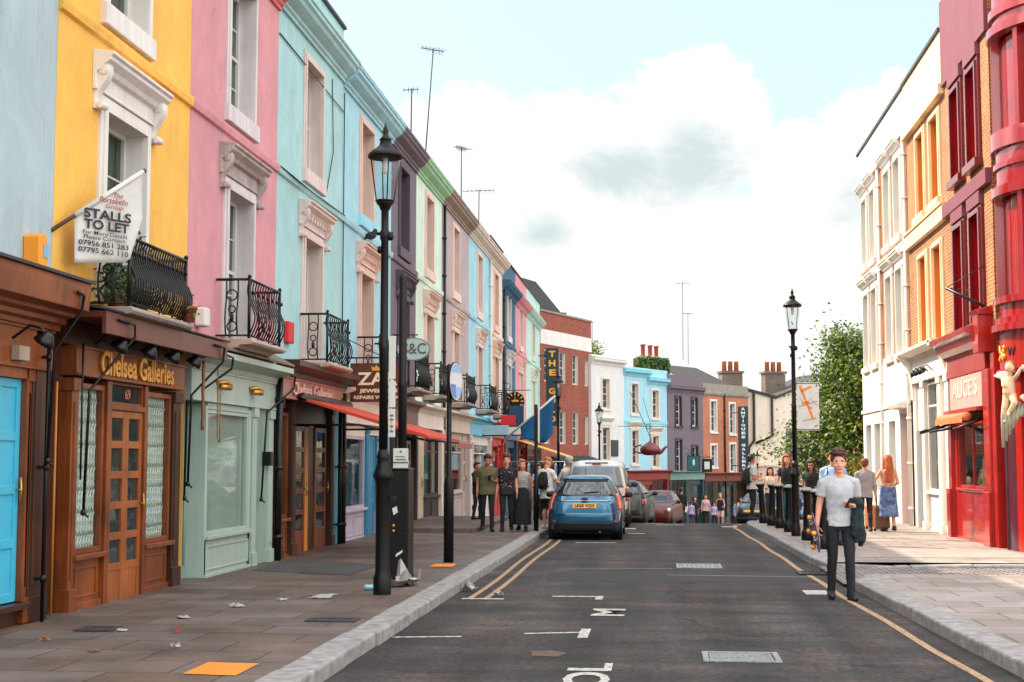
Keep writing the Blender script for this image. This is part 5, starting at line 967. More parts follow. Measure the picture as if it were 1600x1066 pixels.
# ================================================================== STREET FURNITURE
M_lampglass = glass_thin('lantern_glass', (236,240,240), .5); M_black = mat('black_gloss_paint', (7,7,8), .45, var=.35, scale=5, bump=.3, bscale=14, spec=.3)
M_frost = mat('frosted_bulb', (226,226,220), .4)
def lamp(name, label, loc, scale=1., group='heritage street lamps', rotz=0.):
    t = thing(name, label, 'street lamp', loc, rotz, group, scale)
    q = MB(); q.lathe([(.105,-.3),(.105,0),(.108,.02),(.108,.20),(.092,.24),(.086,.28),(.086,1.32),(.105,1.36),(.122,1.40),(.108,1.45),(.078,1.54),(.072,1.60),(.085,1.63),(.07,1.66),(.058,1.72)],0,0,20)
    q.lathe([(.055,1.72),(.052,2.9),(.06,2.93),(.06,2.98),(.05,3.01),(.046,4.25),(.06,4.28),(.06,4.36),(.046,4.39),(.046,4.62),(.062,4.64),(.075,4.68),(.105,4.71),(.105,4.73)],0,0,16)
    q.tube([(-.10,0,4.34),(.10,0,4.34)],.02,6); q.ball((.07,0,4.30),(.045,.05,.05),8); q.ball((-.06,-.02,4.14),(.03,.04,.05),8)
    q.box(.09,.15,-.03,.03,1.1,1.16)
    q.build('post', M_black, t)
    l = MB(); l.lathe([(.105,4.725),(.12,4.735),(.118,4.75),(.098,4.75)],0,0,20)
    for k in range(4): a = k*pi/2+.4; l.tube([(.108*cos(a),.108*sin(a),4.74),(.185*cos(a),.185*sin(a),5.29)],.008,5)
    l.lathe([(.19,5.27),(.215,5.275),(.215,5.31),(.19,5.34),(.12,5.39),(.075,5.43),(.065,5.49),(.08,5.50),(.05,5.53),(.025,5.57),(.04,5.60),(.02,5.65),(.004,5.71)],0,0,24)
    lan = l.build('lantern', M_black, t); g = MB(); g.lathe([(.11,4.75),(.186,5.272)],0,0,24); g.build('glass', M_lampglass, lan)
    b = MB(); b.lathe([(.02,5.08),(.035,5.11),(.04,5.18),(.03,5.25),(.05,5.268)],0,0,12); b.build('bulb', M_frost, lan); return t
lp = lamp('street_lamp', 'tall black lamp post with clear tapered lantern standing on the left pavement by the cabinet', (-3.3,16.9,.115))
copy_thing(lp, (2.87,30.81,.115), .3, 'black lamp post among the bollards on the right, carrying the map banner', .925)
copy_thing(lp, (-3.52,50,gz(50)+.1), .7, 'lamp post behind the blue car, in front of the vertical gold lettered sign', .92)
copy_thing(lp, (-2.58,62,gz(62)+.1), .2, 'lamp post in front of the white house on the bend', .92)
copy_thing(lp, (5.74,85,gz(85)-.3), .9, 'far lamp post beside the tall vertical sign of the orange brick house', .86)
# parking plates on the lamp, cabinet, sign pole
M_plate = mat('white_plate', (214,214,206), .45, var=.12, scale=6); M_blueink = mat('blue_ink', (40,86,150), .5); M_greyink = mat('grey_ink', (96,100,104), .6)
pp = thing('parking_plate', 'strip of white parking plates clamped along the side of the near left lamp post', 'sign', (-3.235,16.88,1.98), R_(-8))
for k, (a, b) in enumerate(((0,.34),(.36,.68),(.70,1.22))): box1('plate', M_plate, pp, 0,.085,-.006,.006,a,b,bevel=.004)
q = MB()
for z in (.06,.12,.2,.25): q.box(.02,.065,-.009,-.006,z,z+.022)
q.box(.041,.044,-.0085,-.0062,.05,.28); q.build('printing', M_greyink, pp)
cb_ = thing('utility_cabinet', 'tall black scuffed utility cabinet behind the near left lamp post', 'cabinet', (-3.66,19.0,.11), 0)
q = MB(); q.box(.0,.30,0,.42,0,1.46); q.prism([(-.012,1.462),(.312,1.462),(.30,1.49),(.0,1.49)], -.012, .432, axis='y'); q.box(-.01,.31,-.01,.43,0,.06); q.build('case', M_black, cb_, bevel=.012)
q = MB(); q.box(.02,.28,-.008,-.001,.64,1.44); q.box(.02,.28,-.008,-.001,.08,.62); q.build('door', M_black, cb_, bevel=.004)
q = MB(); q.lathe([(.022,0),(.022,.02),(.012,.025)],0,0,10); o = q.build('lock', M_brass, cb_, loc=(.10,-.01,.72), rot=(pi/2,0,0)); 
q = MB(); q.lathe([(.022,0),(.022,.02),(.012,.025)],0,0,10); q.build('lock', M_brass, cb_, loc=(.10,-.01,.65), rot=(pi/2,0,0))
q = MB(); q.prism([(.13,.30),(.22,.36),(.23,.40),(.14,.345)],-.012,-.009,axis='y'); q.prism([(.1,.86),(.16,.9),(.14,.98),(.08,.95)],-.012,-.009,axis='y'); q.build('torn_sticker', M_plate, cb_)
po = thing('sign_post', 'plain black post rising behind the utility cabinet with a small white notice', 'post', (-3.55,19.55,.11), 0); q = MB(); q.lathe([(.062,-.2),(.062,2.6),(.066,2.62),(.066,2.68),(.056,2.7),(.054,4.15),(.03,4.2)],0,0,14); q.build('post', M_black, po)
q = MB(); q.box(-.11,.10,-.09,-.07,1.48,1.76); o = q.build('notice', M_plate, po, bevel=.004); q = MB(); q.box(-.08,.07,-.094,-.091,1.60,1.615); q.box(-.08,.05,-.094,-.091,1.64,1.652); q.box(-.11,.10,-.0945,-.0915,1.555,1.575); q.box(-.02,.01,-.094,-.091,1.70,1.73); q.build('printing', M_greyink, o)
rs = thing('round_sign', 'black post with a round blue and white disc sign turned edgeways to the road', 'sign', (-3.3,22.3,.11), 0)
q = MB(); q.lathe([(.08,-.2),(.08,1.22),(.07,1.28),(.042,1.34),(.04,3.1),(.02,3.12)],0,0,14); q.build('post', M_black, rs)
def disc(q, r, y0, y1, mi=0, n=28, x=0, z=0): q.prism([(x+r*cos(2*pi*k/n), z+r*sin(2*pi*k/n)) for k in range(n)], y0, y1, mi, 'y')
q = MB(); disc(q,.31,-.012,.012); d_ = q.build('disc', M_black, rs, loc=(.10,-.02,2.84), rot=(0,0,R_(79)))
q = MB(); disc(q,.295,-.016,-.0125,0); q.prism([(.28*cos(a),.28*sin(a)) for a in [R_(30+k*10) for k in range(13)]],-.019,-.0165,1,'y'); q.prism([(-.02,-.05)]+[(-.27*cos(R_(k*10)),-.05-.22*sin(R_(k*10))) for k in range(0,10)],-.019,-.0165,2,'y'); q.prism([(.02,-.08)]+[(.26*cos(R_(k*10)),-.08-.19*sin(R_(k*10))) for k in range(0,10)],-.019,-.0165,1,'y'); q.build('face', [mat('pale_disc_face',(206,206,210),.25),mat('sky_disc_blue',(110,176,222),.25),mat('deep_disc_blue',(28,96,190),.25)], d_)
# bollards
bo = thing('bollard', 'black cast bollard leaning to the left, farthest along the right kerb', 'bollard', (2.65,37.05,.115), 0, 'black bollards along the right kerb')
q = MB(); q.prism([(-.13,-.1),(.13,-.1),(.13,.1),(.10,.13),(-.10,.13),(-.13,.1)],-.2,.0,axis='z') if False else None
q.lathe([(.125,-.1),(.125,.17),(.115,.19),(.092,.22),(.088,.3),(.072,.84),(.078,.86),(.072,.88),(.076,.9),(.112,.955),(.122,.985)],0,0,8); q.build('post', M_black, bo); q = MB(); q.lathe([(.122,.985),(.118,1.01),(.07,1.05),(.0,1.06)],0,0,16); q.build('cap', mat('pale_sunlit_top',(150,150,148),.5), bo)  # sunlight on the bollard tops is put into the pale cap colour
bo.rotation_euler = (0, R_(-4.5), 0)
for (x, y), lb, tilt in zip([(2.74,35.61),(2.83,34.28),(2.87,32.45),(2.94,29.1),(2.96,27.65),(2.96,26.38)],
    ['black bollard next to the leaning one, second farthest on the right kerb','black bollard third farthest on the right kerb, in front of the ginger haired woman','black bollard just beyond the banner lamp post, on its far side','black bollard just nearer than the banner lamp post, on its near side','black bollard between the lamp post bollard and the nearest one','nearest black bollard on the right kerb, behind the skateboard'], (1,-1,.5,0,.6,0)):
    c = copy_thing(bo, (x,y,.115), 0, lb); c.rotation_euler = (0,R_(tilt),random.random()*.5)
# map banner on the right lamp
bn = thing('map_banner', 'white street map banner with an orange route fixed to the right lamp post', 'banner', (2.93,30.76,2.34), R_(-4))
box1('panel', M_plate, bn, .0,.46,-.008,.008,0,1.02,bevel=.003)
q = MB()
def seg(q, a, b, w, y=-.011, mi=0):
    a = Vector((a[0],a[1])); b = Vector((b[0],b[1])); d = (b-a).normalized(); n_ = Vector((-d.y,d.x))*w/2; q.prism([tuple(a-n_),tuple(b-n_),tuple(b+n_),tuple(a+n_)],y-.0008*(mi+1),y+.003,mi,'y')
seg(q,(.06,.96),(.34,.22),.05); seg(q,(.08,.83),(.30,.93),.05); seg(q,(.10,.56),(.26,.60),.07); seg(q,(.24,.49),(.32,.47),.04)
seg(q,(.03,.50),(.42,.62),.012,-.0095,1); seg(q,(.05,.7),(.20,.52),.008,-.0095,1); seg(q,(.1,.2),(.4,.26),.012,-.0095,1); seg(q,(.25,.7),(.43,.52),.008,-.0095,1); seg(q,(.35,.08),(.42,.11),.02,-.0095,1); seg(q,(.4,.93),(.43,.98),.03,-.0095,1)
q.build('map_print', [mat('orange_ink',(232,140,60),.6), M_greyink], bn); q = MB(); q.tube([(-.06,0,.02),(.46,0,.02)],.012,6); q.tube([(-.06,0,1.0),(.46,0,1.0)],.012,6); q.build('bracket', M_black, bn)
# signs along the left
def oval(name, label, loc, rx, rz_, build):
    t = thing(name, label, 'sign', loc); q = MB(); n = 32; q.prism([(rx*cos(2*pi*k/n), rz_*sin(2*pi*k/n)) for k in range(n)], -.03, .03, 0, 'y'); q.prism([(rx*.93*cos(2*pi*k/n), rz_*.91*sin(2*pi*k/n)) for k in range(n)], -.036, -.0305, 1, 'y')
    q.build('board', [mat('grey_sign_rim',(120,124,120),.5), mat('pale_grey_green',(176,192,186),.5)], t); build(t); return t
def sc(t): text('S&C', .42, mat('bronze_letter',(104,84,62),.45), t, (0.02,-.040,0), bold=.006, width=.56, height=.26); q = MB(); q.tube([(-.55,0,.34),(.1,0,.34)],.015,6); q.tube([(0,0,.34),(0,0,.27)],.012,5); q.build('bracket', M_iron, t)
oval('oval_sign', 'pale oval sign reading S&C hanging from the dark purple house', (-5.70,32.8,4.30), .40, .27, sc)
ck = thing('clock_sign', 'round black clock with gold hour marks hanging over the pavement', 'clock', (-5.45,54,3.96)); q = MB(); disc(q,.36,-.06,.06); q.build('case', M_black, ck, bevel=.01)
q = MB()
for k in range(12): a = k*pi/6; q.prism([(.22*cos(a-.06),.22*sin(a-.06)),(.33*cos(a-.11),.33*sin(a-.11)),(.33*cos(a+.11),.33*sin(a+.11)),(.22*cos(a+.06),.22*sin(a+.06))],-.066,-.0605,0,'y')
q.box(-.14,.14,-.067,-.0605,-.02,.05); q.prism([(-.02,0),(.02,0),(.005,.2),(-.005,.2)],-.07,-.0675,0,'y'); q.build('dial_marks', M_gold, ck); q = MB(); q.tube([(-.7,0,.42),(.6,0,.42)],.016,6); q.tube([(0,0,.42),(0,0,.36)],.012,5); q.tube([(-.3+.12*cos(k*pi/5),0,.58+.12*sin(k*pi/5)) for k in range(10)],.014,5,closed=True); q.build('bracket', M_iron, ck)
M_navy = mat('dark_teal_board', (16,44,52), .5, var=.12)
def vsign(name, label, loc, w, h, s, m, ml, ls, rz=0):
    t = thing(name, label, 'sign', loc, rz); box1('board', m, t, 0,w,-.05,.05,0,h,bevel=.01); n = len(s)
    for k, c in enumerate(s):
        if c != ' ': text(c, ls, ml, t, (w/2,-.056,h-(k+.7)*h/(n+.4)), bold=.02, height=h/(n+.4)*.68, width=ls*(.75 if c not in 'IL' else (.2 if c == 'I' else .6)))
    q = MB(); q.tube([(-.5,0,h*.9),(0,0,h*.9)],.03,6); q.tube([(-.5,0,h*.1),(0,0,h*.1)],.03,6); q.build('bracket', M_iron, t); return t
vsign('vertical_sign', 'tall dark vertical sign with gold letters on the red brick building', (-5.82,73.6,3.5), .66, 4.05, 'THE GOLD', M_navy, M_gold, .46)
vsign('vertical_sign', 'tall dark vertical sign with white letters on the orange brick house', (5.15,94.2,.95), .66, 4.3, 'ANTIQUES GALLERY', M_navy, mat('white_letters',(220,224,226),.5), .34)
# teapot
tp = thing('teapot_sign', 'big dark red painted teapot hanging as a shop sign on the bend', 'sign', (-.5,80,2.0)); q = MB(); q.lathe([(.25,0),(.42,.05),(.55,.2),(.58,.32),(.5,.48),(.36,.58),(.3,.6),(.26,.66),(.12,.72),(.05,.74),(.08,.80),(0,.84)],0,0,24)
q.build('body', mat('dark_red_glaze',(112,30,38),.35,var=.55,scale=5), tp); q = MB(); q.tube([(.44,0,.15),(.58,0,.18),(.68,0,.25),(.76,0,.35),(.84,0,.43),(.98,0,.5)],[.14,.12,.10,.08,.07,.055],10); q.build('spout', mat('dark_red_glaze',(112,30,38)), tp); q = MB(); q.tube([(-.48-.42*sin(k*pi/12),0,.34+.22*cos(k*pi/12)) for k in range(13)],.045,8); q.build('handle', mat('dark_red_glaze',(112,30,38)), tp)
q = MB(); q.tube([(0,0,.84),(0,0,1.6)],.02,5); q.tube([(.1,0,.8),(-1.1,1,3.6)],.02,5); q.tube([(.1,0,1.5),(-.4,2,3.3)],.015,5); q.tube([(-1.9,3,1.7),(0,0,1.62),(1.8,6.4,1.7)],.02,5); q.tube([(-.1+.12*cos(k*pi/4),0,1.6+.12*sin(k*pi/4)) for k in range(8)],.02,5,closed=True); q.build('hanger', M_iron, tp)
def sq(t): q = MB(); q.ball((.38,-.06,.5),(.08,.02,.22),8); q.build('emblem', M_plate, t)
swing_sign('hanging_sign', 'small square teal pub style sign on the purple grey house', (1.70,87.6,1.08), .76, .92, mat('teal_sign',(24,86,92),.5), M_iron, sq)
def sq2(t): q = MB(); q.box(.14,.46,-.032,-.028,.16,.62); q.build('panel', M_plate, t)
swing_sign('hanging_sign', 'small square black sign with a white panel by the orange brick house', (2.62,88.5,1.02), .6, .78, M_iron, M_iron, sq2)
# blue flag on slanting pole, and the post in front of it
bf = thing('banner_flag', 'dark blue cloth flag drooping from a slanting white pole above the left pavement', 'flag', (-3.75,38.2,2.2)); A_, B_ = Vector((0,0,.40)), Vector((1.0,-.3,1.22))
q = MB(); q.tube([A_+(A_-B_)*.35,B_],.03,8); q.build('pole', M_plate, bf)
q = MB(); nu, nv = 14, 10; vs = []
for i in range(nu+1):
    u = i/nu; tp_ = A_.lerp(B_,.04+.94*u); zb_ = .05-.06*u+.03*sin(u*7)
    if u > .8: zb_ += (u-.8)*1.2
    for j in range(nv+1):
        v = j/nv; vs.append((tp_.x+.03*sin(v*4+u*3)*v-.05*v*u, tp_.y+.05*sin(u*11+v*2)*v, tp_.z*(1-v)+zb_*v))
q.add(vs, [(i*(nv+1)+j,(i+1)*(nv+1)+j,(i+1)*(nv+1)+j+1,i*(nv+1)+j+1) for i in range(nu) for j in range(nv)],0,True); o = q.build('cloth', mat('petrol_blue_cloth',(14,92,140),.75,var=.15,scale=3), bf); sm_ = o.modifiers.new('t','SOLIDIFY'); sm_.thickness = .006
ps = thing('sign_post', 'slim black post with a white edge plate in front of the blue flag', 'post', (-2.77,32.16,.11)); q = MB(); q.lathe([(.055,-.2),(.055,1.0),(.042,1.05),(.042,2.85),(.0,2.87)],0,0,12); q.build('post', M_black, ps); box1('plate', M_plate, ps, .05,.075,-.12,.12,2.0,2.8)
# aerials
def aerial(label, x, y, z0, z1, n=6, w=.5, rz=0.):
    t = thing('tv_aerial', label, 'aerial', (x,y,z0), rz, 'roof aerials'); h = z1-z0; q = MB(); q.tube([(0,0,0),(.02,0,h)],.022,6); q.build('mast', M_lead, t); q = MB(); q.tube([(-w,0,h-.06),(w,0,h-.02)],.014,5)
    for k in range(n): x_ = -w+2*w*k/(n-1); l_ = .14+.16*k/n; q.tube([(x_,-l_,h-.04),(x_,l_,h-.04)],.008,4); q.tube([(x_,0,h-.04-l_*.5),(x_,0,h-.04+l_*.5)],.006,4)
    q.build('antenna', M_lead, t)
aerial('tallest roof aerial, leaning above the mauve grey house', -6.9,41.0,9.35,14.0,7,.35,.6); bpy.context.scene.objects['tv_aerial'].rotation_euler = (0,R_(4),.6)
aerial('short thin roof aerial just left of the tallest one', -6.9,39.0,9.4,12.2,4,.2,.2); aerial('roof aerial on the light blue house, third along the terrace', -6.9,49.3,9.35,12.8,7,.35,1.2); aerial('low wide roof aerial on the cream house roof', -6.9,54.2,9.4,12.2,8,.6,.1)
aerial('thin aerial with no bars above the white house on the bend', -4.0,86,7.2,10.1,2,.15,.1); aerial('tall twin aerial over the chimney of the purple grey house', 1.6,93,8.2,13.3,5,.4,.1); aerial('shorter aerial next to the tall one over the purple grey house', 1.95,94,8.0,11.4,5,.35,.6); aerial('short bare mast on the teal house roof far up', -6.6,26.3,9.8,11.2,2,.1,0)
# rubbish on the pavement
def litter(label, loc, size, m, seed, cat='litter', name='crumpled_paper', n=5, h=.05):
    rn = random.Random(seed); t = MB(); vs = []
    for i in range(n+1):
        for j in range(n+1): vs.append((size[0]*(i/n-.5)+rn.uniform(-.02,.02), size[1]*(j/n-.5)+rn.uniform(-.02,.02), abs(rn.gauss(0,1))*h+.004))
    t.add(vs, [(i*(n+1)+j,(i+1)*(n+1)+j,(i+1)*(n+1)+j+1,i*(n+1)+j+1) for i in range(n) for j in range(n)], 0, False)
    o = t.build(name, m, loc=loc, rot=(0,0,rn.uniform(0,3))); sd = o.modifiers.new('t','SOLIDIFY'); sd.thickness = .003; return tag(o, label, cat)
M_paper = mat('waste_paper', (168,165,158), .8, var=.12)
litter('flat white sheet of paper on the flagstones left of the near lamp post', (-3.92,16.5,.118), (.45,.22), M_paper, 1, h=.006)
litter('crumpled white wrapper lying against the base of the utility cabinet', (-3.22,18.2,.118), (.32,.3), M_paper, 2, h=.09); litter('black plastic tray under the wrapper beside the utility cabinet', (-3.28,17.95,.118), (.36,.2), M_iron, 3, name='plastic_tray', h=.03)
litter('small white scrap in front of the pink house shop', (-4.81,14.15,.118), (.16,.1), M_paper, 4, h=.01); litter('white paper scrap near the mint shop front', (-4.58,15.25,.118), (.14,.1), M_paper, 5, h=.015); litter('grey paper scrap halfway between mint shop and lamp post', (-4.28,16.0,.118), (.1,.09), M_paper, 6, h=.015)
litter('white leaflet on the pavement past the utility cabinet', (-5.0,27.5,.118), (.5,.3), M_paper, 7, h=.01); litter('white scrap in the left gutter by the yellow lines', (-2.48,18.6,.008), (.2,.15), M_paper, 8, h=.05); litter('orange leaf scrap in the left gutter nearer the camera', (-2.66,13.6,-.0), (.1,.08), M_or, 9, h=.03, name='dry_leaf'); litter('flat white scrap on the road between the yellow lines', (-2.03,18.0,.008), (.13,.08), M_paper, 10, h=.03)
for k, (x, y) in enumerate([(-5.42,12.27),(-4.7,11.6),(-4.45,12.9),(-5.0,13.0),(-4.1,11.9)]): litter(['orange dry leaf by the shop step at the bottom left','brown dry leaf on the flagstones, lower left','reddish dry leaf on the flagstones near the pavement middle','pale dry leaf near the drain cover','pale dry leaf near the orange slab'][k], (x,y,.118), (.07,.05), [M_or,mat('brown_leaf',(120,80,50),.8),mat('red_leaf',(150,50,40),.8),M_paper,M_paper][k], 20+k, name='dry_leaf', h=.015, n=3)
bt = thing('plastic_bottle', 'pale blue crushed plastic bottle lying beside the near lamp post base', 'bottle', (-3.62,17.4,.15), R_(100)); q = MB(); q.T = Matrix.Rotation(pi/2,4,'X'); q.lathe([(.03,0),(.034,.02),(.03,.07),(.034,.12),(.033,.16),(.014,.21),(.014,.22)],0,0,12); q.build('bottle', mat('pale_blue_plastic',(140,196,214),.2), bt); q = MB(); q.T = Matrix.Rotation(pi/2,4,'X'); q.lathe([(.016,.22),(.016,.24),(0,.24)],0,0,10); q.build('cap', M_plate, bt)
# road ironwork
M_cover = mat('worn_iron_cover', (150,150,146), .35, metal=.5, var=.4, scale=30, bump=.8, bscale=70)
def cover(label, x0, x1, y0, y1, z, nx=8, ny=3, m=None):
    t = thing('manhole_cover', label, 'manhole cover', ((x0+x1)/2,(y0+y1)/2,z), 0, 'iron covers in the road'); w, d = (x1-x0)/2, (y1-y0)/2; q = MB(); q.box(-w,w,-d,-d+.05,0,.012); q.box(-w,w,d-.05,d,0,.012); q.box(-w,-w+.05,-d+.05,d-.05,0,.012); q.box(w-.05,w,-d+.05,d-.05,0,.012); q.build('frame', m or M_cover, t)
    q = MB(); q.box(-w+.06,w-.06,-d+.06,d-.06,-.02,.004)
    for i in range(nx):
        for j in range(ny): x = -w+.1+(2*w-.2)*i/(nx-1); y = -d+.1+(2*d-.2)*j/(ny-1); q.box(x-.018,x+.018,y-.018,y+.018,.004,.010)
    q.build('plate', m or M_cover, t)
cover('pale worn rectangular iron cover in the road, nearest the camera', .36,1.02,12.33,12.93,.003,10,6); cover('shiny iron cover further up the road in the right lane', .26,.98,22.9,23.8,.003,8,5)
cover('small dark drain cover in the pavement by the brown shop step', -5.45,-5.1,12.95,13.3,.117,5,4,M_lead); cover('dark gully grating in the pavement near the left kerb', -3.5,-3.0,13.95,14.25,.117,6,3,M_lead)
gr = thing('gully_grate', 'dark iron drain grate in the right gutter at the mouth of the cobbled crossing', 'drain', (2.28,22.0,.003)); q = MB(); q.box(-.22,.22,-.3,-.26,0,.02); q.box(-.22,.22,.26,.3,0,.02); q.box(-.22,-.18,-.26,.26,0,.02); q.box(.18,.22,-.26,.26,0,.02); q.build('frame', M_iron, gr); q = MB()
for k in range(7): q.box(-.18+.055*k,-.15+.055*k,-.26,.26,-.02,.018)
q.build('bars', M_iron, gr)
# ================================================================== VEHICLES (rear at y=0, front towards +y)
M_tyre = mat('tyre_rubber', (22,22,23), .85, var=.2); M_alloy = mat('alloy', (170,170,170), .3, metal=.9); M_blkpl = mat('black_plastic', (18,18,20), .55); M_carglass = glass_dark('car_glass', (14,22,28), .03)
M_lred = mat('red_lens', (190,30,24), .15, var=.1, bump=0, coat=.5); M_lor = mat('orange_lens', (222,82,58), .15, bump=0, coat=.5); M_lwh = mat('clear_lens', (220,214,206), .12, bump=0, coat=.5)
def carpaint(name, rgb, metal=.5): return mat(name, rgb, .22 if metal > .05 else .4, metal=metal, var=.03, bump=0, coat=1. if metal > .05 else .25)
class Body:
    def __init__(s, levels, n=5.): s.L = levels; s.n = n
    def P(s, a, z, off=0.):
        L = s.L
        for (q, r) in zip(L, L[1:]):
            if z <= r[0]+1e-6: break
        t = (z-q[0])/(r[0]-q[0]); w, y0, y1, n = [q[k]+(r[k]-q[k])*t for k in (1,2,3,4)]
        w += off; y0 -= off; y1 += off; a = R_(a); c, sn = cos(a), sin(a); cy, h = (y0+y1)/2, (y1-y0)/2
        return Vector((w*math.copysign(abs(c)**(2/n),c), cy+h*math.copysign(abs(sn)**(2/n),sn), z))
    def hull(s, q, per=3, N_=72):
        zs = []
        for (a, b) in zip(s.L, s.L[1:]): zs += [a[0]+(b[0]-a[0])*k/per for k in range(per)]
        zs.append(s.L[-1][0]); vs = [s.P(360*j/N_, z) for z in zs for j in range(N_)]; k = len(zs)
        fs = [(i*N_+j,i*N_+(j+1)%N_,(i+1)*N_+(j+1)%N_,(i+1)*N_+j) for i in range(k-1) for j in range(N_)]
        fs += [tuple(range(N_))[::-1], tuple(range((k-1)*N_,k*N_))]; q.add(vs, fs, 0, True)
    def patch(s, name, m, parent, pts, off=.006, nu=12, nv=5, thick=.01, part=True):
        """piece of trim lying on the bodywork: pts = [(a_left,a_right,z)...] rows from bottom to top"""
        q = MB(); vs = []; rows = []
        for i in range(len(pts)-1):
            for k in range(nv+(1 if i == len(pts)-2 else 0)): t = k/nv; rows.append([pts[i][c]+(pts[i+1][c]-pts[i][c])*t for c in range(3)])
        for (a0, a1, z) in rows:
            for j in range(nu+1): vs.append(s.P(a0+(a1-a0)*j/nu, z, off))
        q.add(vs, [(i*(nu+1)+j,i*(nu+1)+j+1,(i+1)*(nu+1)+j+1,(i+1)*(nu+1)+j) for i in range(len(rows)-1) for j in range(nu)], 0, True)
        o = q.build(name, m, parent); so = o.modifiers.new('t','SOLIDIFY'); so.thickness = thick; so.offset = 0; return o
def wheel(parent, x, y, r, w=.2, rim=M_alloy):
    q = MB(); q.T = Matrix.Translation((x,y,r))@Matrix.Rotation(pi/2,4,'Y'); q.lathe([(r*.62,-w/2),(r*.93,-w/2),(r,-w/2+.03),(r,w/2-.03),(r*.93,w/2),(r*.62,w/2)],0,0,28); t = q.build('wheel', M_tyre, parent)
    q = MB(); q.T = Matrix.Translation((x,y,r))@Matrix.Rotation(pi/2,4,'Y')
    for s in (-1,1): q.lathe([(0,s*w*.36),(r*.2,s*w*.42),(r*.22,s*w*.36),(r*.6,s*w*.40),(r*.63,s*w*.48)],0,0,24,0,True,cap=False)
    q.build('rim', rim, t); return t
def car(name, label, cat, loc, rotz, levels, paint, wb, wr, scale, glassrows, lights, plate=None, mirror=.0, extra=None, group=None, spoiler=None):
    t = thing(name, label, cat, loc, rotz, group, scale); B = Body(levels); q = MB(); B.hull(q); bd = q.build('body', paint, t)
    W_ = max(l[1] for l in levels)
    for s in (-1,1):
        for y in wb:
            wheel(t, s*(W_-.165), y, wr); q = MB(); q.T = Matrix.Translation((s*(W_-.075),y,wr+.02))@Matrix.Rotation(pi/2,4,'Y'); q.lathe([(wr+.07,-.06),(wr+.07,.055),(0,.055)],0,0,24); q.build('wheel_arch', M_blkpl, bd)
    for nm, pts in glassrows: B.patch(nm, mat('sky_reflection_glass',(120,134,140),.06,var=.1,bump=0) if cat == 'van' and nm == 'rear_window' else M_carglass, t, pts, .004, 14, 4, .006)  # van rear pane is paled to paint in a sky reflection
    for nm, m, pts in lights: B.patch(nm, m, t, pts, .012, 6, 4, .03)
    for s in (-1,1):
        if mirror: q = MB(); q.ball((s*(W_+.10),mirror[0],mirror[1]),(.10,.05,.075),12); q.tube([(s*(W_-.05),mirror[0],mirror[1]-.06),(s*(W_+.08),mirror[0],mirror[1]-.03)],.025,6); q.build('wing_mirror', M_blkpl, t)
    if extra: extra(t, B, bd)
    return t
# blue hatchback
hl = [(.17,.82,.10,3.8,6),(.24,.855,.03,3.9,6.5),(.40,.868,.0,3.95,6.5),(.60,.868,.0,3.95,6.2),(.72,.87,.05,3.92,6),(.86,.855,.12,3.80,5.5),(.96,.825,.22,3.4,5),(1.0,.80,.27,2.95,5),(1.15,.725,.42,2.6,5),(1.30,.645,.57,2.25,4.5),(1.40,.585,.66,2.1,4),(1.45,.53,.72,1.95,3.6),(1.48,.42,.9,1.7,3),(1.49,.2,1.1,1.5,3)]
def hx(t, B, bd):
    q = MB()
    for s_ in (1,-1): q.tube([B.P(-90+s_*a,z,.002) for a, z in ((43,1.0),(40,.9),(36,.75),(34,.62),(28,.585))],.005,4)
    q.tube([B.P(-118+k*4,.585,.002) for k in range(15)],.005,4); q.build('hatch_seam', M_blkpl, bd)
    B.patch('rear_bumper_trim', M_blkpl, t, [(-125,-55,.20),(-122,-58,.34),(-112,-68,.41)], .008, 14, 3, .01)
    p = MB(); p.box(-.27,.27,-.012,.0,.0,.115); pl = p.build('number_plate', mat('yellow_plate',(240,170,40),.4,bump=0), t, bevel=.004, loc=(0,.055,.735), rot=(R_(-16),0,0)); text('LK65 VOX', .1, Mblk, pl, (0,-.015,.057), name='plate_lettering', bold=.004, width=.46, height=.078, ext=.002)
    q = MB(); q.tube([B.P(-112+k*4.4,.90,.012) for k in range(11)],.014,6); q.build('chrome_strip', M_chrome, t)
    q = MB(); q.prism([(.085*cos(k*pi/8),.036*sin(k*pi/8)) for k in range(16)],-.012,.0,axis='y'); q.build('badge', M_blkpl, t, loc=(0,.115,.945), rot=(R_(-20),0,0))
    B.patch('roof_spoiler', carpaint('blue_car_paint',(2,86,118)), t, [(-140,-40,1.385),(-136,-44,1.45)], .035, 14, 3, .03)
    for s in (-1,1): B.patch('reflector', M_lred, t, [(-90+s*31-5,-90+s*31+5,.40),(-90+s*32-4,-90+s*32+4,.455)], .008, 5, 2, .012)
    q = MB(); q.tube([(-.02,.33,1.08),(.3,.36,1.11)],.012,5); q.build('wiper', M_blkpl, t); q = MB(); q.tube([(0,.75,1.48),(0,.60,1.66)],.006,5); q.build('aerial', M_blkpl, t)
    q = MB(); q.tube([(.35,.05,.2),(.35,.2,.2)],.03,8); q.build('exhaust', M_chrome, t)
cb1 = carpaint('blue_car_paint', (2,86,118))
car('hatchback_car', 'teal blue hatchback with yellow number plate parked at the left kerb', 'car', (-1.60,30.6,0), 0, hl, cb1, (.68,3.15), .30, .93,
    [('rear_window',[(-133,-47,1.015),(-133,-47,1.2),(-125,-55,1.37)]),('side_window',[(-36,52,1.01),(-30,46,1.25),(-26,36,1.37)]),('side_window',[(128,216,1.01),(134,210,1.25),(144,206,1.37)]),('windscreen',[(62,118,1.01),(64,116,1.35)])],
    [('tail_light',M_lor,[(-46,-24,.70),(-44,-20,.84),(-41,-28,1.06)]),('tail_light',M_lor,[(-156,-134,.70),(-160,-136,.84),(-152,-139,1.06)])], mirror=(2.35,1.0), extra=hx)
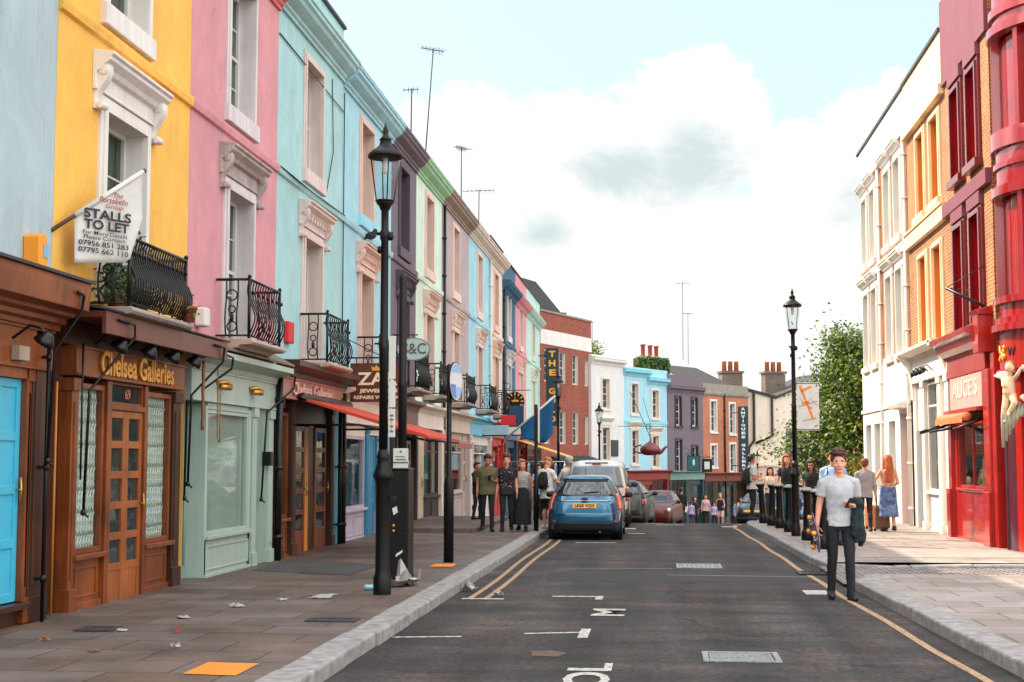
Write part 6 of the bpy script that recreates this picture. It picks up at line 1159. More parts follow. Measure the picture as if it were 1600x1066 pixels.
# silver van
vl = [(.22,.80,.10,4.2,5),(.34,.88,.02,4.3,6),(.55,.89,.0,4.3,6),(.95,.89,.0,4.25,6),(1.08,.88,.02,3.7,6),(1.16,.86,.04,3.35,6),(1.5,.79,.12,2.95,6),(1.72,.74,.19,2.65,6),(1.81,.68,.24,2.5,5),(1.86,.5,.4,2.3,4),(1.87,.3,.7,2.0,3)]
sv = carpaint('silver_van_paint', (206,206,202), .06)
def vx(t, B, bd):
    q = MB(); q.box(-.004,.004,-.004,.02,.5,1.6) if False else q.tube([B.P(-90,z,.004) for z in (.5,.9,1.15,1.5,1.66)],.006,4); q.build('door_seam', M_blkpl, t)
    B.patch('rear_bumper_trim', M_blkpl, t, [(-150,-30,.26),(-150,-30,.52)], .012, 14, 2, .02); q = MB(); q.box(-.12,.12,-.02,.06,1.745,1.78); q.build('brake_light', M_lred, t, loc=(0,.19,0)); B.patch('roof_rail', M_blkpl, t, [(-97,-83,1.78),(-97,-83,1.80)], .01, 5, 2, .02)
car('silver_van', 'silver van with a big rear window parked in front of the blue hatchback', 'van', (-1.60,36.4,-.02), 0, vl, sv, (.75,3.4), .33, .93,
    [('rear_window',[(-128,-52,1.12),(-127,-53,1.5),(-124,-56,1.70)]),('side_window',[(-30,50,1.14),(-26,40,1.66)]),('side_window',[(130,210,1.14),(140,206,1.66)]),('windscreen',[(62,118,1.18),(64,116,1.64)])],
    [('tail_light',M_lred,[(-44,-22,.74),(-44,-22,1.0)]),('tail_light',M_lred,[(-158,-136,.74),(-158,-136,1.0)]),('indicator',M_lor,[(-43,-24,1.005),(-43,-26,1.1)])], mirror=(2.9,1.15), extra=vx)
def simple_car(label, loc, rz, paint, suv=0., scale=.95, rear=True, name='parked_car'):
    lv = [(a+suv*(a>.3)*.12+(suv*.2 if a > .9 else 0),b,c,d,e) for a,b,c,d,e in hl]; k = .32*suv
    return car(name, label, 'car', loc, rz, lv, paint, (.7,3.1), .31+.04*suv, scale,
      [('rear_window',[(-130,-50,1.03+k),(-124,-56,1.36+k)]),('side_window',[(-36,52,1.02+k),(-26,36,1.37+k)]),('side_window',[(128,216,1.02+k),(144,206,1.37+k)]),('windscreen',[(62,118,1.02+k),(64,116,1.36+k)])],
      [('tail_light',M_lred,[(-46,-18,.74+.12*suv),(-44,-20,.9+.12*suv)]),('tail_light',M_lred,[(-162,-134,.74+.12*suv),(-160,-136,.9+.12*suv)]),('headlight',M_lwh,[(35,55,.66),(35,55,.8)]),('headlight',M_lwh,[(125,145,.66),(125,145,.8)])],
      mirror=(2.4,1.02+k), extra=lambda t, B, bd: (B.patch('number_plate', mat('yellow_plate',(240,170,40)), t, [(-96,-84,.62),(-96,-84,.72)], .01, 4, 2, .01), B.patch('bumper_trim', M_blkpl, t, [(-140,-40,.22),(-135,-45,.40)], .01, 8, 2, .01)), group='cars over the crest')
simple_car('black estate car with red tail lights beyond the silver van', (-1.3,45.2,gz(46)-.1), R_(-6), carpaint('black_car_paint',(7,7,9),.0), .2)
simple_car('dark red car facing up the hill beyond the black car', (.25,60.5,gz(58.5)), pi-R_(10), carpaint('red_car_paint',(96,16,14),.0), 0.)
simple_car('dark car with a pale roof behind the man with the backpack', (3.95,62,gz(62)), R_(-20), carpaint('dark_blue_paint',(30,44,60),.3), 0.)
simple_car('blue car seen between the right hand bollards', (4.6,55,gz(55)), R_(-15), carpaint('royal_blue_paint',(28,80,130),.3), .2)
# ================================================================== PEOPLE: limbs and clothes grown as closed volumes, fused into one skin per garment
def _ring(c, u, w, r, n): return [c+(u*cos(2*pi*k/n)+w*sin(2*pi*k/n))*r for k in range(n)]
def prim_mesh(prims):
    q = MB()
    for p in prims:
        k = p[0]
        if k in ('cap','fru'):
            a, b, ra, rb = Vector(p[1]), Vector(p[2]), p[3], p[4]; t = (b-a); 
            if t.length < 1e-5: continue
            t.normalize(); u = t.orthogonal().normalized(); w = t.cross(u); n = 14; rings = []
            if k == 'cap':
                for i in range(1,5): e = pi/2*i/4; rings.append(_ring(a-t*ra*cos(e),u,w,ra*sin(e),n))
                for i in range(0,4): e = pi/2*i/4; rings.append(_ring(b+t*rb*sin(e),u,w,rb*cos(e),n))
            else: rings = [_ring(a,u,w,ra,n),_ring(b,u,w,rb,n)]
            vs = [v for r in rings for v in r]; m = len(rings)
            q.add(vs, [(i*n+j,i*n+(j+1)%n,(i+1)*n+(j+1)%n,(i+1)*n+j) for i in range(m-1) for j in range(n)]+[tuple(range(n))[::-1],tuple(range((m-1)*n,m*n))])
        elif k == 'ell':
            q.T = p[3] if len(p) > 3 else None; q.ball(p[1], p[2], 16); q.T = None
        elif k == 'loft':
            n = 24; vs = []
            for (z, cx, cy, rx, ry) in p[1]:
                for j in range(n): a = 2*pi*j/n; vs.append((cx+rx*math.copysign(abs(cos(a))**.85,cos(a)), cy+ry*math.copysign(abs(sin(a))**.85,sin(a)), z))
            m = len(p[1]); q.add(vs, [(i*n+j,i*n+(j+1)%n,(i+1)*n+(j+1)%n,(i+1)*n+j) for i in range(m-1) for j in range(n)]+[tuple(range(n))[::-1],tuple(range((m-1)*n,m*n))])
    return q
def grow(name, prims, m, parent, voxel, it=4, fold=0., ff=8., paint_fn=None, seed=0, fac=.5):
    q = prim_mesh(prims); me = q.mesh('t', [m] if not isinstance(m, (list,tuple)) else m); o = bpy.data.objects.new('t', me); COL.objects.link(o)
    bm = bmesh.new(); bm.from_mesh(me); bmesh.ops.recalc_face_normals(bm, faces=bm.faces); bm.to_mesh(me); bm.free()
    r = o.modifiers.new('r','REMESH'); r.mode = 'VOXEL'; r.voxel_size = voxel
    if it: s = o.modifiers.new('s','SMOOTH'); s.iterations = it; s.factor = fac
    dg = bpy.context.evaluated_depsgraph_get(); out = bpy.data.meshes.new_from_object(o.evaluated_get(dg)); bpy.data.objects.remove(o); out.name = name
    out.materials.clear()
    for x in (m if isinstance(m, (list,tuple)) else [m]): out.materials.append(x)
    out.polygons.foreach_set('use_smooth', [True]*len(out.polygons))
    if fold:
        ns = [v.normal.copy() for v in out.vertices]
        for v, n_ in zip(out.vertices, ns):
            c = v.co; rx_, ry_, rz_ = c.x*.8+c.z*.45+c.y*.3, c.y*.85-c.x*.4+c.z*.25, c.z*.75-c.x*.35+c.y*.2; d = mnoise.noise(Vector((rx_*ff+seed+.37, ry_*ff+.21, rz_*ff+.63))) + .6*mnoise.noise(Vector((rx_*ff*2.1+.4, ry_*ff*2+.7, rz_*ff*1.9+seed+.15)))
            v.co = c+n_*fold*d
    if paint_fn: out.polygons.foreach_set('material_index', [paint_fn(p.center) for p in out.polygons])
    out.update(); ob = bpy.data.objects.new(name, out); COL.objects.link(ob)
    if parent: ob.parent = parent
    return ob
def cloth(name, rgb, var=.1): return mat('cloth_'+name, rgb, .85, var=var, scale=7, bump=.25, bscale=160)
SKIN = {'fair': mat('skin_fair',(214,150,122),.5,var=.05,scale=8,bump=.1,bscale=90), 'tan': mat('skin_tan',(178,116,86),.5,var=.05,scale=8,bump=.1)}
LIP = mat('lip_skin',(168,88,78),.4,var=.05); EYEW = mat('eye_white',(220,214,206),.2,bump=0); EYED = mat('iris_dark',(44,34,28),.15,bump=0)
def hand_prims(w, d, n, side, curl=.5, s=1., spread=.0):
    """palm, four jointed fingers of different lengths and a thumb from the side of the palm"""
    w = Vector(w); d = Vector(d).normalized(); n = Vector(n); n = (n-d*n.dot(d)).normalized(); ac = d.cross(n)*side; P = []
    for o in (-.026,-.009,.009,.026): P.append(('cap', w+ac*o*.7*s, w+d*.088*s+ac*o*s, .0135*s, .0125*s))
    for o, L, c in ((.030,.072,.9),(.010,.082,1.),(-.010,.077,1.08),(-.029,.060,1.2)):
        b = w+d*.092*s+ac*o*s; a = 0; seg = (.45,.32,.23)
        for i, f in enumerate(seg):
            a += curl*c*(.55 if i == 0 else .75); e = b+(d*cos(a)+n*sin(a))*L*f*s+ac*spread*o*s; P.append(('cap', b, e, (.0092-.0007*i)*s, (.0086-.0007*i)*s)); b = e
    b = w+d*.022*s+ac*.030*s; k = (d*.55+ac*.75+n*.35).normalized(); e = b+k*.045*s; P.append(('cap', b, e, .0125*s, .0105*s)); k2 = (d*.9+ac*.15+n*(.25+curl*.5)).normalized(); P.append(('cap', e, e+k2*.034*s, .0102*s, .0085*s)); return P
ARM = {  # side=+1 means the person's left (local +x): elbow, wrist, hand direction, palm normal, curl
 'down': ((.215,.03,1.13),(.235,-.03,.885),(.05,-.1,-1),(-1,-.2,0),.45),
 'swing_f': ((.215,.0,1.13),(.22,-.14,.90),(.02,-.3,-1),(-1,0,0),.5), 'swing_b': ((.22,.09,1.14),(.235,.09,.89),(.02,0,-1),(-1,0,0),.5),
 'phone': ((.225,.05,1.12),(.11,-.20,1.17),(-.6,-.45,.35),(-.35,.4,.8),.85), 'bent': ((.23,.04,1.12),(.17,-.22,1.05),(-.35,-.9,.1),(-.6,.2,.5),.6),
 'reach': ((.24,-.10,1.15),(.22,-.36,1.12),(-.1,-1,.05),(-.4,0,-1),.3), 'strap': ((.24,.05,1.14),(.13,-.15,1.30),(-.4,-.2,.8),(-.5,.8,0),.9),
 'out': ((.30,.0,1.18),(.38,-.02,.95),(.2,-.05,-1),(-1,0,0),.5)}
def person(label, loc, rotz=0., h=1.75, sex='m', armL='down', armR='down', stride=(.06,-.08), top=None, sleeve=.5, hem=.86, bottoms='trousers', bm_=None, hair='short', hairm=None, skin='fair', shoes=None, vox=.008, turn=0., nod=0., seed=0, neck=1.44, group=None, wide=1., inseam=.1, fit=1.):
    t = thing('person', label, 'person', loc, rotz, group, h/1.75); sk = SKIN[skin]; f = sex == 'f'
    sw = .165 if f else .185; hw_ = .092; B = wide
    torso = [(.86,0,.0,.155*B if f else .148*B,.10*B),(.93,0,.0,(.168 if f else .158)*B,.112*B),(1.02,0,-.0,(.145 if f else .148)*B,.10*B),(1.10,0,-.0,(.125 if f else .142)*B,.092*B),(1.20,0,-.008,(.135 if f else .155)*B,.10*B),(1.26,0,-.010,(.144 if f else .168)*B,.110*B),(1.31,0,-.009,(.149 if f else .172)*B,.111*B),(1.35,0,-.005,(.15 if f else .172)*B,.106*B),(1.385,0,.0,(.138 if f else .157)*B,.094*B),(1.415,0,.004,(.116 if f else .132)*B,.080*B),(1.445,0,.008,.085*B,.063*B)]
    P = [('loft',torso),('cap',(0,.014,1.40),(0,.0,1.53),.064 if not f else .050,.056 if not f else .046)]
    J = {}
    for s, st, ar in ((1,stride[0],armL),(-1,stride[1],armR)):
        A = ARM[ar] if isinstance(ar, str) else ar; e, w, hd, pn, cu = A; m_ = lambda v: Vector((v[0]*s,v[1],v[2])); sh = Vector((sw*s,.01,1.385)); e, w, hd, pn = m_(e), m_(w), m_(hd), m_(pn)
        P += [('cap',Vector((.045*s,.008,1.44)),sh,.044,.058 if not f else .047),('cap',sh,e,.05 if not f else .041,.04 if not f else .034),('cap',e,w,.040 if not f else .033,.026 if not f else .022)]
        P += hand_prims(w, hd, pn, s, cu, .98 if not f else .9)
        hip = Vector((hw_*s,0,.90)); kn = Vector((.095*s,-st*.55-.03,.49)); an = Vector((.10*s,-st+.03,.085+max(0,-st)*.25))
        lk = .88 if bottoms in ('trousers','wide') and bm_ else 1.; P += [('cap',hip,kn,.086*lk,.056*lk),('cap',kn,an,.055*lk,.037*lk),('ell',(kn+an)/2+Vector((0,.018,.07)),(.05*lk,.052*lk,.11)),('cap',an+Vector((0,.02,-.04)),an+Vector((.012*s,-.14,-.05)),.036,.033)]
        J[s] = (sh,e,w,hip,kn,an,hd,pn)
    HM = Matrix.Translation((0,0,1.488))@Matrix.Rotation(turn,4,'Z')@Matrix.Rotation(nod,4,'X')@Matrix.Scale(1.06,4)@Matrix.Translation((0,0,-1.5)); E = lambda c, r: ('ell',c,r,HM); hp = lambda v: HM@Vector(v)
    P += [E((0,.012,1.655),(.074,.092,.098)),E((0,-.028,1.60),(.062,.066,.088)),E((0,-.062,1.535),(.030,.026,.024)),('cap',hp((0,-.088,1.635)),hp((0,-.103,1.600)),.008,.0105),E((.011,-.094,1.594),(.010,.011,.008)),E((-.011,-.094,1.594),(.010,.011,.008)),
          E((.03,-.074,1.655),(.028,.014,.010)),E((-.03,-.074,1.655),(.028,.014,.010)),E((.042,-.06,1.60),(.022,.022,.022)),E((-.042,-.06,1.60),(.022,.022,.022)),E((.075,.012,1.615),(.010,.020,.032)),E((-.075,.012,1.615),(.010,.020,.032)),('cap',hp((-.02,-.084,1.563)),hp((.02,-.084,1.563)),.0065,.0065),('cap',hp((-.016,-.083,1.554)),hp((.016,-.083,1.554)),.0068,.0068)]
    HI = HM.inverted(); hm = hairm or mat('hair_brown',(62,40,28),.6,var=.3,scale=40)
    def pf(c):
        l = HI@c
        if l.z > 1.5 and l.y < -.055:
            if abs(l.x) < .021 and 1.549 < l.z < 1.568 and l.y < -.085: return 1
            if .012 < abs(l.x) < .044 and 1.653 < l.z < 1.662: return 2
        return 0
    grow('body', P, [sk,LIP,hm], t, vox, 3, paint_fn=pf, fac=.45)
    q = MB()
    for s in (1,-1): q.T = HM; q.ball((.030*s,-.080,1.632),(.0125,.0085,.0055),10,0); q.ball((.030*s,-.0872,1.632),(.0062,.004,.0052),8,1)
    q.build('eyes', [EYEW,EYED], t)
    # hair
    if hair != 'bald':
        H = [E((0,.030,1.685),(.088,.098,.088)),E((0,.075,1.64),(.070,.05,.07))]
        if hair == 'quiff': H += [E((0,-.015,1.742),(.083,.088,.042)),E((.01,-.045,1.768),(.062,.052,.030)),E((-.03,-.02,1.772),(.05,.06,.028)),E((0,.03,1.755),(.082,.085,.036)),E((.077,.015,1.69),(.014,.04,.05)),E((-.077,.015,1.69),(.014,.04,.05))]
        if hair == 'short': H += [E((0,-.02,1.735),(.076,.07,.032)),E((.072,.025,1.66),(.014,.03,.04)),E((-.072,.025,1.66),(.014,.03,.04))]
        if hair in ('long','vlong'):
            zb = 1.38 if hair == 'long' else 1.14
            H += [('cap',hp((0,.06,1.68)),hp((0,.09,1.5)),.085,.085),('cap',hp((0,.09,1.5)),Vector((0,.105,zb+.05)),.088,.055 if hair == 'long' else .065),E((0,-.02,1.73),(.08,.07,.034))]
            for s in (1,-1): H += [('cap',hp((.074*s,.01,1.70)),hp((.088*s,.02,1.52)),.032,.036),('cap',hp((.088*s,.02,1.52)),Vector((.095*s,.0 if hair == 'long' else .07,zb+.04)),.036,.02)]
            if hair == 'vlong': H += [('cap',Vector((.05*s,.115,1.4)),Vector((.06*s,.12,zb)),.05,.025) for s in (1,-1)]
        if hair == 'bun': H += [E((0,.09,1.74),(.045,.045,.045)),E((0,-.02,1.735),(.076,.07,.03))]
        if hair == 'cap': H = [E((0,.01,1.695),(.088,.104,.075)),('fru',hp((0,-.07,1.69)),hp((0,-.17,1.675)),.062,.045)]
        grow('hair' if hair != 'cap' else 'cap', H, hm, t, max(.005,vox*.75), 2, fold=.008 if hair != 'cap' else 0, ff=30, seed=seed)
    # top
    if top:
        k = .012*fit; sh_t = [(z,cx,cy-.004,max(rx+k+.010,(.0 if f or z > 1.33 or z < 1.05 else .172*B+k)),max(ry+k+.012,(.0 if f or z > 1.33 or z < 1.05 else .112*B+k))) for z,cx,cy,rx,ry in torso if hem+.02 < z < neck+.02]
        zt = sh_t[0]; sh_t = [(hem,0,0,max(zt[3],.150*B)+.012,max(zt[4],.118*B)+.012)]+sh_t
        C = [('loft',sh_t)]
        for s in (1,-1):
            sh,e,w,*_ = J[s]
            if sleeve > 0:
                C += [('cap',Vector((.050*s,.010,1.432)),sh,.066 if not f else .058,.067 if not f else .055)]
                if sleeve <= 1: C += [('fru',sh,sh.lerp(e,sleeve),.066 if not f else .054,.064 if not f else .051)]
                else: C += [('cap',sh,e,.060 if not f else .05,.05 if not f else .043),('fru',e,e.lerp(w,min(1,sleeve-1)),.05 if not f else .043,.036 if not f else .031)]
            else: C += [('cap',Vector((sw*.35*s,.005,1.40)),Vector((sw*.62*s,.005,1.40)),.045,.042)]
        if f: C += [('ell',(.062,-.085,1.265),(.058,.05,.055)),('ell',(-.062,-.085,1.265),(.058,.05,.055))]
        grow('shirt', C, top, t, vox, 12, fold=.010, ff=10, seed=seed)
    # bottoms
    if bm_:
        C = [('loft',[(.985,0,0,.140*B,.098*B),(.95,0,0,.170*B,.122*B),(.88,0,0,.166*B,.116*B),(.82,0,0,.15*B,.10*B)])]
        if bottoms == 'skirt' or bottoms == 'longskirt':
            zb = .34 if bottoms == 'skirt' else .16; C = [('loft',[(1.08,0,-.004,.150,.122),(.95,0,-.004,.188,.142),(.75,0,-.01,.20,.16),(.5,0,-.0,.215,.19),(zb,0,.0,.235,.215)])]
        else:
            end = {'trousers':1.,'shorts':.0,'wide':1.}[bottoms]
            for s in (1,-1):
                sh,e,w,hip,kn,an,*_ = J[s]
                r1, r2, r3 = (.090,.060,.046) if bottoms == 'trousers' else ((.10,.085,.08) if bottoms == 'shorts' else (.105,.10,.11))
                if bottoms == 'shorts': C += [('cap',hip,hip.lerp(kn,.3),.098,.098),('fru',hip.lerp(kn,.2),hip.lerp(kn,.92),.098,.092)]
                else: C += [('cap',hip,kn,r1,r2),('fru',kn,kn.lerp(an,1.08),r2,r3),('ell',(kn+an)/2+Vector((0,.018,.07)),(.058,.058,.12))]
        grow('skirt' if 'skirt' in bottoms else ('shorts' if bottoms == 'shorts' else 'trousers'), C, bm_, t, vox, 6, fold=.005, ff=10, seed=seed+5)
    for s in (1,-1):
        an = J[s][5]; C = [('cap',an+Vector((0,.035,-.04)),an+Vector((.014*s,-.08,-.040)),.046,.047),('cap',an+Vector((.012*s,-.08,-.045)),an+Vector((.016*s,-.155,-.052)),.047,.038),('fru',an+Vector((0,.005,-.03)),an+Vector((0,.005,.03)),.052,.048)]
        zmin = an.z-.09; C.append(('fru',an+Vector((0,.0,-.083)),an+Vector((0,-.0,-.06)),.045,.045)); grow('shoe', C, shoes or mat('black_shoe',(24,22,22),.5), t, max(vox,.007), 2)
    t['_j'] = 0; del t['_j']; return t, J, Matrix.Translation(Vector(loc))@Matrix.Rotation(rotz,4,'Z')@Matrix.Scale(h/1.75,4)
c_black = cloth('black',(24,24,27)); c_jean = cloth('black_denim',(22,23,27)); c_grey = cloth('heather_grey',(176,176,180),.06); c_white = cloth('white',(222,218,212),.05)
def backpack(label, M, m, s=1., yo=.14):
    t = thing('backpack', label, 'backpack', (0,0,0)); t.matrix_world = M; grow('bag', [('loft',[(.98,0,yo+.05,.13,.075),(1.1,0,yo+.06,.15,.095),(1.25,0,yo+.055,.145,.085),(1.36,0,yo+.03,.11,.06),(1.40,0,yo+.02,.07,.04)]),('ell',(0,yo+.13,1.1),(.10,.05,.10))], m, t, .009, 3, fold=.006)
    q = MB()
    for sd in (1,-1): q.tube([(sd*.085,yo,1.38),(sd*.10,.0,1.475),(sd*.115,-.115,1.36),(sd*.13,-.115,1.22),(sd*.155,.0,1.08),(sd*.12,yo,1.03)],.018,6)
    q.build('strap', m, t); return t
# ---- the man walking towards the camera in the road
hair_b = mat('hair_chestnut',(70,40,24),.55,var=.4,scale=60)
armR_ = ((.235,.03,1.13),(.275,-.02,.885),(.04,-.12,-1),(-.75,-.55,0),.95); armL_ = ((.235,.07,1.135),(.135,-.17,1.115),(-.75,-.45,.15),(-.15,.45,.85),.95)
man, J, M = person('young man in grey tee shirt and black jeans walking towards the camera', (2.21,18.0,.0), R_(4), 1.80, 'm', armL_, armR_, (.12,-.05), c_grey, .62, .87, 'trousers', c_jean, 'quiff', hair_b, 'fair', mat('black_trainers',(26,25,26),.5), .0055, turn=R_(-4), seed=2, wide=.89, fit=.5)
ph = thing('phone', 'dark smartphone held up in the left hand of the man in grey', 'phone', (0,0,0)); ph.matrix_world = M@Matrix.Translation((.065,-.245,1.155))@Matrix.Rotation(R_(40),4,'Z')@Matrix.Rotation(R_(35),4,'X'); q = MB(); q.box(-.036,.036,-.005,.004,-.072,.072); q.build('case', M_blkpl, ph, bevel=.004); q = MB(); q.box(-.032,.032,.0042,.005,-.066,.066); q.build('screen', M_carglass, ph)
jk = thing('jacket', 'dark teal jacket draped over the left forearm of the man in grey', 'jacket', (0,0,0)); jk.matrix_world = M@Matrix.Translation((-.025,0,0))
grow('cloth', [('cap',(.20,.02,1.15),(.23,-.13,1.15),.062,.06),('loft',[(.68,.235,-.03,.07,.10),(.78,.235,-.035,.08,.115),(.92,.23,-.04,.075,.105),(1.06,.22,-.05,.065,.10),(1.17,.215,-.05,.05,.08)]),('cap',(.27,-.02,1.0),(.28,-.0,.74),.045,.05),('cap',(.19,-.12,1.08),(.17,-.11,.80),.045,.05),('cap',(.29,.0,.80),(.27,.0,.66),.04,.03)], cloth('dark_teal',(20,36,44),.2), jk, .007, 3, fold=.016, ff=11)
skb = thing('skateboard', 'skateboard with orange wheels carried by the man in grey in his right hand', 'skateboard', (0,0,0)); skb.matrix_world = M@Matrix.Translation((-.30,-.06,.80))@Matrix.Rotation(R_(-3),4,'Z')@Matrix.Rotation(R_(24),4,'X')
q = MB(); prof = []
for k in range(13): a = -pi/2+pi*k/12; prof.append((-.30-.10*cos(a), .10*sin(a)))
prof = [(-.30-.10*cos(pi/2-pi*k/12), .10*sin(pi/2-pi*k/12)) for k in range(13)]+[(.30+.10*cos(-pi/2+pi*k/12), .10*sin(-pi/2+pi*k/12)) for k in range(13)]
q.prism(prof, -.006, .006); q.build('deck', [mat('purple_deck_print',(120,90,120),.4,var=.6,scale=14)], skb, bevel=.003)
for yy in (-.21,.21):
    q = MB(); q.box(-.02,-.007,yy-.04,yy+.04,-.025,.025); q.tube([(-.02,yy,0),(-.045,yy,0)],.018,8); q.tube([(-.045,yy,-.085),(-.045,yy,.085)],.012,8); tr = q.build('truck', M_chrome, skb)
    for zz in (-.09,.09): q = MB(); q.T = Matrix.Translation((-.05,yy,zz)); q.lathe([(.0,-.022),(.024,-.022),(.029,-.012),(.029,.012),(.024,.022),(0,.022)],0,0,16); q.build('wheel', mat('orange_wheel',(230,150,50),.35,var=.05), tr)
# ---- group on the left pavement
per = person
_, J, M = per('man in olive tee shirt and dark trousers, leftmost of the walking trio', (-3.86,32.0,.115), R_(10), 1.72, 'm', 'phone','down',(.1,-.12), cloth('olive',(92,88,56)), .55, .84, 'trousers', c_black, 'short', mat('hair_black',(26,20,18),.6), 'tan', seed=3, turn=R_(8), nod=R_(18), wide=1.08)
ph2 = thing('phone', 'phone in the hand of the man in the olive tee shirt', 'phone', (0,0,0)); ph2.matrix_world = M@Matrix.Translation((.03,-.27,1.22))@Matrix.Rotation(R_(30),4,'X'); q = MB(); q.box(-.036,.036,-.005,.005,-.07,.07); q.build('case', M_blkpl, ph2, bevel=.004)
def floral(): return mat('cloth_floral',(30,27,34),.85,var=.1)
b_, J, M = per('person in a dark short sleeved floral shirt and black trousers, middle of the walking trio', (-3.43,32.1,.115), R_(4), 1.71, 'm', 'down','down',(-.1,.1), floral(), .6, .84, 'trousers', c_black, 'quiff', mat('hair_auburn',(110,62,38),.6), 'fair', seed=4)
rn = random.Random(5); q = MB()
for k in range(26): x = rn.uniform(-.12,.13); z = rn.uniform(.98,1.38); q.ball((x,-.118-.012*(1-(x/.13)**2),z),(.012,.010,.014),6,k%2)
q.build('shirt_print', [cloth('pink',(196,120,140)),cloth('pale_grey',(170,170,176))], b_)
per('woman in a grey sleeveless top and long black skirt, right of the walking trio', (-3.10,32.3,.115), R_(-6), 1.60, 'f', 'swing_b','down',(.08,-.06), cloth('grey_tank',(164,158,156)), 0, .98, 'longskirt', c_black, 'bun', mat('hair_blonde',(170,110,70),.6), 'fair', seed=5, turn=R_(30))
_, J, M = per('man in white tee shirt, black shorts and cap, seen from behind by blue car', (-2.62,33.3,.115), R_(145), 1.66, 'm', 'bent','reach',(.04,-.04), c_white, .7, .74, 'shorts', c_black, 'cap', cloth('tan_cap',(178,120,80)), 'fair', mat('white_trainers',(210,196,186),.6), seed=6, nod=R_(20))
backpack('black backpack worn by the man in the white tee shirt and cap', M, c_black, yo=.10)
per('person in white bending over a stall behind the black post', (-2.4,37.8,.10), R_(200), 1.68, 'f', 'reach','bent',(.03,-.03), c_white, 1.7, .8, 'trousers', cloth('blue_jeans',(50,66,92)), 'short', mat('hair_grey',(150,146,140),.6), 'fair', seed=7)
per('child sized figure in a pale blue top beside the stall behind the walking trio', (-3.25,38.5,.10), R_(30), 1.5, 'f', 'down','bent',(.05,-.05), cloth('pale_blue',(150,176,196)), .5, .8, 'trousers', c_black, 'long', mat('hair_dark',(40,28,22),.6), 'fair', seed=8)
per('dark dressed person crouching forward behind the man in olive', (-4.6,36,.2), R_(60), 1.45, 'm', 'reach','reach',(.05,-.05), c_black, 1.8, .8, 'trousers', c_black, 'short', None, 'tan', seed=9)
# ---- group on the right pavement
_, J, M = per('man with black backpack standing sideways at the far end of the bollards', (2.45,38.4,.115), R_(110), 1.74, 'm', 'bent','phone',(.05,-.06), cloth('pale_shirt',(190,186,184)), .7, .84, 'trousers', c_black, 'short', mat('hair_black',(26,20,18),.6), 'tan', seed=10, turn=R_(20))
backpack('big black backpack on the man at the far end of the bollards', M, c_black, yo=.12)
per('dark haired woman in a pale strappy top behind the second bollard', (3.35,44,gz(44)+.1), 0, 1.60, 'f', 'down','bent',(.1,-.1), cloth('cream_top',(206,190,170)), 0, .9, 'trousers', cloth('dark_jeans',(40,48,66)), 'long', mat('hair_dark',(40,28,22),.6), 'fair', seed=11)
per('ginger haired woman in a black tee shirt and teal trousers behind the bollards', (3.12,35.6,.115), R_(4), 1.72, 'f', 'bent','down',(.12,-.1), c_black, .6, .86, 'trousers', cloth('teal_trousers',(40,98,108)), 'long', mat('hair_ginger',(150,76,38),.6), 'fair', seed=12)
w_, J, M = per('woman in black top, sunglasses and patterned trousers behind the bollards', (3.55,34.2,.115), R_(-4), 1.58, 'f', 'bent','down',(-.1,.12), c_black, .45, .9, 'wide', cloth('mottled_brown',(96,84,76),.6), 'long', mat('hair_dark',(40,28,22),.6), 'tan', seed=13)
q = MB()
for s in (1,-1): q.ball((.03*s,-.094,1.634),(.025,.008,.02),10)
q.tube([(-.078,.0,1.64),(-.06,-.08,1.64),(.06,-.08,1.64),(.078,0,1.64)],.004,5); q.build('sunglasses', M_blkpl, w_)
_, J, M = per('man in a light blue tee shirt half hidden behind the man in grey', (3.28,27.6,.115), R_(2), 1.76, 'm', 'down','down',(.1,-.08), cloth('light_blue',(150,172,200)), .6, .86, 'trousers', cloth('grey_jeans',(70,74,84)), 'short', hair_b, 'fair', seed=14)
backpack('dark blue backpack of the man in the light blue tee shirt', M, cloth('navy',(28,34,60)), yo=.12)
per('person in a grey shirt and dark trousers walking away along the white house', (4.53,32.3,.115), R_(176), 1.62, 'm', 'down','down',(.1,-.12), cloth('grey_shirt',(150,146,148)), 1.6, .84, 'trousers', c_black, 'short', mat('hair_redbrown',(104,52,30),.6), 'fair', seed=15)
_, J, M = per('woman with very long red hair and blue patterned skirt walking away', (5.12,32.9,.115), R_(185), 1.70, 'f', 'out','bent',(.08,-.08), cloth('backless_cream',(206,150,120)), 0, 1.02, 'skirt', mat('cloth_blue_print',(96,116,160),.85,var=.9,scale=9), 'vlong', mat('hair_copper',(176,82,34),.5,var=.35,scale=50), 'fair', seed=16)
def suitcase(label, loc, m, rz=0., h=.5, w=.36):
    t = thing('suitcase', label, 'suitcase', loc, rz); q = MB(); q.box(-w/2,w/2,-.11,.11,.06,.06+h); q.build('case', m, t, bevel=.04); q = MB(); q.tube([(-w*.3,.07,h),(-w*.3,.07,h+.5),(w*.3,.07,h+.5),(w*.3,.07,h)],.011,6); q.build('handle', M_iron, t)
    for s in (-1,1): q = MB(); q.T = Matrix.Translation((s*w*.38,.09,.035))@Matrix.Rotation(pi/2,4,'Y'); q.lathe([(0,-.02),(.035,-.02),(.035,.02),(0,.02)],0,0,12); q.build('wheel', M_tyre, t)
suitcase('orange wheeled suitcase pulled behind the person in the grey shirt', (4.95,34.0,.115), mat('orange_case',(200,98,50),.5), .2); suitcase('brown wheeled suitcase beside the woman with red hair', (4.98,33.0,.115), mat('brown_case',(110,70,48),.6), .1, .52, .34)
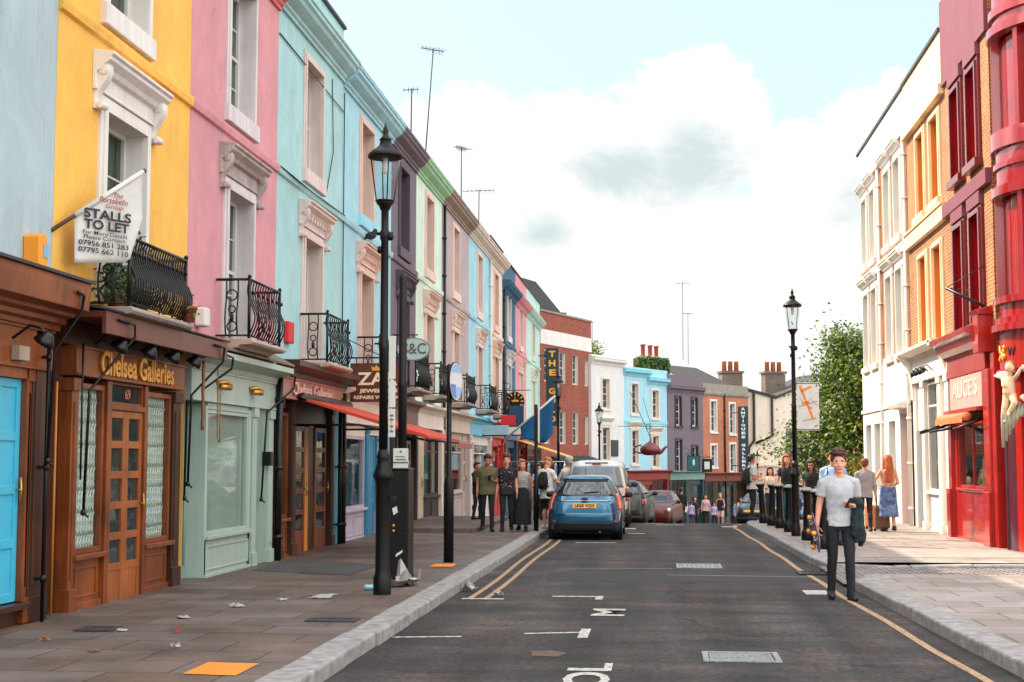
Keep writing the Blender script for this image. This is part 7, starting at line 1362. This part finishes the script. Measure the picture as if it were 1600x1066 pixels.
# ---- people further down the hill, beyond the crest
far = [('tall figure in black standing with their back turned by the red shopfront',.75,72,180,'m',c_black,1.9,c_black,'short',1.78),('small child in lilac beside the figure in black',1.55,71,170,'f',cloth('lilac',(170,160,206)),.5,cloth('blue_jeans',(50,66,92)),'short',1.25),
 ('woman in a pink blouse walking up the hill, left of the far pair',2.35,74,0,'f',cloth('pink_blouse',(206,160,164)),1.7,c_black,'long',1.66),('blonde woman in a black vest and pale skirt walking up the hill',3.05,73,0,'f',c_black,0,cloth('pale_pink',(206,170,160)),'bun',1.68),('child in a lilac tee shirt walking between the two far women',2.7,72,0,'f',cloth('lilac',(170,160,206)),.6,c_black,'long',1.2),
 ('person in a blue top crouched low near the green shop',3.7,72,90,'m',cloth('bright_blue',(60,120,170)),.6,c_black,'short',1.2),('dark haired person in a maroon top by the green shop window',4.15,74,20,'f',cloth('maroon',(110,40,44)),1.2,c_black,'long',1.35),('person in black with bare legs by the dark car on the hill',4.6,73,160,'m',c_black,.6,c_black,'short',1.5),
 ('man with folded arms in a navy top at the hill bottom, by the teal sign',2.0,84,0,'m',cloth('navy',(28,34,60)),1.6,c_black,'short',1.76),('woman in a cream top standing outside the green shop, orange brick house',4.4,79,30,'f',cloth('cream_top',(206,190,170)),.8,c_black,'long',1.62),('person in a crimson jumper by the scarlet shopfront on the hill',.1,78,20,'m',cloth('crimson',(150,30,40)),1.8,c_black,'short',1.7),('person in a grey hooded top on the hill, left of the teal shop',.6,80,160,'m',cloth('grey_shirt',(150,146,148)),1.8,c_black,'short',1.72),
 ('man in a dark jacket walking down the hill beside the red car',1.0,66,170,'m',c_black,1.9,c_black,'short',1.74),('woman in a black coat by the brown shopfront on the hill',1.9,78,20,'f',c_black,1.9,c_black,'long',1.64),('man in a white shirt walking uphill by the teal shopfront',1.3,80,0,'m',c_white,1.8,c_black,'short',1.72),('person in a dark green top near the orange brick house door',3.35,82,10,'f',cloth('olive',(92,88,56)),1.2,c_black,'long',1.64)]
for k, (lb, x, y, rz, sx_, tm, sl, bmx, hr, hh) in enumerate(far):
    per(lb, (x,y,gz(y)+.02), R_(rz), hh, sx_, 'bent' if k % 2 else 'down', 'down', (.1,-.1), tm, sl, .85, 'trousers' if k not in (3,7) else 'shorts', bmx, hr, mat('hair_light',(190,150,100),.6) if k == 3 else mat('hair_dark',(40,28,22),.6), 'fair', vox=.011, seed=30+k, group='people beyond the crest')
# ---- stalls of clothes in front of the far left shops
rk = thing('clothes_rail', 'rail of dark and coloured clothes outside the shop behind the walking trio', 'clothes rail', (-4.6,44.5,gz(44.5)+.1), 0)
q = MB(); q.tube([(0,0,0),(0,0,1.8),(1.9,0,1.8),(1.9,0,0)],.02,6); q.build('rail', M_chrome, rk); rr = random.Random(9)
cols = [c_black,cloth('plum',(80,40,84)),cloth('crimson',(150,30,40)),cloth('pale_blue',(150,176,196)),cloth('navy',(28,34,60)),c_white]
for k in range(13): x = .1+k*.14; l_ = rr.uniform(.7,1.1); w_ = rr.uniform(.16,.24); q = MB(); q.add([(x,-w_,1.7),(x+.05,-w_,1.7),(x+.05,w_,1.7),(x,w_,1.7),(x-.02,-w_*.9,1.72-l_),(x+.07,-w_*1.1,1.72-l_),(x+.07,w_*1.1,1.72-l_),(x-.02,w_*.9,1.72-l_),(x+.025,-.02,1.78),(x+.03,.02,1.78)],[(4,5,1,0),(5,6,2,1),(6,7,3,2),(7,4,0,3),(4,7,6,5),(0,1,9,8),(1,2,9),(2,3,8,9),(3,0,8)]); q.build('garment', cols[k%6], rk)
def board_sign(label, loc, w, h, m, rz=0., legs=True):
    t = thing('shop_board', label, 'sign', loc, rz); q = MB(); q.box(-w/2,w/2,-.02,.02,0,h); q.build('board', m, t, bevel=.006); q = MB(); q.tube([(-w/2,0,-.02),(w/2,0,-.02)],.02,6); q.tube([(0,0,h),(-.3,.3,h+.25)],.015,5); q.build('bracket', M_iron, t)
per('shopper in a dark coat standing at the clothes rail with their back turned', (-3.5,43.0,gz(43)+.1), R_(190), 1.70, 'm', 'reach','down',(.03,-.03), c_black, 1.8, .8, 'trousers', c_black, 'short', None, 'fair', seed=50, vox=.009)
per('woman in a maroon top walking past the far left shops', (-4.4,47.5,gz(47.5)+.1), R_(15), 1.64, 'f', 'down','bent',(.1,-.1), cloth('maroon',(110,40,44)), 1.2, .84, 'trousers', c_black, 'long', mat('hair_dark',(40,28,22),.6), 'fair', seed=51, vox=.009)
per('man in a dark blue shirt under the yellow awning', (-3.1,49,gz(49)+.1), R_(30), 1.74, 'm', 'bent','down',(.08,-.08), cloth('navy',(28,34,60)), 1.5, .84, 'trousers', c_black, 'short', None, 'tan', seed=52, vox=.009)
board_sign('pale blue shop board over the far left pavement', (-5.4,47,2.55), .9, .32, mat('pale_blue_board',(150,190,206),.5)); board_sign('white shop board next to the pale blue one over the far left pavement', (-4.7,49,2.6), 1.0, .26, M_plate); board_sign('bright red projecting box sign by the cream house', (-5.55,52.5,3.0), .55, .38, M_redbox); board_sign('dark blue banner hanging below the clock', (-5.3,53,2.75), .55, 1.0, mat('navy_banner',(26,62,96),.7))
# cherub and swag on the red corner bay
ck = thing('cherub_statue', 'painted cherub with white wings leaning on the red corner bay', 'statue', (6.10,25.62,2.38), R_(-38))
grow('body', [('loft',[(.42,0,0,.085,.07),(.50,0,-.01,.11,.09),(.62,0,-.01,.105,.085),(.74,0,0,.10,.07),(.80,0,0,.06,.05)]),('cap',(0,0,.78),(.03,-.02,.86),.05,.05),('ell',(.04,-.03,.95),(.085,.09,.10)),('ell',(.06,-.10,.93),(.02,.02,.02)),('cap',(.10,-.0,.75),(.20,-.08,.82),.042,.035),('cap',(.20,-.08,.82),(.27,-.10,.92),.035,.025),('cap',(-.1,0,.74),(-.05,-.12,.62),.042,.03),('cap',(.05,0,.46),(.14,-.10,.32),.075,.055),('cap',(.14,-.10,.32),(.02,-.10,.14),.052,.032),('cap',(-.05,0,.46),(-.06,-.05,.25),.07,.05),('cap',(-.06,-.05,.25),(-.08,-.02,.02),.048,.03),('cap',(-.08,-.02,.02),(-.07,-.09,.0),.03,.02),('cap',(.02,-.1,.14),(.05,-.17,.11),.03,.02)], mat('cream_statue',(214,176,140),.55,var=.15,scale=6), ck, .008, 3)
grow('hair', [('ell',(.04,.0,.99),(.095,.095,.085))], mat('statue_curls',(150,84,50),.7,var=.3,scale=20), ck, .008, 2, fold=.015, ff=25)
q = MB()
for k in range(7): a = R_(35+k*15); q.tube([(-.06,.06,.70),(-.06-.16*cos(a),.10,.70+.16*sin(a)),(-.10-.26*cos(a),.10,.66+.28*sin(a)-.06*k*.3)],[.05,.045,.02],8)
q.build('wing', mat('white_wing',(180,174,166),.6,var=.1,scale=8), ck)
dr = thing('drapery', 'pale carved drapery folds hanging below the cherub and swagged across the red bay', 'decoration', (6.10,25.62,2.38), R_(-38)); q = MB()
for k in range(6): q.tube([(-.10+.07*k,.02,.45-.03*k),(-.11+.065*k,-.03,.1),(-.13+.06*k,-.02,-.45+.11*k)],[.03,.045,.028],8)
q.tube([(.27+.083*k,-.10+.04*k,.95-.20*sin(k*pi/10)) for k in range(11)],[.045+.035*sin(k*pi/10) for k in range(11)],10); q.tube([(.25+.085*k,-.08+.038*k,.45-.36*sin(k*pi/10)) for k in range(11)],[.04+.03*sin(k*pi/10) for k in range(11)],10); q.build('folds', mat('pale_carved_folds',(160,154,134),.6,var=.15,scale=6), dr)
